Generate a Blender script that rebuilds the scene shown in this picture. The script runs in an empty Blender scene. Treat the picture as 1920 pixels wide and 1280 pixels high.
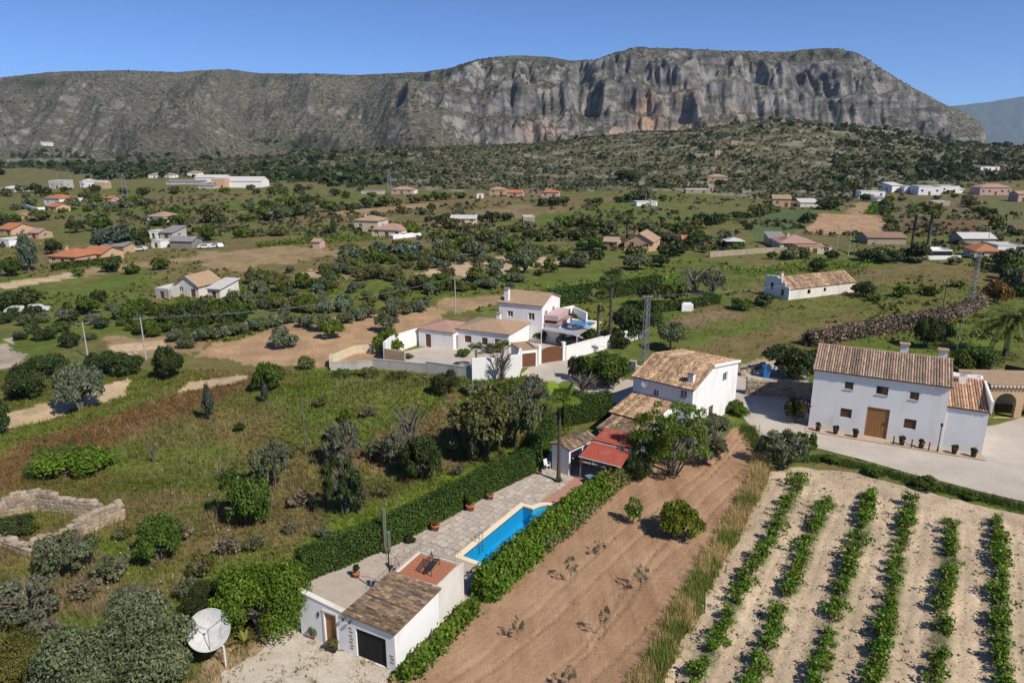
import bpy, bmesh, math, random
import numpy as np
from mathutils import Vector, Matrix
from mathutils.geometry import delaunay_2d_cdt

SC = bpy.context.scene
COL = SC.collection
# ---------------------------------------------------------------- camera
FPX, CAMZ, HORY = 1333.0, 31.0, 270.0          # focal length in photo pixels, drone height, horizon row
PITCH = math.atan((640 - HORY) / FPX)
CP, SP = math.cos(PITCH), math.sin(PITCH)
cam_d = bpy.data.cameras.new('camera')
cam_d.sensor_width = 36.0
cam_d.lens = 36.0 * FPX / 1920.0
cam_d.clip_start = 0.5
cam_d.clip_end = 40000
cam = bpy.data.objects.new('camera', cam_d)
COL.objects.link(cam)
cam.location = (0, 0, CAMZ)
cam.rotation_euler = (math.pi / 2 - PITCH, 0, 0)
SC.camera = cam
# ---------------------------------------------------------------- sky, sun, exposure
SUN_EL, SUN_H = math.radians(46), (0.73, -0.683)
world = bpy.data.worlds.new('World')
SC.world = world
world.use_nodes = True
_n = world.node_tree.nodes
_bg = _n['Background']
_sky = _n.new('ShaderNodeTexSky')
_sky.sky_type = 'NISHITA'
_sky.sun_disc = False
_sky.sun_elevation = SUN_EL
_sky.sun_rotation = math.atan2(SUN_H[0], SUN_H[1])
_sky.altitude = 50
_sky.air_density = 0.40
_sky.dust_density = 0.0
_sky.ozone_density = 10.0
world.node_tree.links.new(_sky.outputs[0], _bg.inputs[0])
_bg.inputs[1].default_value = 0.15
sun_d = bpy.data.lights.new('sun', 'SUN')
sun_d.energy = 4.9
sun_d.angle = math.radians(0.53)
sun_d.color = (1.0, 0.93, 0.83)
sun = bpy.data.objects.new('sun', sun_d)
COL.objects.link(sun)
sun.rotation_euler = Vector((-SUN_H[0] * math.cos(SUN_EL), -SUN_H[1] * math.cos(SUN_EL), -math.sin(SUN_EL))).to_track_quat('-Z', 'Y').to_euler()
sun.location = (200, -150, 300)
SC.view_settings.view_transform = 'Standard'
SC.view_settings.look = 'None'
SC.view_settings.exposure = 0.15
SC.view_settings.gamma = 1.0
SC.view_settings.use_curve_mapping = False
SC.render.engine = 'CYCLES'
SC.cycles.use_denoising = True
SC.cycles.max_bounces = 5
SC.cycles.diffuse_bounces = 3
SC.cycles.glossy_bounces = 2
SC.cycles.transmission_bounces = 3
SC.cycles.volume_bounces = 0
SC.cycles.transparent_max_bounces = 4

# ---------------------------------------------------------------- helpers: placing
def at(px, py, z=0.0):
    """where the sight line through a photo pixel meets height z"""
    cx, cy = (px - 960) / FPX, (640 - py) / FPX
    t = (z - CAMZ) / (-SP + cy * CP)
    return Vector((cx * t, (CP + cy * SP) * t, z))
def project(X, Y, Z):
    d = Y * CP - (Z - CAMZ) * SP
    return 960 + FPX * X / d, 640 - FPX * (Y * SP + (Z - CAMZ) * CP) / d
def pxm(Y, Z=0.0):
    return FPX / (Y * CP - (Z - CAMZ) * SP)

# ---------------------------------------------------------------- helpers: noise
def _hash(ix, iy, seed):
    h = (ix.astype(np.int64) * 374761393 + iy.astype(np.int64) * 668265263 + seed * 1442695041) & 0x7fffffff
    h = ((h ^ (h >> 13)) * 1274126177) & 0x7fffffff
    h = h ^ (h >> 16)
    return (h & 0xffff) / 65535.0
def vnoise(x, y, seed=0):
    x = np.asarray(x, float); y = np.asarray(y, float)
    ix, iy = np.floor(x), np.floor(y)
    fx, fy = x - ix, y - iy
    fx = fx * fx * (3 - 2 * fx); fy = fy * fy * (3 - 2 * fy)
    a = _hash(ix, iy, seed); b = _hash(ix + 1, iy, seed); c = _hash(ix, iy + 1, seed); d = _hash(ix + 1, iy + 1, seed)
    return (a + (b - a) * fx) * (1 - fy) + (c + (d - c) * fx) * fy
def fbm(x, y, seed=0, oct=4, gain=0.5):
    s, a, t = 0, 1.0, 0
    for k in range(oct):
        s = s + a * vnoise(x * 2 ** k, y * 2 ** k, seed + 17 * k); t += a; a *= gain
    return s / t
def ridged(x, y, seed=0, oct=4):
    s, a, t = 0, 1.0, 0
    for k in range(oct):
        s = s + a * (1 - np.abs(2 * vnoise(x * 2 ** k, y * 2 ** k, seed + 31 * k) - 1)); t += a; a *= 0.5
    return s / t
def inpoly(x, y, poly):
    x = np.asarray(x, float); y = np.asarray(y, float)
    r = np.zeros(x.shape, bool)
    n = len(poly)
    for i in range(n):
        x0, y0 = poly[i][0], poly[i][1]; x1, y1 = poly[(i + 1) % n][0], poly[(i + 1) % n][1]
        if y0 == y1: continue
        c = ((y0 > y) != (y1 > y)) & (x < (x1 - x0) * (y - y0) / (y1 - y0) + x0)
        r ^= c
    return r
def P(*pts):
    return [(v.x, v.y) for v in (at(*p) for p in pts)]
def smooth(a, b, x):
    t = np.clip((x - a) / (b - a), 0, 1)
    return t * t * (3 - 2 * t)

# ---------------------------------------------------------------- helpers: materials
MATS = {}
def _base(name):
    m = bpy.data.materials.new(name); m.use_nodes = True
    MATS[name] = m
    t = m.node_tree
    return m, t.nodes, t.links, t.nodes['Principled BSDF']
def _math(n, l, op, a, b):
    x = n.new('ShaderNodeMath'); x.operation = op
    for i, v in enumerate((a, b)):
        if isinstance(v, (int, float)): x.inputs[i].default_value = v
        else: l.new(v, x.inputs[i])
    return x.outputs[0]
def _mix(n, l, fac, a, b, blend='MIX'):
    x = n.new('ShaderNodeMix'); x.data_type = 'RGBA'; x.blend_type = blend
    for i, v in ((0, fac), (6, a), (7, b)):
        if isinstance(v, (int, float)): x.inputs[i].default_value = v
        elif isinstance(v, tuple): x.inputs[i].default_value = (*v, 1) if len(v) == 3 else v
        else: l.new(v, x.inputs[i])
    return x.outputs[2]
def _noise(n, l, scale, detail=4, rough=0.55, vec=None, dist=0.0):
    x = n.new('ShaderNodeTexNoise'); x.inputs['Scale'].default_value = scale
    x.inputs['Detail'].default_value = detail; x.inputs['Roughness'].default_value = rough; x.inputs['Distortion'].default_value = dist
    if vec is not None: l.new(vec, x.inputs['Vector'])
    return x.outputs['Fac']
def _ramp(n, l, fac, stops):
    x = n.new('ShaderNodeValToRGB'); l.new(fac, x.inputs[0])
    e = x.color_ramp.elements
    while len(e) < len(stops): e.new(0.5)
    for q, (p, c) in zip(e, stops): q.position = p; q.color = (*c, 1) if len(c) == 3 else c
    return x.outputs[0]
def _step(n, l, fac, a, b):
    x = n.new('ShaderNodeMapRange'); x.inputs[1].default_value = a; x.inputs[2].default_value = b
    l.new(fac, x.inputs[0]); return x.outputs[0]
def _coord(n, l, scale=(1, 1, 1), rot=(0, 0, 0)):
    c = n.new('ShaderNodeTexCoord'); m = n.new('ShaderNodeMapping')
    m.inputs['Scale'].default_value = scale; m.inputs['Rotation'].default_value = rot
    l.new(c.outputs['Object'], m.inputs[0]); return m.outputs[0]
def _bump(n, l, b, h, strength=0.4, dist=0.05):
    x = n.new('ShaderNodeBump'); x.inputs['Strength'].default_value = strength; x.inputs['Distance'].default_value = dist
    l.new(h, x.inputs['Height']); l.new(x.outputs[0], b.inputs['Normal'])
def mat(name, c, c2=None, scale=3.0, rough=0.85, bump=0.3, dist=0.03, metal=0.0, spec=0.3, stain=None, sscale=0.5, fine=18.0, sp=0.72):
    """matt surface: two tones mixed by noise, fine speckle, optional stains, fine relief"""
    if name in MATS: return MATS[name]
    m, n, l, b = _base(name)
    c2 = c2 or tuple(v * 0.8 for v in c)
    v = _coord(n, l)
    f = _step(n, l, _noise(n, l, scale, 5, 0.6, v), 0.32, 0.68)
    col = _mix(n, l, f, c, c2)
    g = _noise(n, l, scale * fine / 3, 3, 0.6, v)
    col = _mix(n, l, _step(n, l, g, 0.2, 0.8), col, _mix(n, l, 1.0, col, (sp, sp, sp), 'MULTIPLY'))
    if stain:
        st = _step(n, l, _noise(n, l, sscale, 6, 0.65, _coord(n, l, (1, 1, 0.35))), 0.52, 0.72)
        col = _mix(n, l, st, col, stain)
    l.new(col, b.inputs['Base Color'])
    b.inputs['Roughness'].default_value = rough; b.inputs['Metallic'].default_value = metal
    b.inputs['Specular IOR Level'].default_value = spec
    if bump: _bump(n, l, b, g, bump, dist)
    return m
def leafmat(name, dark, light, trans=0.3, rough=0.55, vary=0.3):
    """foliage: tone per leaf (lv) and per plant, thin leaf passing some light"""
    if name in MATS: return MATS[name]
    m, n, l, b = _base(name)
    a = n.new('ShaderNodeAttribute'); a.attribute_name = 'lv'
    col = _ramp(n, l, a.outputs['Fac'], [(0.0, dark), (0.6, tuple((d + q) / 2 for d, q in zip(dark, light))), (1.0, light)])
    oi = n.new('ShaderNodeObjectInfo')
    h = n.new('ShaderNodeHueSaturation')
    l.new(_math(n, l, 'ADD', _math(n, l, 'MULTIPLY', oi.outputs['Random'], vary), 1 - vary / 2), h.inputs['Value'])
    l.new(_math(n, l, 'ADD', _math(n, l, 'MULTIPLY', oi.outputs['Random'], 0.03), 0.485), h.inputs['Hue'])
    l.new(col, h.inputs['Color'])
    l.new(h.outputs[0], b.inputs['Base Color'])
    b.inputs['Roughness'].default_value = rough; b.inputs['Specular IOR Level'].default_value = 0.25
    tr = n.new('ShaderNodeBsdfTranslucent'); l.new(h.outputs[0], tr.inputs['Color'])
    mx = n.new('ShaderNodeMixShader'); mx.inputs[0].default_value = trans
    l.new(b.outputs[0], mx.inputs[1]); l.new(tr.outputs[0], mx.inputs[2])
    l.new(mx.outputs[0], n['Material Output'].inputs['Surface'])
    return m
def attrmat(name, scale=6.0, amt=0.35, rough=0.9, bump=0.5, dist=0.05, trans=0.0, big=0.3, attr='Col'):
    """surface whose own colour is stored per vertex, broken up by noise"""
    m, n, l, b = _base(name)
    a = n.new('ShaderNodeAttribute'); a.attribute_name = attr
    v = _coord(n, l)
    f = _noise(n, l, scale, 6, 0.65, v)
    g = _noise(n, l, big, 4, 0.6, v)
    k = _math(n, l, 'ADD', _math(n, l, 'MULTIPLY', _step(n, l, f, 0.25, 0.75), amt), 1 - amt / 2)
    k = _math(n, l, 'MULTIPLY', k, _math(n, l, 'ADD', _math(n, l, 'MULTIPLY', _step(n, l, g, 0.3, 0.7), 0.3), 0.85))
    h = n.new('ShaderNodeHueSaturation'); l.new(a.outputs['Color'], h.inputs['Color']); l.new(k, h.inputs['Value'])
    l.new(h.outputs[0], b.inputs['Base Color']); b.inputs['Roughness'].default_value = rough
    b.inputs['Specular IOR Level'].default_value = 0.15
    if bump: _bump(n, l, b, f, bump, dist)
    if trans:
        tr = n.new('ShaderNodeBsdfTranslucent'); l.new(h.outputs[0], tr.inputs['Color'])
        mx = n.new('ShaderNodeMixShader'); mx.inputs[0].default_value = trans
        l.new(b.outputs[0], mx.inputs[1]); l.new(tr.outputs[0], mx.inputs[2]); l.new(mx.outputs[0], n['Material Output'].inputs['Surface'])
    return m

# ---------------------------------------------------------------- helpers: meshes and tagging
def tag(o, label=None, cat=None, group=None, kind=None):
    if label: o['label'] = label
    if cat: o['category'] = cat
    if group: o['group'] = group
    if kind: o['kind'] = kind
    return o
def mk(name, V, Fc, m, parent=None, smooth_=False, lv=None, colr=None):
    me = bpy.data.meshes.new(name)
    V = np.asarray(V, np.float32); Fc = np.asarray(Fc) if not isinstance(Fc, list) else Fc
    if isinstance(Fc, np.ndarray):
        k = Fc.shape[1]; nf = len(Fc)
        me.vertices.add(len(V)); me.vertices.foreach_set('co', V.ravel())
        me.loops.add(nf * k); me.loops.foreach_set('vertex_index', Fc.astype(np.int32).ravel())
        me.polygons.add(nf); me.polygons.foreach_set('loop_start', np.arange(0, nf * k, k, dtype=np.int32))
        me.update(calc_edges=True)
    else:
        me.from_pydata([tuple(map(float, v)) for v in V], [], Fc); me.update()
    if lv is not None:
        a = me.attributes.new('lv', 'FLOAT', 'POINT'); a.data.foreach_set('value', np.asarray(lv, np.float32))
    if colr is not None:
        a = me.attributes.new('Col', 'FLOAT_COLOR', 'POINT')
        c = np.ones((len(V), 4), np.float32); c[:, :3] = colr; a.data.foreach_set('color', c.ravel())
    if smooth_: me.polygons.foreach_set('use_smooth', np.ones(len(me.polygons), bool))
    me.materials.append(m)
    o = bpy.data.objects.new(name, me); COL.objects.link(o)
    if parent is not None: o.parent = parent
    return o
def inst(name, mesh, parent=None, m=None):
    o = bpy.data.objects.new(name, mesh); COL.objects.link(o)
    if parent is not None: o.parent = parent
    if m is not None:
        o.material_slots[0].link = 'OBJECT'; o.material_slots[0].material = m
    return o
def empty(name, loc, rz=0.0):
    o = bpy.data.objects.new(name, None); COL.objects.link(o)
    o.location = loc; o.rotation_euler = (0, 0, rz); o.empty_display_size = 0.3
    return o
class MB:
    def __init__(s): s.v, s.f = [], []
    def add(s, V, Fc):
        b = len(s.v); s.v += [tuple(p) for p in V]; s.f += [tuple(i + b for i in q) for q in Fc]; return s
    def box(s, x0, x1, y0, y1, z0, z1):
        return s.add([(x0, y0, z0), (x1, y0, z0), (x1, y1, z0), (x0, y1, z0), (x0, y0, z1), (x1, y0, z1), (x1, y1, z1), (x0, y1, z1)],
                     [(3, 2, 1, 0), (4, 5, 6, 7), (0, 1, 5, 4), (1, 2, 6, 5), (2, 3, 7, 6), (3, 0, 4, 7)])
    def tube(s, p0, p1, r0, r1=None, n=8, cap=True):
        r1 = r0 if r1 is None else r1
        p0, p1 = Vector(p0), Vector(p1); d = (p1 - p0).normalized()
        a = d.orthogonal().normalized(); b = d.cross(a)
        V = []
        for p, r in ((p0, r0), (p1, r1)):
            for k in range(n):
                t = 2 * math.pi * k / n; V.append(p + a * (r * math.cos(t)) + b * (r * math.sin(t)))
        Fc = [(k, (k + 1) % n, n + (k + 1) % n, n + k) for k in range(n)]
        if cap: Fc += [tuple(range(n - 1, -1, -1)), tuple(range(n, 2 * n))]
        return s.add(V, Fc)
    def path(s, pts, r, n=6):
        for i in range(len(pts) - 1):
            ra = r[i] if isinstance(r, (list, tuple)) else r; rb = r[i + 1] if isinstance(r, (list, tuple)) else r
            s.tube(pts[i], pts[i + 1], ra, rb, n, False)
        return s
    def prism(s, poly, z0, z1):
        n = len(poly); V = [(x, y, z0) for x, y in poly] + [(x, y, z1) for x, y in poly]
        return s.add(V, [tuple(range(n - 1, -1, -1)), tuple(range(n, 2 * n))] + [(k, (k + 1) % n, n + (k + 1) % n, n + k) for k in range(n)])
    def lathe(s, prof, n=14, c=(0, 0)):
        V = [(c[0] + r * math.cos(2 * math.pi * k / n), c[1] + r * math.sin(2 * math.pi * k / n), z) for r, z in prof for k in range(n)]
        Fc = [(j * n + k, j * n + (k + 1) % n, (j + 1) * n + (k + 1) % n, (j + 1) * n + k) for j in range(len(prof) - 1) for k in range(n)]
        return s.add(V, Fc)
    def build(s, name, m, parent=None, smooth_=False):
        return mk(name, s.v, s.f, m, parent, smooth_)
def poly_tri(outline, holes=(), extra=()):
    """triangles of a polygon with holes (and optional inner points)"""
    vs, es = [], []
    for loop in [outline] + list(holes):
        b = len(vs); vs += [Vector((p[0], p[1])) for p in loop]; es += [(b + k, b + (k + 1) % len(loop)) for k in range(len(loop))]
    vs += [Vector((p[0], p[1])) for p in extra]
    V, E, T, *_ = delaunay_2d_cdt(vs, es, [], 0, 1e-5)
    V = np.array([(v.x, v.y) for v in V]); T = np.array([t for t in T if len(t) == 3])
    c = V[T].mean(1)
    k = inpoly(c[:, 0], c[:, 1], outline)
    for h in holes: k &= ~inpoly(c[:, 0], c[:, 1], h)
    return V, T[k]
RNG = np.random.default_rng(7)
random.seed(7)
# ================================================================ SETTING: terrain
def gz(x, y):
    x = np.asarray(x, float); y = np.asarray(y, float)
    d = (x + 14.95) * -0.714 + (y - 45.8) * 0.70                  # distance beyond the cypress hedge
    wild = smooth(1.0, 8.0, d) * (1 - smooth(84, 92, y) * smooth(-34, -26, x) * (1 - smooth(132, 150, y)))
    z = 0.5 * (fbm(x / 9, y / 9, 3) - 0.5) * wild
    z = z + 2.1 * np.exp(-((x + 17) / 17) ** 2 - ((y - 84.5) / 8.5) ** 2) * wild
    z = z + 2.2 * (fbm(x / 70, y / 70, 5, 3) - 0.5) * smooth(150, 260, np.hypot(x, y))
    hill = 54 * np.exp(-((x - 345) / 270) ** 2 - ((y - 1010) / 300) ** 2)
    hill = hill + 22 * np.exp(-((x + 120) / 330) ** 2 - ((y - 1120) / 260) ** 2)
    hill = hill + 27 * np.exp(-((x - 860) / 260) ** 2 - ((y - 1010) / 210) ** 2)
    z = z + hill * (0.82 + 0.36 * fbm(x / 90, y / 90, 9))
    return z
def gzs(x, y): return float(gz(np.array([x]), np.array([y]))[0])
def on(px, py, up=0.0):
    """ground point seen at a photo pixel"""
    if py > 400:
        z = 0.0
        for _ in range(4):
            v = at(px, py, z); z = gzs(v.x, v.y)
        return Vector((v.x, v.y, z + up))
    cx, cy = (px - 960) / FPX, (640 - py) / FPX
    t = np.linspace(200, 1500, 2600); x, y, z = cx * t, (CP + cy * SP) * t, CAMZ + (-SP + cy * CP) * t
    k = np.nonzero(z <= gz(x, y))[0]; k = k[0] if len(k) else 2000
    return Vector((x[k], y[k], gzs(x[k], y[k]) + up))

G1, G2, G3 = (0.096, 0.130, 0.022), (0.122, 0.126, 0.034), (0.050, 0.070, 0.022)
BRN, RED, TAN = (0.165, 0.122, 0.054), (0.150, 0.090, 0.042), (0.30, 0.215, 0.115)
SOIL, PALE, CREAM = (0.40, 0.255, 0.150), (0.52, 0.385, 0.245), (0.58, 0.50, 0.40)
SCRUB = (0.092, 0.086, 0.046)
PATCHES = [   # field patchwork: outline in photo pixels, colour, how ragged the edge is
    ([(0, 470), (480, 440), (830, 440), (830, 470), (560, 520), (430, 520), (330, 560), (180, 580), (330, 520), (0, 520)], BRN, 1),
    ([(340, 480), (560, 462), (700, 470), (420, 510)], TAN, 1.4),
    ([(0, 410), (240, 402), (560, 388), (760, 372), (560, 372), (300, 385), (0, 392)], G1, .6),
    ([(240, 378), (460, 358), (480, 368), (270, 388)], BRN, .6),
    ([(20, 402), (60, 392), (92, 402), (30, 412)], SOIL, .6),
    ([(560, 385), (960, 360), (1060, 366), (820, 400), (560, 420)], BRN, .8),
    ([(600, 395), (800, 380), (830, 386), (640, 404)], TAN, .8),
    ([(790, 418), (960, 385), (1090, 388), (960, 410), (830, 428)], (0.22, 0.155, 0.085), .8),
    ([(960, 420), (1110, 385), (1290, 365), (1460, 380), (1420, 410), (1240, 425), (1060, 428)], G1, .8),
    ([(1150, 400), (1300, 372), (1440, 380), (1380, 400)], (0.13, 0.125, 0.045), 1),
    ([(1400, 446), (1440, 390), (1530, 390), (1500, 430), (1440, 446)], (0.075, 0.115, 0.040), .4),
    ([(1508, 434), (1540, 402), (1668, 405), (1662, 440), (1560, 440)], SOIL, .25),
    ([(1580, 402), (1600, 380), (1662, 382), (1668, 404)], TAN, .3),
    ([(1626, 404), (1646, 381), (1660, 381), (1648, 405)], G1, .15),
    ([(1676, 440), (1672, 382), (1812, 384), (1866, 446)], (0.135, 0.112, 0.058), .4),
    ([(1690, 420), (1840, 415), (1860, 442), (1680, 440)], RED, .8),
    ([(1822, 380), (1925, 372), (1925, 425), (1880, 420)], (0.12, 0.125, 0.05), .4),
    ([(1000, 400), (960, 392), (1130, 372), (1140, 380)], BRN, .7),
    # middle ground
    ([(0, 530), (140, 512), (145, 520), (0, 542)], PALE, .3), ([(140, 508), (470, 468), (475, 472), (150, 520)], TAN, .3),
    ([(0, 545), (230, 540), (300, 560), (180, 580), (0, 575)], G1, 1.4),
    ([(220, 520), (260, 505), (300, 510), (230, 545), (200, 545)], G1, 1.0),
    ([(800, 500), (930, 478), (1040, 484), (1036, 500), (880, 515), (800, 520)], PALE, 1.1),
    ([(540, 515), (600, 505), (620, 515), (560, 530)], PALE, 1.2), ([(560, 520), (700, 505), (690, 512), (570, 535)], TAN, 1),
    ([(820, 560), (980, 548), (1130, 527), (1132, 542), (985, 562), (870, 585), (800, 590), (815, 580)], (0.34, 0.23, 0.13), .6),
    ([(985, 545), (1130, 515), (1300, 505), (1400, 490), (1420, 520), (1200, 545), (1100, 555)], G1, .8),
    ([(1340, 505), (1640, 490), (1640, 512), (1400, 525)], (0.11, 0.14, 0.03), .6),
    ([(1400, 520), (1640, 500), (1900, 495), (1900, 530), (1600, 530)], BRN, 1),
    ([(1440, 522), (1620, 505), (1640, 512), (1500, 530)], RED, .8),
    ([(1240, 665), (1280, 600), (1420, 575), (1640, 550), (1870, 530), (1860, 560), (1540, 640), (1450, 700), (1390, 690)], G2, .6),
    ([(1250, 600), (1330, 582), (1420, 590), (1260, 620)], (0.21, 0.15, 0.08), .8),
    ([(1290, 660), (1420, 620), (1640, 585), (1640, 605), (1500, 640), (1400, 672), (1330, 672)], BRN, 1.2),
    ([(1250, 640), (1340, 612), (1460, 600), (1440, 618), (1300, 650)], G1, 1),
    ([(370, 668), (385, 640), (430, 640), (560, 598), (700, 588), (815, 575), (840, 600), (780, 640), (730, 668), (620, 690), (500, 686)], SOIL, .5),
    ([(190, 640), (300, 635), (370, 640), (360, 665), (200, 668)], (0.30, 0.205, 0.12), .8),
    ([(200, 650), (300, 640), (305, 655), (210, 668)], PALE, .5),
    ([(-40, 640), (40, 636), (50, 668), (0, 690), (-40, 700)], (0.40, 0.33, 0.26), .8),
    ([(0, 600), (430, 575), (560, 600), (370, 640), (0, 625)], G1, 1.6),
    # near meadow
    ([(-80, 950), (-80, 880), (150, 800), (300, 752), (470, 705), (560, 690), (475, 728), (330, 785), (150, 855), (0, 930)], RED, .45),
    ([(-40, 810), (20, 770), (110, 748), (200, 720), (238, 716), (232, 742), (130, 770), (0, 812)], PALE, .6),
    ([(338, 742), (356, 722), (470, 702), (474, 714), (400, 736)], PALE, .45),
    ([(70, 840), (150, 825), (205, 850), (170, 885), (80, 890)], (0.05, 0.095, 0.018), 1),
    ([(560, 700), (700, 686), (880, 712), (860, 740), (700, 745), (590, 735)], G1, 1.2),
    ([(600, 985), (780, 905), (940, 840), (1020, 820), (1020, 850), (820, 950), (590, 1060), (540, 1040)], (0.125, 0.175, 0.024), .6),
    ([(330, 1120), (440, 1060), (480, 1090), (360, 1170)], (0.10, 0.145, 0.022), .8),
    ([(0, 1180), (120, 1130), (130, 1200), (60, 1290), (0, 1290)], (0.085, 0.125, 0.02), .8),
    ([(40, 1080), (180, 1020), (260, 1060), (230, 1120), (120, 1150), (40, 1150)], (0.175, 0.13, 0.075), 1.2),
    ([(380, 1060), (400, 960), (470, 920), (560, 900), (600, 960), (520, 1040)], (0.165, 0.125, 0.06), 1.4),
    ([(640, 860), (760, 800), (860, 760), (880, 800), (740, 880)], (0.17, 0.115, 0.058), 1.4),
    ([(180, 930), (330, 900), (420, 930), (300, 960)], (0.16, 0.125, 0.06), 1.4),
    ([(360, 1300), (400, 1250), (450, 1215), (560, 1160), (580, 1190), (500, 1300)], (0.30, 0.22, 0.14), .7),
    ([(1215, 1270), (1260, 1180), (1330, 1060), (1410, 930), (1436, 870), (1462, 880), (1430, 950), (1350, 1090), (1280, 1230)], (0.17, 0.145, 0.065), .3),
    ([(1400, 850), (1440, 862), (1560, 870), (1720, 905), (1930, 960), (1930, 940), (1720, 885), (1560, 840), (1440, 820)], (0.10, 0.125, 0.03), .3),
    ([(1420, 735), (1390, 690), (1450, 672), (1520, 690), (1520, 780), (1470, 790)], (0.45, 0.38, 0.29), .3),
    ([(1380, 690), (1440, 668), (1446, 678), (1390, 705)], (0.36, 0.29, 0.2), .3),
    ([(1840, 690), (1930, 690), (1930, 740), (1850, 735)], TAN, .4),
]
PATCHW = [(P(*p), c, j) for p, c, j in PATCHES]
def gcol(x, y):
    x = np.asarray(x, float); y = np.asarray(y, float)
    r = np.hypot(x, y)
    a = fbm(x / 22, y / 22, 11); b = fbm(x / 5.5, y / 5.5, 23); e = fbm(x / 1.7, y / 1.7, 29, 3)
    c = np.empty(x.shape + (3,))
    t = smooth(0.44, 0.70, 0.55 * a + 0.45 * b)[..., None] * 0.85
    c[:] = np.array(G1) * (1 - t) + np.array(BRN) * t
    u = smooth(0.52, 0.72, fbm(x / 9, y / 9, 41))[..., None]
    c = c * (1 - 0.7 * u) + np.array(G2) * 0.7 * u
    far = smooth(180, 320, r)[..., None]
    s1 = fbm(x / 90, y / 26, 51)
    fc = np.array(G2) * (1 - smooth(.4, .65, s1)[..., None]) + np.array((0.15, 0.118, 0.055)) * smooth(.4, .65, s1)[..., None]
    c = c * (1 - far) + fc * far
    wx = (fbm(x / 6, y / 6, 61) - 0.5); wy = (fbm(x / 6, y / 6, 67) - 0.5)
    bx = (fbm(x / 1.6, y / 1.6, 71) - 0.5); by = (fbm(x / 1.6, y / 1.6, 73) - 0.5)
    for poly, pc, j in PATCHW:
        k = inpoly(x + j * (5 * wx + 1.6 * bx) * np.maximum(1, r / 90), y + j * (5 * wy + 1.6 * by) * np.maximum(1, r / 60), poly)
        mixw = 0.88 if j < 1 else 0.75
        c[k] = c[k] * (1 - mixw) + np.array(pc) * mixw
    # scrub hill
    pxx, pyy = project(x, y, gz(x, y))
    low = np.interp(pxx, [-200, 0, 150, 300, 480, 600, 700, 760, 1000, 1280, 1420, 1560, 1700, 1920], [306, 308, 326, 334, 336, 338, 346, 352, 362, 356, 374, 384, 350, 338])
    k = (pyy < low + 8 * (fbm(x / 40, y / 40, 81) - 0.5) * 2) & (y > 250)
    sc = np.array(SCRUB)[None] * (0.7 + 0.9 * fbm(x / 12, y / 12, 83)[k][:, None])
    rk = smooth(0.52, 0.66, fbm(x / 9, y / 14, 87)[k])[:, None]
    c[k] = sc * (1 - 0.55 * rk) + np.array((0.30, 0.265, 0.20)) * 0.55 * rk
    c *= (0.72 + 0.56 * e)[..., None]
    return c

# surfaces laid over the terrain ------------------------------------------------
FRONT_O, FRONT_D = Vector((-13.71, 39.77)), Vector((0.8895, -0.457))
GARDEN = [(-14.4, 40.1), (-10.3, 38.1), (-2.7, 44.0), (0.6, 47.6), (6.6, 56.6), (11.8, 63.0), (14.5, 70.0), (7.2, 73.5), (4.2, 70.6), (2.5, 64.0),
          (-1.95, 59.2), (-5.9, 54.5), (-10.1, 50.0), (-15.0, 46.2)]
FIELD = P((700, 1420), (735, 1268), (850, 1172), (1000, 1050), (1090, 968), (1190, 893), (1240, 868), (1330, 838), (1385, 800), (1404, 792), (1424, 832), (1432, 876),
          (1402, 950), (1330, 1075), (1255, 1190), (1205, 1290), (1150, 1420))
VINEYARD = P((1440, 884), (1500, 876), (1600, 889), (1700, 913), (1800, 940), (1925, 968), (2100, 1010), (2250, 1420), (1170, 1420), (1262, 1240), (1335, 1100), (1405, 962))
ROADP = P((975, 703), (990, 690), (1005, 683), (1062, 674), (1075, 684), (1100, 697), (1190, 715), (1392, 702), (1440, 684), (1475, 690), (1440, 702), (1420, 722), (1475, 742), (1520, 765), (1700, 805),
          (1850, 800), (1930, 778), (2200, 790), (2200, 1020), (1925, 942), (1700, 886), (1540, 842), (1440, 822), (1412, 812), (1392, 778), (1375, 760), (1180, 772), (1110, 740), (1040, 722))
FORECOURT = P((395, 1300), (420, 1262), (470, 1225), (540, 1176), (568, 1186), (650, 1220), (742, 1258), (715, 1300), (690, 1430), (340, 1430))
POOL_O, POOL_A = Vector((-3.9, 49.0)), math.atan2(0.852, 0.524)
pu, pv = Vector((math.cos(POOL_A), math.sin(POOL_A))), Vector((math.sin(POOL_A), -math.cos(POOL_A)))    # along the pool, across it
def pool_pt(a, b): return POOL_O + pu * a + pv * b
def _arc(c, r, a0, a1, n): return [(c[0] + r * math.cos(a0 + (a1 - a0) * k / n), c[1] + r * math.sin(a0 + (a1 - a0) * k / n)) for k in range(n + 1)]
_bay = [(9.3 + 1.35 * math.sin(math.pi * k / 8) ** 0.7 if 0 < k < 8 else 9.3, 1.0 + 1.7 * k / 8) for k in range(9)]
POOL_L = [(0, 0), (9.3, 0)] + _bay + [(9.3, 3.0), (0, 3.0)]
POOL = [tuple(pool_pt(a, b)) for a, b in POOL_L]
_cx = sum(p[0] for p in POOL_L) / len(POOL_L)
POOL_OUT_L = [(-0.45, -0.45), (9.75, -0.45), (9.75, 0.62)] + [(9.3 + (1.35 * math.sin(math.pi * k / 8) ** 0.7 + 0.42), 0.62 + 2.46 * k / 8) for k in range(1, 8)] + [(9.75, 3.08), (9.75, 3.35), (-0.45, 3.35)]
POOL_OUT = [tuple(pool_pt(a, b)) for a, b in POOL_OUT_L]

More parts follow.
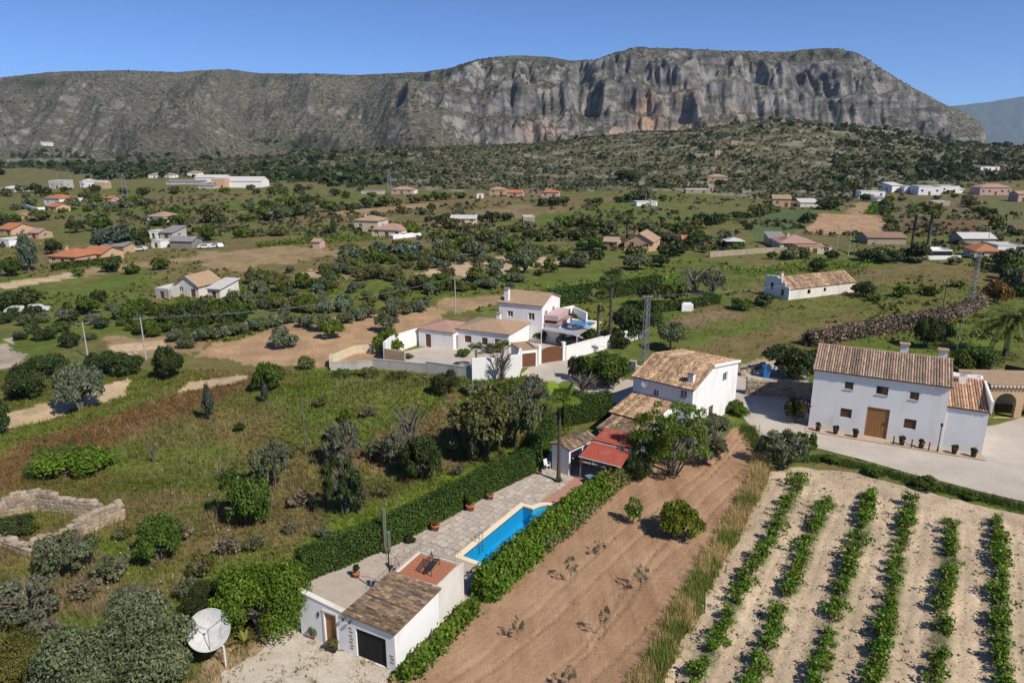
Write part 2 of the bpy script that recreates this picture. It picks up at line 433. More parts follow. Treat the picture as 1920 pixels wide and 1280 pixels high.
def resample(poly, step, jit, seed):
    r = random.Random(seed); out = []
    for i in range(len(poly)):
        a, b = Vector(poly[i]), Vector(poly[(i + 1) % len(poly)]); L = (b - a).length; n = max(1, int(L / step))
        for k in range(n):
            p = a + (b - a) * (k / n); nn = Vector((-(b - a).y, (b - a).x)).normalized()
            out.append(tuple(p + nn * (jit * (2 * float(vnoise(p.x / (step * 2.2), p.y / (step * 2.2), seed)) - 1) + r.uniform(-.25, .25) * jit)))
    return out
def sheet(name, poly, m, step=1.0, off=0.03, jit=0.0, seed=1, zf=None, holes=(), colf=None, inner=None):
    o = resample(poly, step if not inner else min(step, 1.0), jit, seed)
    xs, ys = [p[0] for p in o], [p[1] for p in o]
    s = inner or step
    gx, gy = np.meshgrid(np.arange(min(xs), max(xs), s), np.arange(min(ys), max(ys), s))
    rr = np.random.default_rng(seed)
    gx = (gx + rr.uniform(-.2, .2, gx.shape) * s).ravel(); gy = (gy + rr.uniform(-.2, .2, gy.shape) * s).ravel()
    k = inpoly(gx, gy, o)
    for h in holes: k &= ~inpoly(gx, gy, h)
    V, T = poly_tri(o, holes, list(zip(gx[k], gy[k])))
    z = off + (zf(V[:, 0], V[:, 1]) if zf else 0)
    ob = mk(name, np.c_[V, np.broadcast_to(z, len(V))], T, m, smooth_=True, colr=colf(V[:, 0], V[:, 1]) if colf else None)
    tag(ob, kind='structure')
    return ob

# the ground: one sheet from underfoot to the horizon
_az = np.radians(np.r_[np.arange(-180, -46, 6.0), np.linspace(-46, 46, 560), np.arange(52, 180, 6.0)])
_rr = np.r_[2.0, 8.0, np.geomspace(16, 1500, 420), np.geomspace(1600, 16000, 16)]
A, R = np.meshgrid(_az, _rr)
GX, GY = np.sin(A) * R, np.cos(A) * R
GZ = gz(GX, GY)
GC = gcol(GX.ravel(), GY.ravel())
sink = np.zeros(GX.shape, bool)
for poly in (GARDEN, FIELD, VINEYARD, ROADP, FORECOURT):
    cx, cy = np.mean([p[0] for p in poly]), np.mean([p[1] for p in poly])
    k = inpoly(GX, GY, poly)
    for dx, dy in ((.8, 0), (-.8, 0), (0, .8), (0, -.8)): k &= inpoly(GX + dx, GY + dy, poly)
    sink |= k
GZ = np.where(sink, GZ - 0.35, GZ)
_k = inpoly(GX, GY, POOL_OUT); GZ = np.where(_k, -2.6, GZ)
na, nr = len(_az), len(_rr)
ii, jj = np.meshgrid(np.arange(na), np.arange(nr - 1)); ii, jj = ii.ravel(), jj.ravel(); i2 = (ii + 1) % na
quads = np.c_[jj * na + ii, (jj + 1) * na + ii, (jj + 1) * na + i2, jj * na + i2][:, ::-1]
M_GROUND = attrmat('ground earth and grass', scale=1.6, amt=0.5, bump=0.7, dist=0.12, big=0.12)
ground = tag(mk('ground', np.c_[GX.ravel(), GY.ravel(), GZ.ravel()], quads, M_GROUND, smooth_=True, colr=GC), kind='structure')

# ploughed field, furrows running away from the camera along the vine hedge
def soil_mat(name, c, c2, c3, ang, stripe):
    m, n, l, b = _base(name)
    v = _coord(n, l)
    st = _coord(n, l, (stripe, 0.06, 1), (0, 0, ang))
    f = _noise(n, l, 1.0, 5, 0.65, st)
    g = _noise(n, l, 5.0, 6, 0.7, v)
    q = _noise(n, l, 0.18, 4, 0.6, v)
    col = _mix(n, l, _step(n, l, f, 0.35, 0.65), c, c2)  # darker stripes put the weak rut shadows into the soil colour
    col = _mix(n, l, _step(n, l, q, 0.42, 0.72), col, c3)
    col = _mix(n, l, _math(n, l, 'MULTIPLY', _step(n, l, g, 0.45, 0.8), 0.6), col, _mix(n, l, 1.0, col, (0.5, 0.48, 0.46), 'MULTIPLY'))
    l.new(col, b.inputs['Base Color']); b.inputs['Roughness'].default_value = 0.95; b.inputs['Specular IOR Level'].default_value = 0.1
    _bump(n, l, b, _math(n, l, 'ADD', g, _math(n, l, 'MULTIPLY', f, 0.6)), 0.75, 0.09)
    return m
_fa = math.atan2(0.80, 0.60)
def furrow(x, y):
    s = x * math.sin(_fa) - y * math.cos(_fa) + 0.9 * (fbm(x / 14, y / 14, 5) - 0.5) * 4
    t = x * math.cos(_fa) + y * math.sin(_fa)
    ruts = sum(-0.12 * np.exp(-((s - c - 0.5 * np.sin(t / 9 + c)) / 0.10) ** 2) for c in (-24.2, -23.0, -20.4, -19.2, -17.0, -15.8, -13.4, -12.2, -10.0))
    return 0.03 * np.sin(s * 2 * math.pi / 0.55) * fbm(x / 3, y / 3, 6) + 0.07 * (fbm(x / 1.1, y / 1.1, 8) - 0.5) + ruts
sheet('ploughed_field', FIELD, soil_mat('reddish ploughed soil', (0.385, 0.240, 0.142), (0.265, 0.158, 0.090), (0.43, 0.28, 0.175), -math.atan2(0.60, 0.80), 0.8), 0.8, 0.05, 0.35, 3, furrow, inner=0.21)
ROWS = [[(1504, 898), (1480, 945), (1446, 1013), (1403, 1087), (1346, 1202), (1300, 1290), (1270, 1350)],
        [(1554, 944), (1523, 1002), (1496, 1071), (1465, 1144), (1427, 1233), (1400, 1300), (1380, 1350)],
        [(1631, 929), (1618, 985), (1596, 1056), (1565, 1148), (1538, 1245), (1522, 1300), (1510, 1350)],
        [(1708, 948), (1696, 1010), (1681, 1071), (1662, 1168), (1646, 1248), (1636, 1300), (1628, 1350)],
        [(1781, 983), (1780, 1030), (1777, 1071), (1764, 1168), (1760, 1248), (1758, 1300), (1756, 1350)],
        [(1866, 979), (1872, 1020), (1874, 1052), (1874, 1110), (1870, 1187), (1879, 1264), (1884, 1350)]]
ROWW = [[at(*p) for p in r] for r in ROWS]
def rowdist(x, y):
    d = np.full(x.shape, 9.0)
    for r in ROWW:
        for a, b in zip(r[:-1], r[1:]):
            ex, ey = b.x - a.x, b.y - a.y; L = ex * ex + ey * ey
            t = np.clip(((x - a.x) * ex + (y - a.y) * ey) / L, 0, 1)
            d = np.minimum(d, np.hypot(x - a.x - t * ex, y - a.y - t * ey))
    return d
def vine_z(x, y):
    d = rowdist(x, y)
    return 0.10 * np.exp(-(d / 0.5) ** 2) + 0.10 * (fbm(x / .8, y / .8, 14) - 0.5) + 0.05 * np.exp(-((d - 0.80) / 0.12) ** 2) - .09 * np.exp(-((d - 1.05) / 0.16) ** 2)
def vine_c(x, y):
    c = np.empty((len(x), 3)); d = rowdist(x, y)
    t = smooth(0.35, 0.65, fbm(x / 4, y / 4, 15))[:, None]
    c[:] = np.array((0.51, 0.40, 0.275)) * (1 - t) + np.array((0.42, 0.325, 0.225)) * t
    w = smooth(0.40, 0.62, fbm(x / 1.3, y / 1.3, 16)) * np.exp(-(d / 0.62) ** 2)
    g = smooth(0.60, 0.72, fbm(x / 2.1, y / 2.1, 18)) * smooth(44, 60, y) * 0.8
    w = np.clip(w * 1.1 + g * np.exp(-(d / 1.4) ** 2), 0, .85)[:, None]
    return c * (1 - w) + np.array((0.10, 0.125, 0.045)) * w
sheet('vineyard_ground', VINEYARD, attrmat('pale cloddy vineyard soil', scale=4.5, amt=0.5, bump=0.8, dist=0.08, big=0.5), 0.8, 0.06, 0.4, 5, vine_z, colf=vine_c, inner=0.26)
sheet('gravel_road', ROADP, mat('pale road gravel', (0.56, 0.50, 0.43), (0.47, 0.415, 0.35), 0.35, bump=0.3, dist=0.03, stain=(0.40, 0.34, 0.28), sscale=0.12, fine=60), 1.5, 0.04, 0.25, 7)
sheet('gravel_forecourt', FORECOURT, mat('cream gravel', (0.62, 0.545, 0.45), (0.53, 0.455, 0.36), 0.8, bump=0.6, dist=0.06, stain=(0.36, 0.30, 0.21), sscale=0.6, fine=22), 0.5, 0.04, 0.45, 9,
      zf=lambda x, y: 0.08 * (fbm(x / 1.5, y / 1.5, 4) - .5), inner=0.5)
sheet('garden_gravel', GARDEN, mat('pinkish garden gravel', (0.53, 0.45, 0.375), (0.45, 0.38, 0.31), 1.2, bump=0.5, dist=0.03, stain=(0.38, 0.32, 0.25), sscale=0.5, fine=30), 0.8, 0.03, 0.12, 11, holes=[POOL_OUT])

# ================================================================ SETTING: mountain
SKY_PX = [(-420, 190), (-200, 165), (0, 149), (60, 141), (120, 135), (250, 132), (350, 135), (440, 130), (500, 138), (600, 138), (680, 141), (740, 137), (800, 135), (850, 127),
          (900, 111), (960, 104), (1020, 106), (1070, 114), (1110, 112), (1140, 101), (1185, 89), (1250, 91), (1350, 95), (1420, 98), (1460, 97), (1510, 91), (1555, 92),
          (1590, 101), (1630, 126), (1680, 156), (1720, 176), (1760, 196), (1800, 211), (1828, 227), (1844, 246), (1852, 270), (1858, 300), (1880, 330), (1900, 345)]
def zpix(y, Y):
    k = (640 - y) / FPX
    return CAMZ + Y * (k * CP - SP) / (CP + k * SP)
NCOL, NROW = 1000, 190
mx = np.linspace(-400, 1895, NCOL)
sky_y = np.interp(mx, [p[0] for p in SKY_PX], [p[1] for p in SKY_PX])
_kern = np.hanning(9); sky_y = np.convolve(np.pad(sky_y, 4, mode='edge'), _kern / _kern.sum(), 'valid')
sky_y = sky_y + 2.2 * (fbm(mx / 16, mx * 0, 5) - 0.5)
cliff = smooth(640, 1160, mx)
yr = 2550 - 250 * cliff + 120 * np.sin(mx / 210)
yb = 1010 + 330 * cliff
zr = zpix(sky_y, yr)
S = np.linspace(0, 1, NROW)[:, None]
T_ = S ** 0.9
soft = 0.22 * T_ + 0.78 * smooth(0.0, 1.0, T_)
prof_s = np.interp(S[:, 0], [0, .15, .4, .7, .9, 1], [0, .10, .37, .74, .95, 1])[:, None]
prof_c = np.interp(S[:, 0], [0, .18, .36, .44, .58, .66, .80, 1], [0, .08, .24, .40, .66, .74, .88, 1])[:, None]
Y0 = yb[None] + (yr - yb)[None] * S
AX = (mx[None] - 960) / FPX * CP
X0 = AX * Y0
# gullies and buttresses move the profile forwards and back
but = (ridged(X0 / 300, Y0 / 1500, 5, 4) - 0.55) * 0.30 * np.sin(np.pi * np.clip(S, 0, 1)) ** 0.6
fine = (ridged(X0 / 85, Y0 / 420, 8, 4) - 0.5) * 0.17 * np.sin(np.pi * S) ** 0.5 + (ridged(X0 / 34, Y0 / 200, 9, 3) - .5) * .07 * np.sin(np.pi * S) ** .5
Sd = np.clip(S + but * (0.6 + 0.4 * cliff[None]) + fine * (0.5 + .5 * cliff[None]), 0, 1)
PS = np.interp(Sd, S[:, 0], prof_s[:, 0]); PC = np.interp(Sd, S[:, 0], prof_c[:, 0])
MZ = -6 + (zr[None] + 6) * (PS * (1 - cliff[None]) + PC * cliff[None])
mid = np.sin(np.pi * S) ** 0.5
MZ = MZ + mid * (330 * (1 - 0.68 * cliff[None]) * (ridged((X0 + 0.35 * Y0) / 460, (Y0 - .2 * X0) / 1300, 21, 3) - 0.86) + 40 * (ridged((X0 + .3 * Y0) / 120, Y0 / 420, 23, 3) - .62) + 10 * (fbm(X0 / 60, Y0 / 60, 12, 5) - 0.5) + (12 + 34 * cliff[None]) * (ridged(X0 / 44, Y0 / 75, 15, 4) - 0.55) + 16 * (fbm(X0 / 170, Y0 / 170, 13) - 0.5))
MZ = MZ + mid * (3 + 9 * cliff[None]) * np.sin(MZ / 13 + 7 * fbm(X0 / 130, Y0 / 130, 25))
MZ = np.minimum(MZ, zpix(sky_y[None] + 0.6 + 4 * (1 - S), Y0))
MZ[-1] = zr
back = np.linspace(0.15, 1, 5)[:, None]
MX = np.vstack([X0, AX * (yr[None] + 700 * back)]); MY = np.vstack([Y0, np.broadcast_to(yr[None], (5, NCOL)) + 700 * back]); MZ = np.vstack([MZ, zr[None] * (1 - back) - 10 * back])
nrow = NROW + 5
pxm_, pym_ = project(MX, MY, MZ)
steep = np.abs(np.gradient(MZ, axis=0)) / np.maximum(np.abs(np.gradient(MY, axis=0)), 0.5)
rock = smooth(0.42, 0.85, steep) * np.r_[np.broadcast_to(0.45 + 0.55 * cliff, (nrow, NCOL))]
rock = np.clip(rock + 0.6 * smooth(0.52, 0.68, fbm(MX / 90, MZ / 40, 33)) * (0.4 + 0.6 * np.broadcast_to(cliff, (nrow, NCOL))), 0, 1)
rock[:NROW] *= 1 - .65 * smooth(.60, .80, S)
warm = np.zeros(MX.shape)
for (a, b, rx, ry, w) in ((1215, 225, 26, 48, 1), (1320, 245, 75, 16, .9), (1015, 245, 38, 16, .8), (1150, 250, 30, 14, .7), (1290, 180, 26, 22, .45), (1380, 215, 22, 18, .5), (650, 215, 24, 30, .55), (1110, 205, 20, 16, .4), (1520, 240, 24, 14, .4)):
    warm = np.maximum(warm, w * np.exp(-((pxm_ - a) / rx) ** 2 - ((pym_ - b) / ry) ** 2))
wood = np.zeros(MX.shape)
for (a, b, rx, ry, w) in ((70, 155, 50, 10, .8), (900, 120, 80, 10, .5), (1060, 160, 30, 40, .5), (560, 270, 60, 14, .6), (1150, 290, 90, 16, .5), (1720, 260, 40, 16, .6), (1000, 130, 90, 10, .4), (1560, 105, 60, 10, .4)):
    wood = np.maximum(wood, w * np.exp(-((pxm_ - a) / rx) ** 2 - ((pym_ - b) / ry) ** 2))
m, n, l, b = _base('limestone mountain with scrub')
a_ = n.new('ShaderNodeAttribute'); a_.attribute_name = 'Col'
sep = n.new('ShaderNodeSeparateColor'); l.new(a_.outputs['Color'], sep.inputs[0])
v1 = _coord(n, l)
vs = _coord(n, l, (1, 1, 0.34))
vh = _coord(n, l, (0.25, 0.25, 1.0))
streak = _noise(n, l, 0.030, 7, 0.68, vs, 0.6)
strata = _noise(n, l, 0.045, 6, 0.7, vh, 0.4)
nf = _noise(n, l, 0.11, 6, 0.7, v1)
nb = _noise(n, l, 0.012, 5, 0.6, v1)
vor = n.new('ShaderNodeTexVoronoi'); vor.inputs['Scale'].default_value = 0.085; l.new(v1, vor.inputs['Vector'])
rockc = _mix(n, l, _step(n, l, streak, 0.40, 0.62), (0.36, 0.335, 0.31), (0.10, 0.098, 0.10))
rockc = _mix(n, l, _math(n, l, 'MULTIPLY', _step(n, l, strata, 0.48, 0.60), 0.8), rockc, (0.075, 0.078, 0.055))
rockc = _mix(n, l, _math(n, l, 'MULTIPLY', sep.outputs[1], _step(n, l, nf, 0.3, 0.6)), rockc, (0.52, 0.32, 0.20))
scr = _mix(n, l, _step(n, l, nb, 0.35, 0.65), (0.112, 0.108, 0.076), (0.145, 0.130, 0.098))
scr = _mix(n, l, _step(n, l, nf, 0.50, 0.66), scr, (0.30, 0.275, 0.24))
scr = _mix(n, l, _math(n, l, 'MULTIPLY', _math(n, l, 'SUBTRACT', 1.0, _step(n, l, vor.outputs['Distance'], 0.25, 0.42)), 0.85), scr, (0.045, 0.055, 0.025))
scr = _mix(n, l, sep.outputs[2], scr, (0.04, 0.055, 0.022))
rk = _step(n, l, _math(n, l, 'ADD', sep.outputs[0], _math(n, l, 'MULTIPLY', _math(n, l, 'SUBTRACT', nf, 0.5), 0.9)), 0.30, 0.62)
col = _mix(n, l, rk, scr, rockc)
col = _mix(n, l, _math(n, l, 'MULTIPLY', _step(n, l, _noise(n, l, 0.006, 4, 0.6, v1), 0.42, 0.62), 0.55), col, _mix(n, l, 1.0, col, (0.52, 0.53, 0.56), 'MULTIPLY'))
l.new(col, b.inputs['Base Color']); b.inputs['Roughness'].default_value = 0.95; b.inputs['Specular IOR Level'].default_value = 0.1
_bump(n, l, b, _math(n, l, 'ADD', _math(n, l, 'ADD', streak, nf), _math(n, l, 'MULTIPLY', strata, 0.6)), 0.9, 9.0)
ii, jj = np.meshgrid(np.arange(NCOL - 1), np.arange(nrow - 1)); ii, jj = ii.ravel(), jj.ravel()
q = np.c_[jj * NCOL + ii, jj * NCOL + ii + 1, (jj + 1) * NCOL + ii + 1, (jj + 1) * NCOL + ii]
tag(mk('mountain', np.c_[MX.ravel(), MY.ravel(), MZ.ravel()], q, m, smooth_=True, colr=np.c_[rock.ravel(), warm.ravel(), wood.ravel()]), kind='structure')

# the far blue ridge across the plain
fx = np.linspace(1500, 2400, 160)
fy = np.interp(fx, [1500, 1740, 1800, 1850, 1920, 2050, 2250, 2400], [225, 201, 197, 190, 178, 160, 150, 190]) + 3 * (fbm(fx / 40, fx * 0, 3) - .5)
fd = np.linspace(0, 1, 24)[:, None]
FY = 12200 + 1800 * fd + 0 * fx[None]
FZ = zpix(fy, 14000)[None] * (0.12 * fd + 0.88 * smooth(0, 1, fd)) + 60 * (fbm(fx[None] / 14, fd * 5, 4) - 0.5) * np.sin(np.pi * fd) - 4 * (1 - fd)
FX = (fx[None] - 960) / FPX * CP * FY
ii, jj = np.meshgrid(np.arange(159), np.arange(23)); ii, jj = ii.ravel(), jj.ravel()
tag(mk('far_mountain', np.c_[FX.ravel(), FY.ravel(), FZ.ravel()], np.c_[jj * 160 + ii, jj * 160 + ii + 1, (jj + 1) * 160 + ii + 1, (jj + 1) * 160 + ii],
       mat('distant scrub slope', (0.055, 0.068, 0.062), (0.08, 0.085, 0.075), 0.004, bump=0, stain=(0.13, 0.13, 0.12), sscale=0.01, fine=12), smooth_=True), kind='structure')
# the air: thin even haze round everything
_m = bpy.data.materials.new('thin summer haze'); _m.use_nodes = True
_t = _m.node_tree; _t.nodes.remove(_t.nodes['Principled BSDF'])
_pv = _t.nodes.new('ShaderNodeVolumePrincipled'); _pv.inputs['Color'].default_value = (0.55, 0.78, 1.0, 1); _pv.inputs['Density'].default_value = 3.6e-5
_pv.inputs['Anisotropy'].default_value = 0.1
_t.links.new(_pv.outputs[0], _t.nodes['Material Output'].inputs['Volume'])
tag(MB().box(-16500, 16500, -16500, 16500, -20, 1250).build('haze', _m), kind='stuff')
# ================================================================ VEGETATION library
def leaves(cent, size, rng, elong=1.7, up=0.25, out=None):
    """pointed leaf faces at the given centres; returns verts, quads, lv"""
    n = len(cent)
    d = rng.normal(size=(n, 3)); d[:, 2] += up * 1.5
    if out is not None: d = d * 0.75 + out * 1.1
    nz = d / np.linalg.norm(d, axis=1, keepdims=True)
    t = rng.normal(size=(n, 3)); t -= nz * (t * nz).sum(1, keepdims=True); t /= np.linalg.norm(t, axis=1, keepdims=True)
    b = np.cross(nz, t)
    s = (size * rng.uniform(0.6, 1.35, (n, 1))) if np.isscalar(size) else (np.asarray(size)[:, None] * rng.uniform(0.7, 1.3, (n, 1)))
    V = np.stack([cent - t * s * elong / 2, cent + b * s / 2 + nz * s * 0.12, cent + t * s * elong / 2, cent - b * s / 2 + nz * s * 0.12], 1).reshape(-1, 3)
    Q = np.arange(n * 4).reshape(-1, 4)
    return V, Q, np.repeat(rng.uniform(0, 1, n), 4)
def crown_mesh(shape, n, size, seed):
    """unit crown: radius 1, height 1"""
    r = np.random.default_rng(seed)
    if shape == 'round':   nc, lo, hi, sp = 26, 0.16, 0.80, 0.30
    elif shape == 'tree':  nc, lo, hi, sp = 28, 0.36, 0.84, 0.27
    elif shape == 'open':  nc, lo, hi, sp = 34, 0.22, 0.90, 0.17
    elif shape == 'wispy': nc, lo, hi, sp = 70, 0.22, 0.93, 0.12
    elif shape == 'sapling': nc, lo, hi, sp = 14, 0.40, 0.92, 0.16
    elif shape == 'tall':  nc, lo, hi, sp = 22, 0.10, 0.90, 0.40
    else:                  nc, lo, hi, sp = 18, 0.25, 0.62, 0.42
    C, Rr = [], []
    k = 0
    while k < nc:
        p = r.uniform(-1, 1, 3)
        if np.linalg.norm(p) > 1: continue
        if shape == 'tall':
            h = (p[2] + 1) / 2; w = 0.72 * (1 - h) ** 0.6 + 0.08
            C.append((p[0] * w, p[1] * w, lo + (hi - lo) * h))
        else:
            f = 1.0 if p[2] < 0 else math.sqrt(max(0.05, 1 - p[2] ** 2 * 0.75))
            q = p[:2] / max(np.linalg.norm(p[:2]), 1e-3) * np.linalg.norm(p[:2]) ** 0.7
            C.append((q[0] * 0.74 * f, q[1] * 0.74 * f, (lo + hi) / 2 + (hi - lo) / 2 * p[2]))
        Rr.append(sp * r.uniform(0.65, 1.3)); k += 1
    C, Rr = np.array(C), np.array(Rr)
    w = Rr ** 2; idx = r.choice(nc, n, p=w / w.sum())
    d = r.normal(size=(n, 3)); d /= np.linalg.norm(d, axis=1, keepdims=True); d[:, 2] = np.where(d[:, 2] < -0.3, -d[:, 2] * 0.6, d[:, 2])
    rad = Rr[idx] * r.uniform(0.35, 1.0, n) ** 0.5
    pos = C[idx] + d * rad[:, None] * np.array([1, 1, 0.8])
    pos[:, 2] = np.clip(pos[:, 2], 0.02, None)
    V, Q, lv = leaves(pos, size, r, out=d)
    clump = r.uniform(-0.22, 0.22, nc)[idx]
    lv = np.clip(lv * 0.7 + 0.15 + np.repeat(clump, 4), 0, 1)
    me = mk('crown', V, Q, MATS['leaf olive'], lv=lv); dat = me.data; bpy.data.objects.remove(me)
    return dat
def trunk_mesh(shape, seed):
    r = random.Random(seed); m = MB(); th = .5 if shape in ('wispy', 'sapling') else 1.0
    top = {'round': 0.45, 'tree': 0.62, 'open': 0.75, 'tall': 0.85, 'flat': 0.35, 'wispy': 0.7, 'sapling': .7}[shape]
    nst = {'round': 4, 'tree': 1, 'open': 2, 'tall': 1, 'flat': 4, 'wispy': 1, 'sapling': 1}[shape]
    for s in range(nst):
        a0 = r.uniform(0, 6.28); x, y = (0.06 * math.cos(a0), 0.06 * math.sin(a0)) if nst > 1 else (0, 0)
        fork = top * r.uniform(0.35, 0.5)
        p1 = (x * 2.2, y * 2.2, fork)
        m.path([(x, y, -0.03), (x * 1.4 + r.uniform(-.03, .03), y * 1.4, fork * 0.5), p1], [0.065 * th, 0.052 * th, 0.045 * th], 7)
        for k in range(5 if shape != 'tall' else 2):
            a = a0 + k * 1.3 + r.uniform(-.3, .3); L = r.uniform(0.35, 0.7) if shape != 'tall' else 0.05
            p2 = (p1[0] + L * 0.5 * math.cos(a), p1[1] + L * 0.5 * math.sin(a), fork + (top - fork) * r.uniform(.5, .8))
            p3 = (p1[0] + L * math.cos(a), p1[1] + L * math.sin(a), top * r.uniform(.85, 1.15))
            m.path([p1, p2, p3], [0.038 * th, 0.024 * th, 0.012 * th], 5)
            for j in range(3 if shape in ('open', 'wispy') else 1):
                a2 = a + r.uniform(-1, 1); m.path([p2, (p2[0] + .3 * math.cos(a2), p2[1] + .3 * math.sin(a2), p2[2] + r.uniform(.08, .25))], [0.018 * th, 0.007 * th], 4)
    o = m.build('trunk', MATS['bark grey']); d = o.data; bpy.data.objects.remove(o)
    return d
def twig_mesh(seed, n=60, dense=1.0):
    """leafless bush of bare twigs, unit radius and height"""
    r = random.Random(seed); m = MB()
    def grow(p, d, L, rad, lev):
        q = p + d * L
        m.tube(p, q, rad, rad * 0.55, 3, False)
        if lev == 0: return
        for _ in range(r.choice((2, 3, 3))):
            nd = (d + Vector((r.uniform(-.8, .8), r.uniform(-.8, .8), r.uniform(-.35, .5)))).normalized()
            grow(p + d * L * r.uniform(.55, 1), nd, L * r.uniform(.55, .85), rad * 0.6, lev - 1)
    for k in range(max(3, n // 8)):
        a = r.uniform(0, 6.28); t = r.uniform(0.2, 1.1)
        grow(Vector((0.08 * math.cos(a), 0.08 * math.sin(a), 0)), Vector((math.cos(a) * t, math.sin(a) * t, 1)).normalized(), 0.34, 0.02, 4)
    o = m.build('branches', MATS['bark pale']); d = o.data; bpy.data.objects.remove(o)
    return d
mat('bark grey', (0.20, 0.165, 0.125), (0.12, 0.10, 0.08), 3, bump=0.6)
mat('bark pale', (0.25, 0.235, 0.20), (0.18, 0.165, 0.14), 3, bump=0.3)
leafmat('leaf olive', (0.062, 0.080, 0.032), (0.215, 0.235, 0.120))
leafmat('leaf silver', (0.085, 0.11, 0.055), (0.24, 0.275, 0.17))
leafmat('leaf dark', (0.024, 0.042, 0.012), (0.085, 0.118, 0.030))
leafmat('leaf green', (0.038, 0.068, 0.010), (0.135, 0.190, 0.026))
leafmat('leaf bright', (0.048, 0.095, 0.008), (0.19, 0.285, 0.024))
leafmat('leaf yellow', (0.07, 0.085, 0.018), (0.235, 0.23, 0.055))
leafmat('leaf carob', (0.060, 0.072, 0.022), (0.215, 0.210, 0.065))
leafmat('leaf citrus', (0.045, 0.085, 0.008), (0.26, 0.32, 0.022))
leafmat('leaf vine', (0.050, 0.105, 0.008), (0.20, 0.31, 0.024))
leafmat('leaf cypress', (0.016, 0.040, 0.005), (0.098, 0.165, 0.016), trans=0.2, vary=0.1)
leafmat('leaf blue', (0.05, 0.075, 0.05), (0.15, 0.185, 0.13))
leafmat('leaf rust', (0.10, 0.07, 0.02), (0.36, 0.21, 0.04))
leafmat('leaf dry', (0.13, 0.105, 0.065), (0.30, 0.25, 0.165))
leafmat('leaf grey', (0.095, 0.105, 0.062), (0.215, 0.22, 0.145))
leafmat('leaf oleander', (0.04, 0.055, 0.022), (0.30, 0.19, 0.17), vary=0.1)
def _oleander():
    m = MATS['leaf oleander']; r = [q for q in m.node_tree.nodes if q.type == 'VALTORGB'][0].color_ramp
    for e, (p, c) in zip(r.elements, ((0.30, (0.045, 0.065, 0.022, 1)), (0.52, (0.10, 0.11, 0.05, 1)), (0.62, (0.42, 0.25, 0.235, 1)))): e.position = p; e.color = c
_oleander()
leafmat('leaf palm', (0.045, 0.070, 0.014), (0.19, 0.22, 0.055))
LOD = {'xl': (24000, 0.027), 'hi': (6800, 0.054), 'mid': (1800, 0.10), 'lo': (560, 0.165)}
_crowns, _trunks = {}, {}
def crown(shape, lod, var):
    k = (shape, lod, var)
    if k not in _crowns:
        n, s = LOD[lod]
        if shape == 'open': n, s = int(n * 0.40), s * 0.95
        if shape == 'wispy': n, s = int(n * 0.36), s * 0.85
        if shape == 'sapling': n, s = int(n * 0.075), s * 0.9
        _crowns[k] = crown_mesh(shape, n, s, 100 + hash((shape == 'tree', shape == 'open', len(shape), lod == 'hi', lod == 'mid', var)) % 9999)
    return _crowns[k]
def trunk(shape, var):
    if (shape, var) not in _trunks: _trunks[shape, var] = trunk_mesh(shape, 7 * var + len(shape))
    return _trunks[shape, var]
_twigs = {}
def twig(var):
    if var not in _twigs: _twigs[var] = twig_mesh(500 + var)
    return _twigs[var]
_vc = [0]
def plant(name, pos, w, h, leaf, label, cat, shape='round', lod='hi', group=None, bark=None, twigs=None):
    """tree or shrub: empty at its foot > trunk, crown"""
    _vc[0] += 1; v = _vc[0] % 4
    e = empty(name, pos, RNG.uniform(0, 6.28)); e.scale = (w / 2, w / 2, h)
    tag(e, label, cat, group)
    if lod != 'lo': inst('trunk', trunk(shape, v), e, MATS[bark] if bark else None)
    if leaf: inst('crown', crown(shape, lod, v), e, MATS[leaf])
    if twigs: inst('branches', twig(v), e, MATS[twigs])
    return e
def tr(px, py, wpx, toppx, leaf, name, label, cat='tree', shape='tree', lod='hi', group=None, **k):
    """plant by photo pixels: foot, crown width, top row"""
    p = on(px, py); s = pxm(p.y, p.z)
    a = (640 - toppx) / FPX
    ztop = CAMZ + (p.y + 0.15 * wpx / s) * (-SP + a * CP) / (CP + a * SP)
    return plant(name, p, wpx / s, max(0.6, ztop - p.z), leaf, label, cat, shape, lod, group, **k)

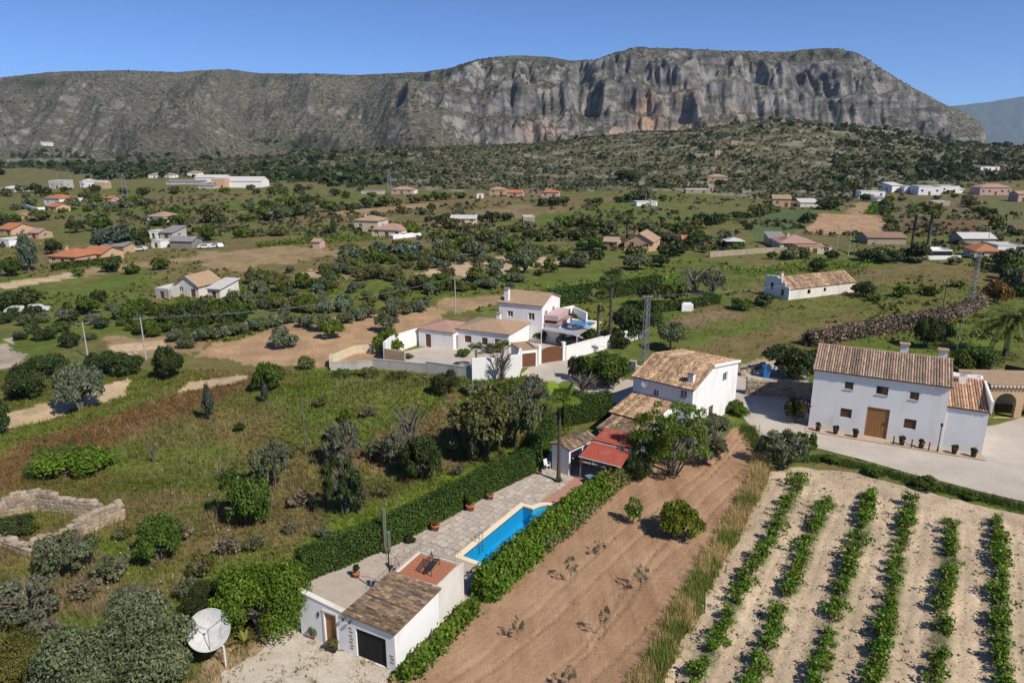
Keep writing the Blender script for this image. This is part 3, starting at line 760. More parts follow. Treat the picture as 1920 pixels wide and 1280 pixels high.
# ---- clipped cypress hedge and the creeper hedge --------------------------------
def hedge(name, pts, w, h, leaf, label, dens=110, size=0.10, bulge=0.06, cat='hedge', top_round=0.0, ragged=0.05, seed=1, core=True):
    r = np.random.default_rng(seed)
    z0 = [gzs(p[0], p[1]) for p in pts]
    P3 = [Vector((p[0], p[1], z)) for p, z in zip(pts, z0)]
    base = P3[0].copy()
    e = empty(name, base); tag(e, label, cat)
    cb = MB(); Vs, Qs, Ls = [], [], []; nb = 0
    for a, b in zip(P3[:-1], P3[1:]):
        d = (b - a); L = d.length; d.normalize(); nn = Vector((-d.y, d.x, 0))
        a0, b0 = a - base, b - base
        iw = w / 2 * 0.82
        cb.add([a0 + nn * iw, b0 + nn * iw, b0 - nn * iw, a0 - nn * iw] + [p + Vector((0, 0, h * 0.93 * (1 - .25 * top_round))) + s * nn * iw * (1 - .5 * top_round) for p, s in ((a0, 1), (b0, 1), (b0, -1), (a0, -1))],
               [(0, 1, 2, 3), (4, 5, 6, 7), (0, 1, 5, 4), (1, 2, 6, 5), (2, 3, 7, 6), (3, 0, 4, 7)])
        per = 2 * h + w
        n = int(L * per * dens)
        t = r.uniform(-0.01, 1.01, n); u = r.uniform(0, per, n)
        hh = h * (1 + 0.12 * (fbm((a.x + d.x * t * L) / 1.7, (a.y + d.y * t * L) / 1.7, seed + 5) - 0.5) * (1 + 8 * ragged))
        side = np.where(u < h, 1, np.where(u < h + w, 0, -1))
        zz = np.where(side == 1, u, np.where(side == -1, u - h - w, h)) / h * hh
        off = np.where(side == 1, w / 2, np.where(side == -1, -w / 2, (u - h - w / 2)))
        if top_round:
            k = np.clip(zz / hh, 0, 1); off = off * np.sqrt(np.clip(1 - top_round * k ** 2.5, 0.02, 1))
            zz = np.where(side == 0, hh * (1 - 0.45 * top_round * (np.abs(u - h - w / 2) / (w / 2)) ** 2), zz)
        lump = bulge * 4 * (fbm((a.x + d.x * t * L) / 0.9 + side * 9, zz / 0.9, seed + 2) - 0.5) + r.normal(0, ragged, n)
        o3 = np.stack([nn.x * side, nn.y * side, (side == 0).astype(float) + 0.15], 1)
        pos = np.array(a0)[None] + np.array(d)[None] * (t * L)[:, None] + np.array(nn)[None] * off[:, None]
        pos[:, 2] += zz
        pos += o3 * lump[:, None]
        V, Q, lv = leaves(pos, size, r, out=o3 * 0.8, elong=1.6)
        lump01 = np.repeat(np.clip(0.5 + 1.2 * (fbm(pos[:, 0] / 1.1, (pos[:, 1] + pos[:, 2]) / 1.1, seed + 8) - .5), 0, 1), 4)
        Vs.append(V); Qs.append(Q + nb); Ls.append(np.clip(lv * 0.6 + lump01 * 0.4, 0, 1)); nb += len(V)
    for p, q in ((P3[0], P3[1]), (P3[-1], P3[-2])):
        d = (p - q).normalized(); nn = Vector((-d.y, d.x, 0)); n = int(w * h * dens)
        off = r.uniform(-w / 2, w / 2, n); zz = r.uniform(0, h, n); off = off * np.sqrt(np.clip(1 - top_round * (zz / h) ** 2.5, .02, 1))
        pos = np.array(p - base)[None] + np.array(nn)[None] * off[:, None] + np.array(d)[None] * r.normal(.02, ragged + .03, (n, 1)); pos[:, 2] += zz
        V, Q, lv = leaves(pos, size, r, out=np.tile(np.array(d), (n, 1)) * .8, elong=1.6); Vs.append(V); Qs.append(Q + nb); Ls.append(lv); nb += len(V)
    if core: cb.build('branches', mat('hedge shade core', (0.02, 0.022, 0.012), bump=0), e)  # solid near-black box core, inner shade of the hedge put into its colour
    f = mk('foliage', np.vstack(Vs), np.vstack(Qs), MATS[leaf], e, lv=np.concatenate(Ls)); f['kind'] = 'stuff'
    return e
# ---- palms ----------------------------------------------------------------------
def fan_palm(name, pos, h, label, rad=1.9, nf=16, seed=1, tr_r=0.2, skirt=True, lean=(0, 0), group=None):
    r = random.Random(seed)
    e = empty(name, pos); tag(e, label, 'palm tree', group)
    top = Vector((lean[0], lean[1], h))
    m = MB(); n = 10
    pts = [Vector((lean[0] * (k / n) ** 2, lean[1] * (k / n) ** 2, h * k / n)) for k in range(n + 1)]
    rr = [tr_r * (1.6 if k == 0 else 1.15 if k == 1 else 1.0 - 0.25 * k / n) for k in range(n + 1)]
    m.path(pts, rr, 9); m.build('trunk', mat('palm trunk', (0.13, 0.10, 0.075), (0.07, 0.055, 0.045), 6, bump=0.8), e, True)
    if skirt:
        m = MB()
        for k in range(26):
            a = r.uniform(0, 6.28); m.tube(top + Vector((0.16 * math.cos(a), 0.16 * math.sin(a), -0.1)), top + Vector((0.26 * math.cos(a), 0.26 * math.sin(a), -r.uniform(.4, .9))), 0.035, 0.015, 4)
        m.build('dry_leaf_skirt', mat('dry palm sheath', (0.30, 0.15, 0.07), (0.20, 0.11, 0.05), 8), e)
    for k in range(nf):
        a = 2.399 * k; up = r.uniform(-0.45, 1.1) if k > 3 else 1.2
        d = Vector((math.cos(a), math.sin(a), up)).normalized(); L = rad * r.uniform(.5, .62)
        hub = top + d * L
        m = MB(); m.tube(top, hub, 0.03, 0.015, 4)
        side = d.cross(Vector((0, 0, 1))).normalized(); nrm = side.cross(d).normalized()
        ns = 15; fr = rad * 0.5
        for j in range(ns):
            t = -2.0 + 4.0 * j / (ns - 1)
            dd = (d * math.cos(t) + side * math.sin(t)).normalized(); w = side * math.cos(t) - d * math.sin(t)
            mid = hub + dd * fr * 0.65 + nrm * 0.05; tip = hub + dd * fr * r.uniform(.9, 1.05) - Vector((0, 0, fr * 0.22))
            m.add([hub, mid + w * fr * 0.085, tip, mid - w * fr * 0.085], [(0, 1, 2, 3)])
        lv = np.full(len(m.v), r.uniform(0.2, 1.0))
        mk('frond', m.v, m.f, MATS['leaf vine' if seed == 1 else 'leaf palm'], e, lv=lv)
    return e
def date_palm(name, pos, h, label, rad=3.2, nf=42, seed=3, tr_r=0.35):
    r = random.Random(seed)
    e = empty(name, pos); tag(e, label, 'palm tree')
    m = MB(); m.path([(0, 0, 0), (0, 0, h * .5), (0, 0, h)], [tr_r * 1.2, tr_r, tr_r * 1.15], 10)
    m.build('trunk', mat('date palm trunk', (0.17, 0.12, 0.08), (0.09, 0.065, 0.045), 5, bump=0.9), e, True)
    for k in range(nf):
        a = 2.399 * k; up = 1.5 - 2.0 * k / nf
        d = Vector((math.cos(a), math.sin(a), 0)); m = MB()
        pts = []; p = Vector((0, 0, h)); dirv = (d + Vector((0, 0, up))).normalized()
        for j in range(9):
            pts.append(p.copy()); p += dirv * rad / 8; dirv = (dirv + Vector((0, 0, -0.17))).normalized()
        m.path(pts, [0.04 - 0.004 * j for j in range(9)], 4)
        side = d.cross(Vector((0, 0, 1)))
        for j in range(1, 9):
            for q in range(3):
                b0 = pts[j - 1].lerp(pts[j], q / 3)
                for s in (-1, 1):
                    L = 0.42 * rad / 3 * (1.3 - 0.09 * j); f = (pts[j] - pts[j - 1]).normalized()
                    tip = b0 + side * s * L + f * L * 0.55 - Vector((0, 0, 0.18 * L))
                    m.add([b0, b0.lerp(tip, .5) + f * 0.10, tip, b0.lerp(tip, .5) - f * 0.10], [(0, 1, 2, 3)])
        mk('frond', m.v, m.f, MATS['leaf palm'], e, lv=np.full(len(m.v), r.uniform(.2, 1)))
    return e
# ================================================================ BUILDING library
mat('whitewash', (0.82, 0.81, 0.79), (0.78, 0.77, 0.75), 0.8, bump=0.12, stain=(0.68, 0.655, 0.62), sscale=0.7, sp=0.95)
mat('whitewash aged', (0.74, 0.70, 0.63), (0.66, 0.61, 0.53), 0.9, bump=0.2, stain=(0.52, 0.46, 0.38), sscale=0.6, sp=0.9)
mat('cream render', (0.70, 0.60, 0.43), (0.63, 0.53, 0.37), 0.6, bump=0.15)
mat('peach render', (0.66, 0.43, 0.28), (0.60, 0.38, 0.24), 0.6, bump=0.15)
mat('ochre render', (0.58, 0.41, 0.25), (0.50, 0.35, 0.21), 0.6, bump=0.15)
mat('pink render', (0.58, 0.40, 0.36), (0.52, 0.35, 0.31), 0.6, bump=0.15)
mat('bare block', (0.56, 0.535, 0.50), (0.47, 0.445, 0.41), 1.0, bump=0.3, stain=(0.28, 0.25, 0.22), sscale=0.5)
mat('rough stone render', (0.46, 0.38, 0.28), (0.36, 0.29, 0.21), 1.5, bump=0.5, stain=(0.26, 0.22, 0.17), sscale=0.7)
mat('tile brown', (0.34, 0.225, 0.145), (0.24, 0.16, 0.105), 2.0, bump=0.5, fine=10)
mat('tile tan', (0.45, 0.315, 0.20), (0.36, 0.245, 0.155), 2.0, bump=0.5, fine=10)
mat('tile orange', (0.50, 0.20, 0.095), (0.42, 0.16, 0.075), 2.0, bump=0.5, fine=10)
mat('tile pink', (0.46, 0.28, 0.22), (0.39, 0.235, 0.185), 2.0, bump=0.5, fine=10)
mat('roof pale', (0.62, 0.60, 0.57), (0.54, 0.52, 0.49), 1.0, bump=0.2)
mat('roof grey', (0.30, 0.29, 0.28), (0.22, 0.21, 0.20), 1.0, bump=0.2)
mat('frame brown', (0.16, 0.075, 0.035), (0.11, 0.05, 0.025), 5, rough=0.6, bump=0.2)
mat('frame white', (0.78, 0.78, 0.76), (0.72, 0.72, 0.70), 3, rough=0.5, bump=0)
mat('door wood', (0.40, 0.20, 0.075), (0.32, 0.15, 0.055), 4, rough=0.6, bump=0.2)
mat('door dark', (0.20, 0.085, 0.045), (0.14, 0.06, 0.03), 4, rough=0.6, bump=0.2)
mat('iron', (0.045, 0.042, 0.040), (0.03, 0.028, 0.027), 6, rough=0.5, bump=0.1)
mat('grey steel', (0.36, 0.37, 0.37), (0.28, 0.29, 0.29), 4, rough=0.5, metal=0.5, bump=0.1)
mat('concrete', (0.50, 0.48, 0.45), (0.41, 0.39, 0.36), 1.2, bump=0.3, stain=(0.30, 0.28, 0.25))
mat('terracotta', (0.55, 0.23, 0.11), (0.46, 0.18, 0.085), 3, bump=0.2)
mat('black shade', (0.02, 0.02, 0.02), bump=0)
def _glass():
    m, n, l, b = _base('window glass'); b.inputs['Base Color'].default_value = (0.02, 0.026, 0.032, 1); b.inputs['Roughness'].default_value = 0.06
    b.inputs['Specular IOR Level'].default_value = 0.8
_glass()
M_TILE = attrmat('old barrel tiles', scale=7, amt=0.45, bump=0.5, dist=0.02, big=0.8, rough=0.9)
PAL_OLD = [(0.25, 0.165, 0.105), (0.20, 0.14, 0.095), (0.30, 0.205, 0.125), (0.36, 0.245, 0.14), (0.16, 0.12, 0.09), (0.27, 0.175, 0.11), (0.13, 0.105, 0.085), (0.24, 0.185, 0.14)]
PAL_RED = [(0.33, 0.235, 0.175), (0.29, 0.205, 0.15), (0.37, 0.26, 0.19), (0.33, 0.245, 0.19)]
PAL_MAIN = [(0.40, 0.26, 0.155), (0.31, 0.20, 0.125), (0.47, 0.32, 0.19), (0.50, 0.345, 0.20), (0.36, 0.225, 0.14), (0.26, 0.18, 0.125), (0.42, 0.29, 0.19)]
def tile_geo(quads, tw, tl, pal, seed=1, lift=0.03):
    r = np.random.default_rng(seed); VV, QQ, CC = [], [], []; nb = 0
    for p00, p10, p11, p01 in quads:
        p00, p10, p11, p01 = map(lambda p: np.array(p, float), (p00, p10, p11, p01))
        nu = max(2, int(round(max(np.linalg.norm(p10 - p00), np.linalg.norm(p11 - p01)) / tw))); nv = max(2, int(round(np.linalg.norm(p01 - p00) / tl)))
        nrm = np.cross(p10 - p00, p01 - p00); nrm /= np.linalg.norm(nrm)
        if nrm[2] < 0: nrm = -nrm
        I, J = np.meshgrid(np.arange(nu), np.arange(nv)); I, J = I.ravel(), J.ravel(); n = len(I)
        jit = r.normal(0, 0.03, (n, 2))
        pts = []
        for e, v in ((0, J - 0.12), (1, J + 1.0)):
            for k in range(5):
                a = math.pi * k / 4
                u = (I + 0.5 - 0.5 * 1.0 * math.cos(a) * (1 - 0.10 * e) + jit[:, e]) / nu; w = np.clip((v + r.normal(0, .03, n)) / nv, -0.03, 1.01)
                u, w = u[:, None], w[:, None]
                p = (p00 * (1 - u) + p10 * u) * (1 - w) + (p01 * (1 - u) + p11 * u) * w
                pts.append(p + nrm * (math.sin(a) * tw * 0.42 + (lift if e == 0 else 0.0) + 0.02))
        V = np.stack(pts, 1)
        Q = np.array([(k, k + 1, 6 + k, 5 + k) for k in range(4)])
        VV.append(V.reshape(-1, 3)); QQ.append((np.arange(n)[:, None, None] * 10 + Q[None]).reshape(-1, 4) + nb); nb += n * 10
        c = np.array(pal)[r.integers(0, len(pal), n)] * r.uniform(0.85, 1.15, (n, 1)) * r.uniform(.62, 1.3, nu)[I][:, None]
        CC.append(np.repeat(c, 10, 0))
    return np.vstack(VV), np.vstack(QQ), np.vstack(CC)
def openings(parent, mb, o, d, nrm, holes, depth=0.16):
    """cut reveals into the wall mesh and add the windows and doors as parts"""
    o, d, nrm = Vector(o), Vector(d), Vector(nrm); up = Vector((0, 0, 1))
    for (l0, z0, w, h, kind) in holes:
        c = [o + d * l0 + up * z0, o + d * (l0 + w) + up * z0, o + d * (l0 + w) + up * (z0 + h), o + d * l0 + up * (z0 + h)]
        i = [p - nrm * (depth + 0.03) for p in c]
        mb.add(c + i, [(0, 1, 5, 4), (1, 2, 6, 5), (2, 3, 7, 6), (3, 0, 4, 7)])
        def bar(m, a0, a1, b0, b1, t0, t1):
            m.add([o + d * (l0 + x) + up * (z0 + z) - nrm * y for y in (t0, t1) for x, z in ((a0, b0), (a1, b0), (a1, b1), (a0, b1))], [(0, 1, 2, 3), (7, 6, 5, 4), (0, 4, 5, 1), (1, 5, 6, 2), (2, 6, 7, 3), (3, 7, 4, 0)])
        if kind in ('win', 'winw', 'winb'):
            f = MB(); t = min(0.09, w * 0.12)
            bar(f, 0, w, 0, t, depth - .06, depth); bar(f, 0, w, h - t, h, depth - .06, depth); bar(f, 0, t, t, h - t, depth - .06, depth); bar(f, w - t, w, t, h - t, depth - .06, depth)
            bar(f, w / 2 - t / 2, w / 2 + t / 2, t, h - t, depth - .055, depth)
            wf = f.build('window', MATS['frame brown' if kind == 'winb' else 'frame white'], parent)
            g = MB(); bar(g, t * .5, w - t * .5, t * .5, h - t * .5, depth, depth + .02); g.build('pane', MATS['window glass'], wf)
            if kind != 'winw':
                g = MB(); bar(g, -0.06, w + 0.06, -0.08, -0.003, -0.07, 0.05); g.build('sill', MATS['concrete'], wf)
        elif kind == 'dark':
            pass
        else:
            mm = {'shut': 'frame brown', 'door': 'door dark', 'barn': 'door wood', 'gar': 'black shade', 'red': 'door dark'}[kind]  # gar: black boards in place of a dark opening's shade
            nbd = max(2, int(w / 0.28)); lf = None
            for k in range(nbd):
                g = MB(); bar(g, w * k / nbd + .006, w * (k + 1) / nbd - .006, 0.01, h - 0.01, depth - .05 - .006 * (k % 2), depth)
                ob = g.build('door' if lf is None and kind not in ('shut',) else ('shutter' if lf is None else 'board'), MATS[mm], parent if lf is None else lf)
                lf = lf or ob
            if kind in ('door', 'barn'):
                g = MB(); bar(g, w * .8, w * .84, h * .45, h * .53, depth - .12, depth - .055); g.build('handle', MATS['iron'], lf)
def house(name, pos, rot, W, D, h, label, roof='gable', rise=1.2, wall='whitewash', rmat='tile brown', ov=0.25, op=None, tiles=None, pal=PAL_OLD, chim=(), ridge=0.5, cat='house', group=None, hb=None, parent=None, parapet=0.5, seed=1, skin=None):
    """local frame: front wall on y=0 facing -y, x to the right. gable: ridge along x; gabley: ridge along y; mono: rises to the back; monox: rises to the left"""
    op = op or {}; hb = h if hb is None else hb
    if parent is None:
        e = empty(name, pos, rot); tag(e, label, cat, group); off = Vector((0, 0, 0))
    else: e = parent; off = Vector(pos)
    rz = D * ridge
    zf = {'F': lambda x: h, 'B': lambda x: hb}
    if roof == 'gable': outl = {'F': [(0, 0), (W, 0), (W, h), (0, h)], 'B': [(0, 0), (W, 0), (W, hb), (0, hb)], 'L': [(0, 0), (D, 0), (D, hb), (rz, h + rise), (0, h)], 'R': [(0, 0), (D, 0), (D, hb), (rz, h + rise), (0, h)]}
    elif roof == 'gabley': outl = {'F': [(0, 0), (W, 0), (W, h), (W / 2, h + rise), (0, h)], 'B': [(0, 0), (W, 0), (W, h), (W / 2, h + rise), (0, h)], 'L': [(0, 0), (D, 0), (D, h), (0, h)], 'R': [(0, 0), (D, 0), (D, h), (0, h)]}
    elif roof == 'mono': outl = {'F': [(0, 0), (W, 0), (W, h), (0, h)], 'B': [(0, 0), (W, 0), (W, h + rise), (0, h + rise)], 'L': [(0, 0), (D, 0), (D, h + rise), (0, h)], 'R': [(0, 0), (D, 0), (D, h + rise), (0, h)]}
    elif roof == 'monox': outl = {'F': [(0, 0), (W, 0), (W, h), (0, h + rise)], 'B': [(0, 0), (W, 0), (W, h), (0, h + rise)], 'L': [(0, 0), (D, 0), (D, h + rise), (0, h + rise)], 'R': [(0, 0), (D, 0), (D, h), (0, h)]}
    else: outl = {k: [(0, 0), (w, 0), (w, h), (0, h)] for k, w in (('F', W), ('B', W), ('L', D), ('R', D))}
    fr = {'F': ((0, 0, 0), (1, 0, 0), (0, -1, 0)), 'B': ((0, D, 0), (1, 0, 0), (0, 1, 0)), 'L': ((0, 0, 0), (0, 1, 0), (-1, 0, 0)), 'R': ((W, 0, 0), (0, 1, 0), (1, 0, 0))}
    wb = MB()
    for s in 'FBLR':
        o, d, nn = fr[s]; o = Vector(o) + off
        hs = op.get(s, [])
        V, T = poly_tri(outl[s], [[(a, b), (a + w, b), (a + w, b + hh), (a, b + hh)] for a, b, w, hh, k in hs])
        wb.add([o + Vector(d) * l + Vector((0, 0, z)) for l, z in V], [tuple(t) for t in T])
        openings(e, wb, o, d, nn, hs)
    wb.build('wall', MATS[wall], e)
    q = []
    if roof == 'gable':
        a = ov
        sl1, sl2 = rise / rz, (h + rise - hb) / (D - rz)
        q = [((-a, -a, h - a * sl1), (W + a, -a, h - a * sl1), (W + a, rz, h + rise), (-a, rz, h + rise)), ((W + a, D + a, hb - a * sl2), (-a, D + a, hb - a * sl2), (-a, rz, h + rise), (W + a, rz, h + rise))]
    elif roof == 'gabley':
        a = ov; s_ = rise / (W / 2)
        q = [((-a, D + a, h - a * s_), (-a, -a, h - a * s_), (W / 2, -a, h + rise), (W / 2, D + a, h + rise)), ((W + a, -a, h - a * s_), (W + a, D + a, h - a * s_), (W / 2, D + a, h + rise), (W / 2, -a, h + rise))]
    elif roof == 'mono': q = [((-ov, -ov, h - ov * rise / D), (W + ov, -ov, h - ov * rise / D), (W + ov, D + ov, h + rise + ov * rise / D), (-ov, D + ov, h + rise + ov * rise / D))]
    elif roof == 'monox': q = [((W + ov, -ov, h - ov * rise / W), (W + ov, D + ov, h - ov * rise / W), (-ov, D + ov, h + rise + ov * rise / W), (-ov, -ov, h + rise + ov * rise / W))]
    elif roof == 'hip':
        a = ov; k = min(W, D) / 2
        if W >= D: r0, r1 = (k, D / 2, h + rise), (W - k, D / 2, h + rise)
        else: r0, r1 = (W / 2, k, h + rise), (W / 2, D - k, h + rise)
        A_, B_, C_, D_ = (-a, -a, h), (W + a, -a, h), (W + a, D + a, h), (-a, D + a, h)
        if W >= D: q = [(A_, B_, r1, r0), (C_, D_, r0, r1), (D_, A_, r0, r0), (B_, C_, r1, r1)]
        else: q = [(A_, B_, r0, r0), (C_, D_, r1, r1), (D_, A_, r0, r1), (B_, C_, r1, r0)]
    q = [tuple(Vector(p) + off for p in f) for f in q]
    rb = MB()
    if roof == 'flat':
        rb.add([off + Vector(p) for p in ((0.2, 0.2, h - parapet), (W - .2, 0.2, h - parapet), (W - .2, D - .2, h - parapet), (.2, D - .2, h - parapet))], [(0, 1, 2, 3)])
        for (x0, x1, y0, y1) in ((-.04, W + .04, -.04, .2), (-.04, W + .04, D - .2, D + .04), (-.04, .2, .2, D - .2), (W - .2, W + .04, .2, D - .2)):
            rb.box(x0 + off.x, x1 + off.x, y0 + off.y, y1 + off.y, h - parapet - .01 + off.z, h + 0.06 + off.z)
    for f in q:
        n_ = (f[1] - f[0]).cross(f[2] - f[0]).normalized(); n_ = n_ if n_.z > 0 else -n_
        rb.add([p + n_ * 0.02 for p in f] + [p - n_ * 0.10 for p in f], [(0, 1, 2, 3), (7, 6, 5, 4), (0, 4, 5, 1), (1, 5, 6, 2), (2, 6, 7, 3), (3, 7, 4, 0)])
    ro = rb.build('roof', MATS[rmat], e)
    if tiles:
        V, Q, C = tile_geo(q, tiles, tiles * 1.9, pal, seed); t_ = mk('roof_tile', V, Q, M_TILE, ro, colr=C); t_['kind'] = 'stuff'
        if roof in ('gable',):
            g = MB(); a_, b_ = q[0][3], q[0][2]; nk = int((b_ - a_).length / 0.4)
            for k in range(nk): g.tube(a_.lerp(b_, k / nk) + Vector((0, 0, .02)), a_.lerp(b_, (k + 1.06) / nk) + Vector((0, 0, .05)), 0.13, 0.11, 7, False)
            g.build('ridge_tile', MATS['tile tan'], ro)
    for (cx, cy, ch, cw) in chim:
        g = MB(); b0 = h - 0.2
        g.box(off.x + cx - cw / 2, off.x + cx + cw / 2, off.y + cy - cw / 2, off.y + cy + cw / 2, b0 + off.z, ch + off.z)
        co = g.build('chimney', MATS[wall], ro)
        g = MB(); g.box(off.x + cx - cw * .68, off.x + cx + cw * .68, off.y + cy - cw * .68, off.y + cy + cw * .68, ch + off.z + .003, ch + .12 + off.z)
        g.build('chimney_cap', MATS['tile tan'], co)
    return e
def ang(dx, dy): return math.atan2(dy, dx)
_STN = []
def stone_meshes():
    for s in range(8):
        r = random.Random(900 + s); bm = bmesh.new(); bmesh.ops.create_cube(bm, size=1.0)
        bmesh.ops.bevel(bm, geom=list(bm.edges), offset=0.16, segments=1, affect='EDGES', profile=0.5)
        for v in bm.verts: v.co += Vector((r.uniform(-.09, .09), r.uniform(-.09, .09), r.uniform(-.09, .09)))
        me = bpy.data.meshes.new('stone'); bm.to_mesh(me); bm.free(); me.materials.append(MATS['stone']); _STN.append(me)
def _stone_mat():
    m, n, l, b = _base('stone'); oi = n.new('ShaderNodeObjectInfo')
    col = _ramp(n, l, oi.outputs['Random'], [(0, (0.24, 0.20, 0.15)), (0.3, (0.38, 0.31, 0.23)), (0.6, (0.46, 0.38, 0.285)), (0.85, (0.36, 0.25, 0.16)), (1, (0.52, 0.45, 0.37))])
    nf = _noise(n, l, 4, 5, .6, _coord(n, l)); col = _mix(n, l, _step(n, l, nf, .35, .75), col, _mix(n, l, 1.0, col, (.62, .6, .57), 'MULTIPLY'))
    l.new(col, b.inputs['Base Color']); b.inputs['Roughness'].default_value = .95; _bump(n, l, b, nf, .6, .06)
_stone_mat(); stone_meshes()
def stone_wall(e, a, b, h0, h1, t=0.5, sl=0.46, sh=0.28, seed=1, top_rag=0.25, both=False):
    """rubble wall in e's frame: mortar core and single stones on the seen faces"""
    r = random.Random(seed); a, b = Vector(a), Vector(b); d = (b - a); L = d.length; d.normalize(); nn = Vector((-d.y, d.x, 0)); ang_ = math.atan2(d.y, d.x)
    V, Fc = [], []; ns = max(3, int(L / 0.8))
    tops = [h0 + (h1 - h0) * k / ns + r.uniform(-top_rag, top_rag) for k in range(ns + 1)]
    for k in range(ns + 1):
        p = a + d * (L * k / ns); V += [p + nn * t * .42, p - nn * t * .42, p - nn * t * .42 + Vector((0, 0, tops[k] - .06)), p + nn * t * .42 + Vector((0, 0, tops[k] - .06))]
    for k in range(ns):
        i = 4 * k; Fc += [(i, i + 4, i + 7, i + 3), (i + 1, i + 2, i + 6, i + 5), (i + 3, i + 7, i + 6, i + 2)]
    Fc += [(0, 3, 2, 1), (4 * ns, 4 * ns + 1, 4 * ns + 2, 4 * ns + 3)]
    mk('wall', V, Fc, MATS['rough stone render'], e)
    def put(p, sx, sy, sz, rz):
        o = inst('stone', _STN[r.randrange(8)], e); o.location = p; o.scale = (sx, sy, sz); o.rotation_euler = (r.uniform(-.1, .1), r.uniform(-.08, .08), rz)
    for sgn in ((-1, 1) if both else (-1,)):
        z = sh * 0.45; row = 0
        while z < max(tops):
            x = -r.uniform(0, sl * .5)
            while x < L:
                w = sl * r.uniform(.65, 1.35); xc = min(max(x + w / 2, 0.05), L - .05)
                tp = np.interp(xc / L * ns, range(ns + 1), tops)
                if z < tp - 0.02: put(a + d * xc + nn * sgn * (t * .42) + Vector((0, 0, z)), w * .97, t * .34, sh * r.uniform(.85, 1.08), ang_)
                x += w
            z += sh; row += 1
    x = 0
    while x < L:
        w = sl * r.uniform(.7, 1.3); xc = min(x + w / 2, L); tp = np.interp(xc / L * ns, range(ns + 1), tops)
        put(a + d * xc + Vector((0, 0, tp - .03)), w, t * .95, sh * r.uniform(.6, 1.0), ang_ + r.uniform(-.2, .2)); x += w
# ================================================================ THE PROPERTY WITH THE POOL
GR = math.atan2(FRONT_D.y, FRONT_D.x)
go = FRONT_O + FRONT_D * 3.78
garage = house('garage', (go.x, go.y, 0), GR, 3.7, 4.85, 2.85, 'white garage with old brown tile roof and open doorway filled in shade black by the gravel forecourt', roof='monox', rise=0.12, wall='whitewash', ov=0.14,
               op={'F': [(0.72, 0.02, 2.3, 2.1, 'gar')]}, tiles=0.175, cat='garage', seed=5)  # open doorway: black boards stand in for the shade inside
house('garage', (0.0, 4.86, 0), 0, 3.7, 3.2, 2.86, '', roof='flat', parapet=0.05, wall='whitewash aged', rmat='whitewash aged', parent=garage)
M_RT = mat('red floor tile', (0.46, 0.185, 0.095), (0.40, 0.15, 0.075), 1.5, rough=0.6, bump=0.2, stain=(0.36, 0.23, 0.17), sscale=1.2)
tb = MB().box(-.185, .185, -.185, .185, 0, .02).build('floor_tile', M_RT); tmesh = tb.data; bpy.data.objects.remove(tb)
deck = [c for c in garage.children if c.name.startswith('roof')][1]
for i in range(8):
    for j in range(7):
        o = inst('floor_tile', tmesh, deck); o.location = (0.42 + i * 0.39 + RNG.normal(0, .004), 5.26 + j * 0.395 + RNG.normal(0, .004), 2.814 + RNG.uniform(0, .006)); o.rotation_euler = (0, 0, RNG.normal(0, .01)); o.scale = (1.02, 1.02, 1)
# old brick showing through the plaster beside the doorway
for i, (x, z) in enumerate([(0.32, .5), (0.38, .72), (0.30, .95), (0.36, 1.2), (0.30, 1.42), (0.35, 1.7), (0.28, 1.95), (3.42, .6), (3.48, .85), (3.4, 1.05)]):
    MB().box(x - .13, x + .13, -0.012, 0.02, z - .07, z + .07).build('brick', mat('old pink brick', (0.50, 0.32, 0.24), (0.42, 0.27, 0.2), 6), garage)
ra = MB().tube((0.1, 4.95, 3.82), (0.1, 7.95, 3.82), 0.016, None, 6).tube((0.1, 7.95, 3.82), (3.6, 7.95, 3.82), 0.016, None, 6).tube((0.1, 4.95, 3.0), (0.1, 7.95, 3.0), 0.016, None, 5).tube((0.1, 7.95, 3.0), (3.6, 7.95, 3.0), 0.016, None, 5).build('railing', mat('rusty railing', (0.30, 0.24, 0.19), (0.22, 0.17, 0.13), 6, rough=.7, bump=0), garage)
for k in range(16):
    m = MB(); y = 4.95 + k * .2; m.tube((0.1, y, 2.92), (0.1, y, 3.82), 0.008 if k % 5 else .016, None, 5)
    if k % 2: m.path([(0.1, y + .1 + .08 * math.cos(t), 3.35 + .16 * math.sin(t)) for t in np.linspace(0, 6.28, 9)], 0.009, 4)
    m.build('baluster', mat('rusty railing', (0.30, 0.24, 0.19), (0.22, 0.17, 0.13), 6, rough=.7, bump=0), ra)
for k in range(1, 18):
    MB().tube((0.1 + k * .2, 7.95, 2.92), (0.1 + k * .2, 7.95, 3.82), 0.008 if k % 5 else .016, None, 5).build('baluster', mat('rusty railing', (0.30, 0.24, 0.19), (0.22, 0.17, 0.13), 6, rough=.7, bump=0), ra)
st = MB().tube((-0.85, 5.6, 0), (-0.85, 5.6, 4.0), 0.05, None, 8).build('stair_post', MATS['iron'], garage)
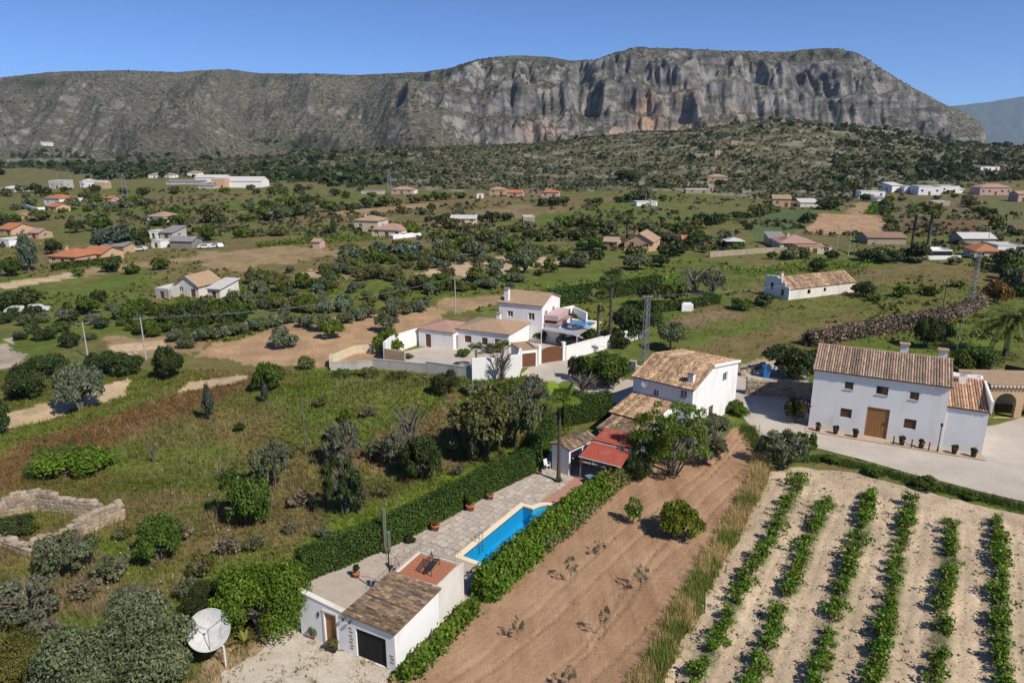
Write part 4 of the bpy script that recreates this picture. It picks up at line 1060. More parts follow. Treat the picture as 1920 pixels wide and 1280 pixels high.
for k in range(12):
    a = -2.2 + k * 0.42; m = MB(); c, s = math.cos(a), math.sin(a)
    z = 0.2 + k * 0.215
    m.add([(-0.85 + .05 * -s, 5.6 + .05 * c, z), (-0.85 + .75 * c - .17 * s, 5.6 + .75 * s + .17 * c, z), (-0.85 + .75 * c + .17 * s, 5.6 + .75 * s - .17 * c, z), (-0.85 + .05 * s, 5.6 - .05 * c, z)] +
          [(-0.85 + .05 * -s, 5.6 + .05 * c, z + .03), (-0.85 + .75 * c - .17 * s, 5.6 + .75 * s + .17 * c, z + .03), (-0.85 + .75 * c + .17 * s, 5.6 + .75 * s - .17 * c, z + .03), (-0.85 + .05 * s, 5.6 - .05 * c, z + .03)],
          [(3, 2, 1, 0), (4, 5, 6, 7), (0, 1, 5, 4), (1, 2, 6, 5), (2, 3, 7, 6), (3, 0, 4, 7)])
    m.tube((-0.85 + .72 * c, 5.6 + .72 * s, z + .03), (-0.85 + .72 * c, 5.6 + .72 * s, z + .93), 0.012, None, 5)
    m.build('step', MATS['iron'], garage)
m = MB()
m.path([(-0.85 + .72 * math.cos(-2.2 + k * .42), 5.6 + .72 * math.sin(-2.2 + k * .42), 1.15 + k * .215) for k in range(12)], 0.02, 5)
m.build('handrail', MATS['iron'], garage)
for (x, z) in ((0.45, 2.55), (-0.05, 2.6)):
    m = MB(); m.box(x - .02, x + .02, -.16, 0, z, z + .04); m.lathe([(0, z - .1), (.07, z - .08), (.08, z + .08), (.03, z + .13), (0, z + .14)], 8, (x, -.2)); m.build('wall_lamp', MATS['iron'], garage)
# bench on the roof terrace
GM = Matrix.Translation((go.x, go.y, 0)) @ Matrix.Rotation(GR, 4, 'Z')
def bench(pos, rot, label):
    e = empty('garden_bench', pos, rot); tag(e, label, 'bench')
    for k in range(4): MB().box(-.75, .75, -.22 + k * .115, -.14 + k * .115, .42, .445).build('seat_slat', MATS['iron'], e)
    for k in range(3): MB().box(-.75, .75, .26 + .03 * k, .285 + .03 * k, .55 + k * .14, .63 + k * .14).build('back_slat', MATS['iron'], e)
    for x in (-.7, .7):
        MB().path([(x, -.25, 0), (x, -.2, .42), (x, .25, .42), (x, .36, .98)], .025, 6).build('side_frame', MATS['iron'], e)
        MB().path([(x, .3, 0), (x, .22, .42)], .025, 6).build('leg', MATS['iron'], e)
        MB().path([(x, -.22, .42), (x, -.24, .64), (x, .29, .66)], .02, 6).build('armrest', MATS['iron'], e)
bench(GM @ Vector((2.15, 6.5, 2.84)), GR + math.radians(100), 'black iron bench on the red tiled roof terrace')
# garden wall with the plank door
gw = empty('garden_wall', (FRONT_O.x, FRONT_O.y, 0), GR); tag(gw, 'white garden wall with brown plank door left of the garage', 'wall')
wbm = MB()
def hz(l): return 3.25 - 0.11 * l
for l0, l1, z0, f in ((-.1, 2.0, -.1, None), (2.95, 3.77, -.1, None), (2.0, 2.95, 2.4, None)):
    wbm.add([(l0, 0, z0), (l1, 0, z0), (l1, .28, z0), (l0, .28, z0), (l0, 0, hz(l0)), (l1, 0, hz(l1)), (l1, .28, hz(l1)), (l0, .28, hz(l0))], [(3, 2, 1, 0), (4, 5, 6, 7), (0, 1, 5, 4), (1, 2, 6, 5), (2, 3, 7, 6), (3, 0, 4, 7)])
wbm.build('wall', MATS['whitewash'], gw)
MB().add([(-.13, -.04, hz(-.13)), (3.77, -.04, hz(3.77)), (3.77, .32, hz(3.77)), (-.13, .32, hz(-.13)), (-.13, -.04, hz(-.13) + .09), (3.77, -.04, hz(3.77) + .09), (3.77, .32, hz(3.77) + .09), (-.13, .32, hz(-.13) + .09)],
         [(3, 2, 1, 0), (4, 5, 6, 7), (0, 1, 5, 4), (1, 2, 6, 5), (2, 3, 7, 6), (3, 0, 4, 7)]).build('coping', MATS['whitewash aged'], gw)
dl = None
for k in range(5):
    o = MB().box(2.01 + k * .186, 2.01 + k * .186 + .178, .10 + .008 * (k % 2), .15, .02, 2.39).build('door' if dl is None else 'board', MATS['door wood'], gw if dl is None else dl); dl = dl or o
MB().tube((2.85, .06, 1.05), (2.85, .06, 1.2), .015).build('handle', MATS['iron'], dl)
MB().box(1.90, 1.995, -.05, .05, 0, 2.5).box(2.955, 3.05, -.05, .05, 0, 2.5).box(1.90, 3.05, -.06, .04, 2.503, 2.62).build('door_surround', MATS['whitewash aged'], gw)
MB().path([(1.5, -.03, 1.9), (1.45, -.03, 2.15), (1.52, -.03, 2.3), (1.6, -.03, 2.15), (1.5, -.03, 1.9), (1.42, -.03, 1.8)], .03, 5).build('wall_ornament', MATS['iron'], gw)

# ---------------- pool
pool = empty('swimming_pool', (POOL_O.x, POOL_O.y, 0)); tag(pool, 'long blue swimming pool with cream coping and a rounded step bay', 'pool')
def rel(p): return (p[0] - POOL_O.x, p[1] - POOL_O.y)
V, T = poly_tri(resample([rel(p) for p in POOL_OUT], .6, 0, 1), [[rel(p) for p in POOL]])
cop = MB(); nV = len(V); cop.add([(x, y, .09) for x, y in V], [tuple(t) for t in T])
for loop, z in ((resample([rel(p) for p in POOL_OUT], .6, 0, 1), -.1), ([rel(p) for p in POOL], -.2)):
    n_ = len(loop); cop.add([(x, y, .09) for x, y in loop] + [(x, y, z) for x, y in loop], [(k, (k + 1) % n_, n_ + (k + 1) % n_, n_ + k) for k in range(n_)])
cop.build('coping', mat('cream coping stone', (0.84, 0.70, 0.49), (0.79, 0.65, 0.45), 1.2, bump=0.1, stain=(0.72, 0.60, 0.43), sscale=1.0, sp=.92), pool)
M_BAS = mat('blue pool tile', (0.07, 0.52, 0.80), (0.06, 0.47, 0.76), 2, rough=0.5, bump=0)
bas = MB(); L_ = [rel(p) for p in POOL]; n_ = len(L_)
V, T = poly_tri(L_); bas.add([(x, y, -1.5) for x, y in V], [tuple(t) for t in T])
bas.add([(x, y, -.02) for x, y in L_] + [(x, y, -1.5) for x, y in L_], [(k, (k + 1) % n_, n_ + (k + 1) % n_, n_ + k) for k in range(n_)]); bas.build('basin', M_BAS, pool)
for k in range(3):
    sp = [rel(pool_pt(9.3 - .28 * k + 1.35 * (1 - .2 * k) * math.sin(math.pi * j / 8) ** .7 if 0 < j < 8 else 9.28 - .28 * k, 1.0 + 1.7 * j / 8)) for j in range(9)]
    sp += [rel(pool_pt(9.0 - .28 * k, 2.7)), rel(pool_pt(9.0 - .28 * k, 1.0))]
    MB().prism(sp, -1.45, -.35 - .33 * k).build('step', mat('pale pool step', (0.20, 0.52, 0.66), bump=0), pool)
m, n, l, b = _base('pool water'); n.remove(b)
trn = n.new('ShaderNodeBsdfTransparent'); trn.inputs[0].default_value = (0.42, 0.86, 0.97, 1)
gl = n.new('ShaderNodeBsdfGlossy'); gl.inputs['Roughness'].default_value = 0.03
lw = n.new('ShaderNodeFresnel'); lw.inputs[0].default_value = 1.33
bp = n.new('ShaderNodeBump'); bp.inputs['Strength'].default_value = .35; bp.inputs['Distance'].default_value = .05; l.new(_noise(n, l, 3, 3, .5, _coord(n, l)), bp.inputs['Height'])
l.new(bp.outputs[0], gl.inputs['Normal']); l.new(bp.outputs[0], lw.inputs['Normal'])
ms = n.new('ShaderNodeMixShader'); l.new(lw.outputs[0], ms.inputs[0]); l.new(trn.outputs[0], ms.inputs[1]); l.new(gl.outputs[0], ms.inputs[2]); l.new(ms.outputs[0], n['Material Output'].inputs['Surface'])
V, T = poly_tri(L_); mk('water', np.c_[V, np.full(len(V), -.10)], T, m, pool)

for a, w in ((1, 1),):
    m = MB()
    for q in (0, .5): m.path([tuple(rel(pool_pt(2.2 + q, -.25))) + (.08,), tuple(rel(pool_pt(2.2 + q, -.2))) + (.75,), tuple(rel(pool_pt(2.2 + q, .12))) + (.8,), tuple(rel(pool_pt(2.2 + q, .16))) + (-.9,)], .022, 6)
    for z in (-.25, -.5, -.75): m.tube(tuple(rel(pool_pt(2.2, .16))) + (z,), tuple(rel(pool_pt(2.7, .16))) + (z,), .02)
    m.build('ladder', MATS['grey steel'], pool)
Lb = [rel(pool_pt(a, b)) for a, b in ((.012, .012), (9.288, .012))]
for (a0, b0, a1, b1) in ((.01, .01, 9.29, .01), (.01, 2.99, 9.29, 2.99), (.01, .01, .01, 2.99)):
    p, q = rel(pool_pt(a0, b0)), rel(pool_pt(a1, b1)); mk('tile_band', [(*p, -.16), (*q, -.16), (*q, .0), (*p, .0)], [(0, 1, 2, 3)], mat('dark blue tile band', (.03, .16, .34), (.05, .25, .45), 8, rough=.3, bump=0), pool)
# ---------------- paving by the pool, red path to the porch
def pool_frame(x, y):
    dx, dy = x - POOL_O.x, y - POOL_O.y; return dx * pu.x + dy * pu.y, dx * pv.x + dy * pv.y
def lay(parent, region, da, db, z, jit, name, m, gap, thick, skip=()):
    ps = [pool_frame(*p) for p in region]; a0, a1 = min(p[0] for p in ps), max(p[0] for p in ps); b0, b1 = min(p[1] for p in ps), max(p[1] for p in ps)
    na_, nb_ = int((a1 - a0) / da) + 2, int((b1 - b0) / db) + 2
    r = np.random.default_rng(5)
    J = r.uniform(-jit, jit, (na_ + 1, nb_ + 1, 2)) * np.array([da, db])
    cnt = 0
    for i in range(na_):
        for j in range(nb_):
            sh = (j % 2) * da * .5
            c = []
            for (p, q) in ((i, j), (i + 1, j), (i + 1, j + 1), (i, j + 1)):
                c.append(np.array(pool_pt(a0 + p * da + sh * 0.4 + J[p, q, 0], b0 + q * db + J[p, q, 1])))
            c = np.array(c); ctr = c.mean(0)
            if not inpoly(ctr[0], ctr[1], region) or any(inpoly(ctr[0], ctr[1], s) for s in skip): continue
            c = ctr + (c - ctr) * (1 - gap)
            q = []
            for k in range(4):      # knock the corners off
                q += [c[k] * .8 + c[k - 1] * .2, c[k] * .8 + c[(k + 1) % 4] * .2]
            o = MB().prism([tuple(p - ctr) for p in q], 0, thick).build(name, m, parent); o.location = (ctr[0], ctr[1], z + r.uniform(0, .012)); cnt += 1
    return cnt
m, n, l, b = _base('crazy paving stone'); oi = n.new('ShaderNodeObjectInfo')
c_ = _ramp(n, l, oi.outputs['Random'], [(0, (0.40, 0.35, 0.30)), (.35, (0.50, 0.43, 0.37)), (.65, (0.56, 0.49, 0.41)), (.85, (0.44, 0.36, 0.29)), (1, (0.60, 0.53, 0.46))])
nf = _noise(n, l, 5, 5, .6, _coord(n, l)); c_ = _mix(n, l, _step(n, l, nf, .4, .75), c_, _mix(n, l, 1.0, c_, (.66, .64, .62), 'MULTIPLY'))
l.new(c_, b.inputs['Base Color']); b.inputs['Roughness'].default_value = .9; _bump(n, l, b, nf, .4, .02)
PAVE = P((700, 1052), (790, 1040), (850, 1040), (975, 947), (1012, 938), (1078, 897), (1064, 893), (1030, 884), (1004, 893), (922, 933), (832, 984), (760, 1022))
pav = sheet('paving', PAVE, mat('paving mortar', (0.42, 0.36, 0.30), (0.33, 0.28, 0.23), 2, bump=0.3), 0.8, 0.045, 0.1, 13, holes=[])
lay(pav, PAVE, 0.74, 0.52, 0.05, 0.22, 'paver', m, 0.07, 0.02, skip=[POOL_OUT])
PATH = P((1016, 940), (1046, 944), (1080, 922), (1110, 894), (1086, 893))
rp = sheet('red_path', PATH, mat('red path mortar', (0.36, 0.24, 0.19), bump=0.3), 0.8, 0.055, 0.0, 14)
lay(rp, PATH, 0.40, 0.40, 0.06, 0.02, 'floor_tile', mat('faded red path tile', (0.52, 0.28, 0.20), (0.46, 0.24, 0.165), 1.5, bump=0.2), 0.05, 0.015, skip=[POOL_OUT])

# ---------------- pots, cactus, chair
M_POT = MATS['terracotta']
def pot(px, py, d, h, leaf, pw, ph, label, tall=False, potmat=None, name='potted_plant', z=0.03):
    p = on(px, py); e = empty(name, (p.x, p.y, z)); tag(e, label, 'plant pot')
    MB().lathe([(0, 0), (d * .33, 0), (d * .47, h * .8), (d * .54, h * .82), (d * .54, h), (d * .44, h), (d * .42, h * .88), (0, h * .88)], 14).build('pot', potmat or M_POT, e, True)
    if leaf:
        c = inst('foliage', crown('tall' if tall else 'round', 'mid', int(px) % 4), e, MATS[leaf]); c.scale = (pw / 2, pw / 2, ph); c.location = (0, 0, h * .85)
pot(817, 994, .75, .55, 'leaf rust', .8, .45, 'low terracotta pot with russet plant beside the hedge, nearest the roof terrace')
pot(882, 957, .8, .6, 'leaf green', .9, 1.1, 'wide terracotta pot with tall green plant between hedge and pool')
pot(920, 937, .6, .55, 'leaf dry', .5, .2, 'round terracotta jar before the hedge beyond the pool end')
pot(669, 1082, .55, .4, 'leaf dark', .6, .8, 'small pot with upright dark shrub on the garden gravel', potmat=M_POT)
pot(626, 1222, .5, .45, 'leaf yellow', .9, .6, 'dark pot with yellowish plant beside the plank door', potmat=MATS['iron'], z=.05)
pot(588, 1197, .4, .35, 'leaf olive', .9, .6, 'small pot with bushy grey-green plant at the foot of the garden wall', z=.05)
pot(1040, 876, .5, .4, 'leaf rust', .6, .5, 'ochre potted plant beside the white garden chair')
pot(1012, 889, .4, .35, 'leaf green', .4, .5, 'little clay pot at the hedge corner near the palm')
def bush(px, py, wpx, hm, leaf, label, name='shrub', cat='shrub', lod='mid', shape='round', group=None, **k):
    p = on(px, py); return plant(name, p, wpx / pxm(p.y, p.z), hm, leaf, label, cat, shape, lod, group, **k)
bush(741, 1018, 18, .6, 'leaf rust', 'small reddish succulent clump beside the tall cactus')
bush(770, 1018, 22, .8, 'leaf dark', 'small dark shrub at the hedge foot right of the cactus')
def cactus(px, py, label):
    p = on(px, py); e = empty('column_cactus', (p.x, p.y, .03)); tag(e, label, 'cactus')
    for (x, y, h, r0) in ((0, 0, 3.9, .15), (.28, .05, 1.9, .13), (-.22, .1, .9, .12), (.1, -.22, .6, .1)):
        m = MB(); n = 14; prof = [(r0 * .8, 0), (r0, .3), (r0, h - .15), (r0 * .6, h - .03), (0, h)]
        V = [(x + r * (1 + .13 * (-1) ** k) * math.cos(2 * math.pi * k / n), y + r * (1 + .13 * (-1) ** k) * math.sin(2 * math.pi * k / n), z) for r, z in prof for k in range(n)]
        m.add(V, [(j * n + k, j * n + (k + 1) % n, (j + 1) * n + (k + 1) % n, (j + 1) * n + k) for j in range(4) for k in range(n)])
        m.build('stem', mat('cactus skin', (0.17, 0.19, 0.13), (0.12, 0.14, 0.09), 4, bump=0.2), e)
cactus(723, 1036, 'tall grey-green column cactus standing before the cypress hedge')
def chair(px, py, rot, label):
    p = on(px, py); e = empty('garden_chair', (p.x, p.y, .07), rot); tag(e, label, 'chair'); W_ = MATS['frame white']
    MB().box(-.24, .24, -.24, .22, .42, .46).build('seat', W_, e)
    bm_ = MB().add([(-.24, .22, .46), (.24, .22, .46), (.22, .36, .95), (-.22, .36, .95), (-.24, .26, .46), (.24, .26, .46), (.22, .40, .95), (-.22, .40, .95)], [(0, 1, 2, 3), (7, 6, 5, 4), (0, 4, 5, 1), (1, 5, 6, 2), (2, 6, 7, 3), (3, 7, 4, 0)])
    bm_.build('backrest', W_, e)
    for x in (-.22, .22):
        for y in (-.2, .2): MB().tube((x, y, 0), (x * .95, y * .9, .42), .028, None, 6).build('leg', W_, e)
        MB().path([(x * 1.1, -.2, .42), (x * 1.1, -.2, .66), (x * 1.1, .26, .68)], .028, 6).build('armrest', W_, e)
chair(1026, 880, math.radians(35), 'white plastic garden chair against the hedge near the palm')

# ---------------- hedges
hedge('cypress_hedge', [(-15.6, 45.9), (-10.4, 50.3), (-6.2, 55.0), (-2.2, 59.9), (1.9, 64.0)], 1.3, 2.35, 'leaf cypress', 'long clipped cypress hedge along the pool garden', dens=150, size=0.10, seed=2, ragged=0.04)
hedge('cypress_hedge', [(2.35, 65.0), (4.2, 71.6)], 1.2, 3.0, 'leaf cypress', 'taller clipped cypress hedge stepping up behind the white shed', dens=140, size=0.10, seed=3, ragged=0.04)
hedge('cypress_hedge', [(5.6, 75.6), (11.4, 78.6)], 1.4, 3.1, 'leaf cypress', 'dark clipped hedge between the palm and the farmhouse wing', dens=120, size=0.11, seed=4, ragged=0.04)
hedge('creeper_hedge', [(-2.1, 43.6), (1.2, 48.9), (5.4, 55.2), (8.0, 58.9)], 1.7, 1.95, 'leaf bright', 'bright green creeper hedge between the pool and the ploughed field', dens=125, size=0.18, seed=6, ragged=0.2, top_round=0.75, bulge=.16)
hedge('creeper_hedge', [(8.0, 58.9), (10.6, 62.4)], 1.6, 1.7, 'leaf yellow', 'drier yellowish end of the creeper hedge beside the red canopy', dens=100, size=0.18, seed=7, ragged=0.16, top_round=0.6)
hedge('wall_creeper', [(-6.5, 35.6), (-5.0, 38.0), (-2.7, 42.3)], 0.9, 0.8, 'leaf bright', 'low creeper and weeds along the garage side wall', dens=90, size=0.20, seed=8, ragged=0.22, top_round=0.8, core=False)
hedge('dry_creeper', [(2.6, 49.4), (6.5, 55.3), (8.8, 58.6)], 0.5, 0.9, 'leaf dry', 'dry brown creeper stems on the field side of the hedge', dens=60, size=0.16, seed=9, ragged=0.2, top_round=0.8, core=False)

# ---------------- shed, red canopy, farmhouse
sd = (5.42 - 3.85, 62.83 - 64.36)
shed = house('garden_shed', (3.95, 64.5, 0), ang(*sd), 2.15, 4.0, 2.75, 'white open-fronted garden shed with tiled roof behind the palm', roof='gabley', rise=0.35, wall='whitewash', tiles=0.24, ov=0.15, cat='shed',
             op={'R': [(0.25, 0.02, 1.75, 2.35, 'dark'), (2.15, 0.02, 1.6, 2.35, 'dark')]}, seed=8)
M_RED = mat('red corrugated sheet', (0.43, 0.095, 0.055), (0.36, 0.075, 0.045), 1.2, rough=0.8, bump=0.1, stain=(0.34, 0.13, 0.09), sscale=0.8)
can = empty('porch_canopy', (6.33, 62.18, 0)); tag(can, 'red corrugated metal porch canopy beside the big open tree', 'canopy')
def corr(q, n, m, name, amp=.03):
    q = [Vector(p) for p in q]; V = []; Fc = []
    for k in range(n + 1):
        t = k / n; z = amp * (k % 2)
        V += [q[0].lerp(q[1], t) + Vector((0, 0, z)), q[3].lerp(q[2], t) + Vector((0, 0, z))]
    for k in range(n): Fc.append((2 * k, 2 * k + 2, 2 * k + 3, 2 * k + 1))
    return mk(name, V, Fc, m, can)
corr([(0, 0, 2.45), (3.7, -2.35, 2.45), (5.1, 0.5, 2.75), (1.55, 2.75, 2.75)], 44, M_RED, 'roof_sheet')
corr([(1.65, 3.0, 2.85), (5.2, 0.8, 2.85), (6.5, 3.4, 3.1), (3.2, 5.3, 3.1)], 44, M_RED, 'roof_sheet')
for (x, y, z) in ((.2, .1, 2.45), (3.6, -2.1, 2.45), (5.0, .6, 2.75), (1.6, 2.8, 2.75), (6.3, 3.3, 3.0), (3.2, 5.1, 3.0)): MB().tube((x, y, 0), (x, y, z), .05, None, 8).build('post', MATS['grey steel'], can)
MB().tube((0, 0, 2.4), (3.7, -2.35, 2.4), .04).tube((1.6, 2.85, 2.72), (5.1, .65, 2.72), .04).build('beam', MATS['frame white'], can)
MB().box(.9, 3.6, 2.4, 2.9, 2.55, 2.68).build('skylight_strip', MATS['roof pale'], can)
tc = at(1112, 905); tb_ = empty('garden_table', (tc.x, tc.y, .03), .4); tag(tb_, 'blue covered garden table under the red canopy edge', 'table')
MB().box(-.7, .7, -.4, .4, .70, .74).build('table_top', mat('blue cover', (0.16, 0.30, 0.52), bump=0), tb_)
for x in (-.6, .6):
    for y in (-.3, .3): MB().tube((x, y, 0), (x, y, .7), .03).build('leg', MATS['frame white'], tb_)
HR = math.atan2(-.643, .766); HO = Vector((13.89, 77.26, 0))
farm = house('farmhouse', HO, HR, 7.4, 11.9, 5.5, 'white two-storey farmhouse with mottled tan tile roof above the red canopy', roof='gable', rise=1.54, hb=5.9, ridge=.39, wall='whitewash', tiles=0.24, pal=PAL_MAIN, ov=.18,
             op={'R': [(7.6, 4.25, 1.25, 1.15, 'winw'), (4.4, 0.02, 1.1, 2.2, 'door')], 'F': [(5.9, 4.3, .8, .9, 'win'), (2.6, 3.7, .7, .8, 'win')]}, chim=[(6.6, 1.1, 6.9, .6)], seed=11)
house('farmhouse', (0.3, -5.0, 0), 0, 4.8, 4.98, 2.7, '', roof='mono', rise=.8, wall='whitewash', tiles=0.24, pal=PAL_MAIN, parent=farm, op={'F': [(.5, 1.0, 1.5, 1.2, 'win')], 'L': [(1.2, 1.0, 1.2, 1.1, 'win')]}, seed=12)
house('farmhouse', (0.9, -8.3, 0), 0, 4.4, 3.28, 2.0, '', roof='mono', rise=.5, wall='whitewash', tiles=0.24, pal=PAL_OLD, parent=farm, op={'F': [(.4, .9, 1.0, .9, 'dark')]}, seed=13)
# white parapet band on the bright gable, low white planter wall at its foot
MB().add([(7.42, 4.6, 6.9), (7.62, 4.6, 6.9), (7.62, 12.1, 5.75), (7.42, 12.1, 5.75), (7.42, 4.6, 7.2), (7.62, 4.6, 7.2), (7.62, 12.1, 6.05), (7.42, 12.1, 6.05)], [(3, 2, 1, 0), (4, 5, 6, 7), (0, 1, 5, 4), (1, 2, 6, 5), (2, 3, 7, 6), (3, 0, 4, 7)]).build('parapet_band', MATS['whitewash'], farm)
MB().lathe([(0, 0), (.28, .03), (.38, .10), (.38, .12), (0, .08)], 14).build('satellite_dish', MATS['frame white'], farm).matrix_local = Matrix.Translation((1.6, -.2, 4.9)) @ Matrix.Rotation(math.radians(80), 4, 'X')
fp = fan_palm('fan_palm', at(1047, 903), 8.4, 'lone fan palm with slim trunk and bright fronds by the pool', rad=2.1, nf=9, seed=1, tr_r=.17)
bush(1047, 905, 16, .6, 'leaf bright', 'small leafy plant round the foot of the lone palm')
bush(1370, 768, 60, 1.6, 'leaf green', 'green shrubs at the corner of the bright farmhouse gable', lod='hi')
bush(1392, 780, 34, 1.2, 'leaf bright', 'spiky bright shrub where the farmhouse wall meets the road', lod='hi')
bush(1335, 800, 80, 1.5, 'leaf olive', 'scrubby bush at the foot of the farmhouse gable', lod='hi')

# ---------------- satellite dish in the foreground
dp = on(424, 1250)
dish = empty('satellite_dish', (dp.x, dp.y, .03)); tag(dish, 'big weathered satellite dish on a post in the shrubs', 'satellite dish')
Rd, dc = 1.2, Vector((-.95, .35, 2.35)); nd = Vector((0.30, -0.72, 0.62)).normalized()
M_ = Matrix.Translation(dc) @ nd.to_track_quat('Z', 'Y').to_matrix().to_4x4()
M_DISH = mat('weathered dish', (0.60, 0.59, 0.57), (0.50, 0.49, 0.47), 1.2, rough=0.6, bump=0.1, stain=(0.27, 0.27, 0.26), sscale=2.2)
pr = [(Rd * k / 7, .36 * (k / 7) ** 2) for k in range(8)] + [(Rd * 1.02, .37), (Rd * 1.02, .33)] + [(Rd * k / 7, .36 * (k / 7) ** 2 - .03) for k in range(6, -1, -2)]
o = MB().lathe([(max(a, .001), z) for a, z in pr], 40).build('reflector', M_DISH, dish, True); o.matrix_local = M_
o = MB().lathe([(Rd * 1.0, .34), (Rd * 1.045, .34), (Rd * 1.045, .40), (Rd * 1.0, .40), (Rd * 1.0, .34)], 40).build('rim', MATS['grey steel'], dish); o.matrix_local = M_
o = MB().tube((0, -Rd * .98, .34), (0, -.08, 1.0), .022).tube((Rd * .85, Rd * .5, .36), (0, 0, 1.0), .015).tube((-Rd * .85, Rd * .5, .36), (0, 0, 1.0), .015).build('feed_arm', MATS['grey steel'], dish); o.matrix_local = M_
o = MB().tube((0, 0, .92), (0, 0, 1.08), .07, .05, 10).build('feed_horn', MATS['grey steel'], dish); o.matrix_local = M_
MB().tube((0, 0, 0), (0, 0, 1.5), .06, None, 10).tube((0, 0, 1.45), dc - nd * .12, .05, None, 8).build('post', MATS['frame white'], dish)
MB().tube((0.02, 0.03, .9), dc - nd * .05 - Vector((0, 0, .6)), .03, None, 6).build('strut', MATS['grey steel'], dish)
# yuccas
def yucca(px, py, n, L, label, leaf='leaf yellow', group=None):
    p = on(px, py); e = empty('yucca', p); tag(e, label, 'yucca', group); r = random.Random(px)
    for k in range(n):
        a = 2.399 * k; up = r.uniform(.1, 1.6); d = Vector((math.cos(a), math.sin(a), up)).normalized(); s = d.cross(Vector((0, 0, 1))).normalized() * .05 * L
        q = L * r.uniform(.8, 1.1); mid = d * q * .55 + Vector((0, 0, .15)); tip = d * q - Vector((0, 0, .25 * q))
        m = MB().add([s * .7, mid + s, tip, mid - s, -s * .7], [(0, 1, 3, 4), (1, 2, 3)])
        mk('leaf', m.v, m.f, MATS[leaf], e, lv=np.full(5, r.uniform(.3, 1)))
yucca(462, 1207, 26, 1.5, 'arching yellow-green yucca right of the satellite dish')
yucca(512, 1180, 20, 1.1, 'smaller yucca under the lush green tree by the forecourt')
yucca(440, 1185, 18, 1.2, 'yucca half hidden behind the satellite dish')
# ================================================================ NEAR TREES AND SHRUBS
T = tr
def nth(k): return '%d%s' % (k, 'th' if 10 < k % 100 < 14 else {1: 'st', 2: 'nd', 3: 'rd'}.get(k % 10, 'th'))
T(240, 1300, 285, 1112, 'leaf olive', 'olive_tree', 'big grey-green olive tree at the bottom left beside the satellite dish', shape='round', lod='xl')
T(130, 1310, 130, 1200, 'leaf silver', 'olive_tree', 'pale olive bush left of the big olive at the bottom edge', shape='round', cat='tree', lod='xl')
T(492, 1182, 205, 1030, 'leaf bright', 'mastic_tree', 'lush green tree at the end of the cypress hedge', shape='round', lod='xl')
T(400, 1160, 120, 1085, 'leaf dark', 'mastic_shrub', 'dark shrub behind the satellite dish below the lush tree', 'shrub', 'round', lod='xl')
T(20, 1290, 150, 1180, 'leaf yellow', 'pine_sapling', 'yellow-green young tree in the bottom left corner', shape='round', lod='xl')
T(55, 1165, 150, 1075, 'leaf grey', 'dead_bush', 'grey half-dead bush at the left edge above the young tree', 'bush', 'open', twigs='bark pale')
T(130, 1075, 130, 985, 'leaf olive', 'wild_olive', 'dark wild olive in front of the ruined stone walls', 'bush', 'open', twigs='bark grey')
T(300, 1050, 95, 960, 'leaf green', 'mastic_shrub', 'green mastic shrub right of the ruined stone walls', 'shrub', 'round', twigs='bark pale')
T(255, 1145, 120, 1090, 'leaf grey', 'dead_bush', 'grey thorny thicket above the big olive tree', 'bush', 'open', twigs='bark pale')
T(465, 982, 112, 868, 'leaf green', 'mastic_tree', 'round green tree in the meadow left of the hedge', shape='round', twigs='bark pale')
T(512, 915, 100, 815, 'leaf olive', 'almond_tree', 'grey straggly almond tree behind the round meadow tree', shape='open', twigs='bark pale')
T(648, 965, 98, 842, 'leaf dark', 'almond_tree', 'dark straggly tree above the middle of the cypress hedge', shape='open', twigs='bark pale')
T(672, 962, 60, 885, 'leaf olive', 'wild_olive', 'grey-green bush at the right foot of the dark straggly tree', 'bush', 'open', twigs='bark pale')
T(640, 872, 95, 782, 'leaf grey', 'dead_bush', 'grey leafless tree by the lone wooden pole', 'bush', 'open', twigs='bark pale')
T(796, 902, 88, 808, 'leaf dark', 'mastic_shrub', 'dense dark bush between the carob and the hedge', 'shrub', 'round')
T(770, 852, 105, 735, None, 'dead_bush', 'bare grey bush in the middle of the meadow', 'bush', 'open', twigs='bark pale')
T(745, 875, 70, 800, 'leaf grey', 'dead_bush', 'low grey bush beside the dense dark bush', 'bush', 'open', twigs='bark pale')
T(915, 855, 165, 722, 'leaf carob', 'carob_tree', 'large olive-yellow carob tree beside the lone palm')
T(965, 842, 110, 728, 'leaf olive', 'carob_tree', 'second carob crown right behind the large carob tree')
T(880, 860, 90, 765, 'leaf olive', 'carob_tree', 'lower carob limb on the left of the large carob tree', shape='round')
T(1000, 790, 100, 705, 'leaf grey', 'dead_bush', 'grey scrub between the carob and the dark clipped hedge', 'bush', 'open', twigs='bark pale')
T(1010, 770, 80, 700, 'leaf olive', 'wild_olive', 'olive scrub behind the crown of the lone palm', 'bush', 'round')
T(1085, 745, 110, 690, None, 'bare_tree', 'bare spreading tree beside the road behind the palm', shape='open', twigs='bark grey')
T(940, 715, 70, 645, None, 'bare_tree', 'bare tree against the white compound corner wall', shape='open', twigs='bark grey')
for i, (a, b, w, t) in enumerate(((640, 706, 50, 690), (690, 706, 60, 688), (745, 712, 60, 694), (800, 718, 60, 698), (860, 722, 50, 704))): T(a, b, w, t, ('leaf green', 'leaf yellow')[i % 2], 'wall_scrub', '%s low green scrub clump along the foot of the block wall, from the left' % nth(i + 1), 'shrub', 'open', lod='mid', group='scrub along the block wall')
T(836, 740, 56, 690, 'leaf dark', 'yucca_bush', 'dark green yucca clump under the compound wall', 'shrub', 'round')
T(890, 738, 60, 712, 'leaf olive', 'scrub_bush', 'low scrub under the corner of the compound wall', 'shrub', 'round', lod='mid')
T(960, 740, 90, 712, 'leaf green', 'scrub_bush', 'low green scrub beside the road bend', 'shrub', 'round', lod='mid')
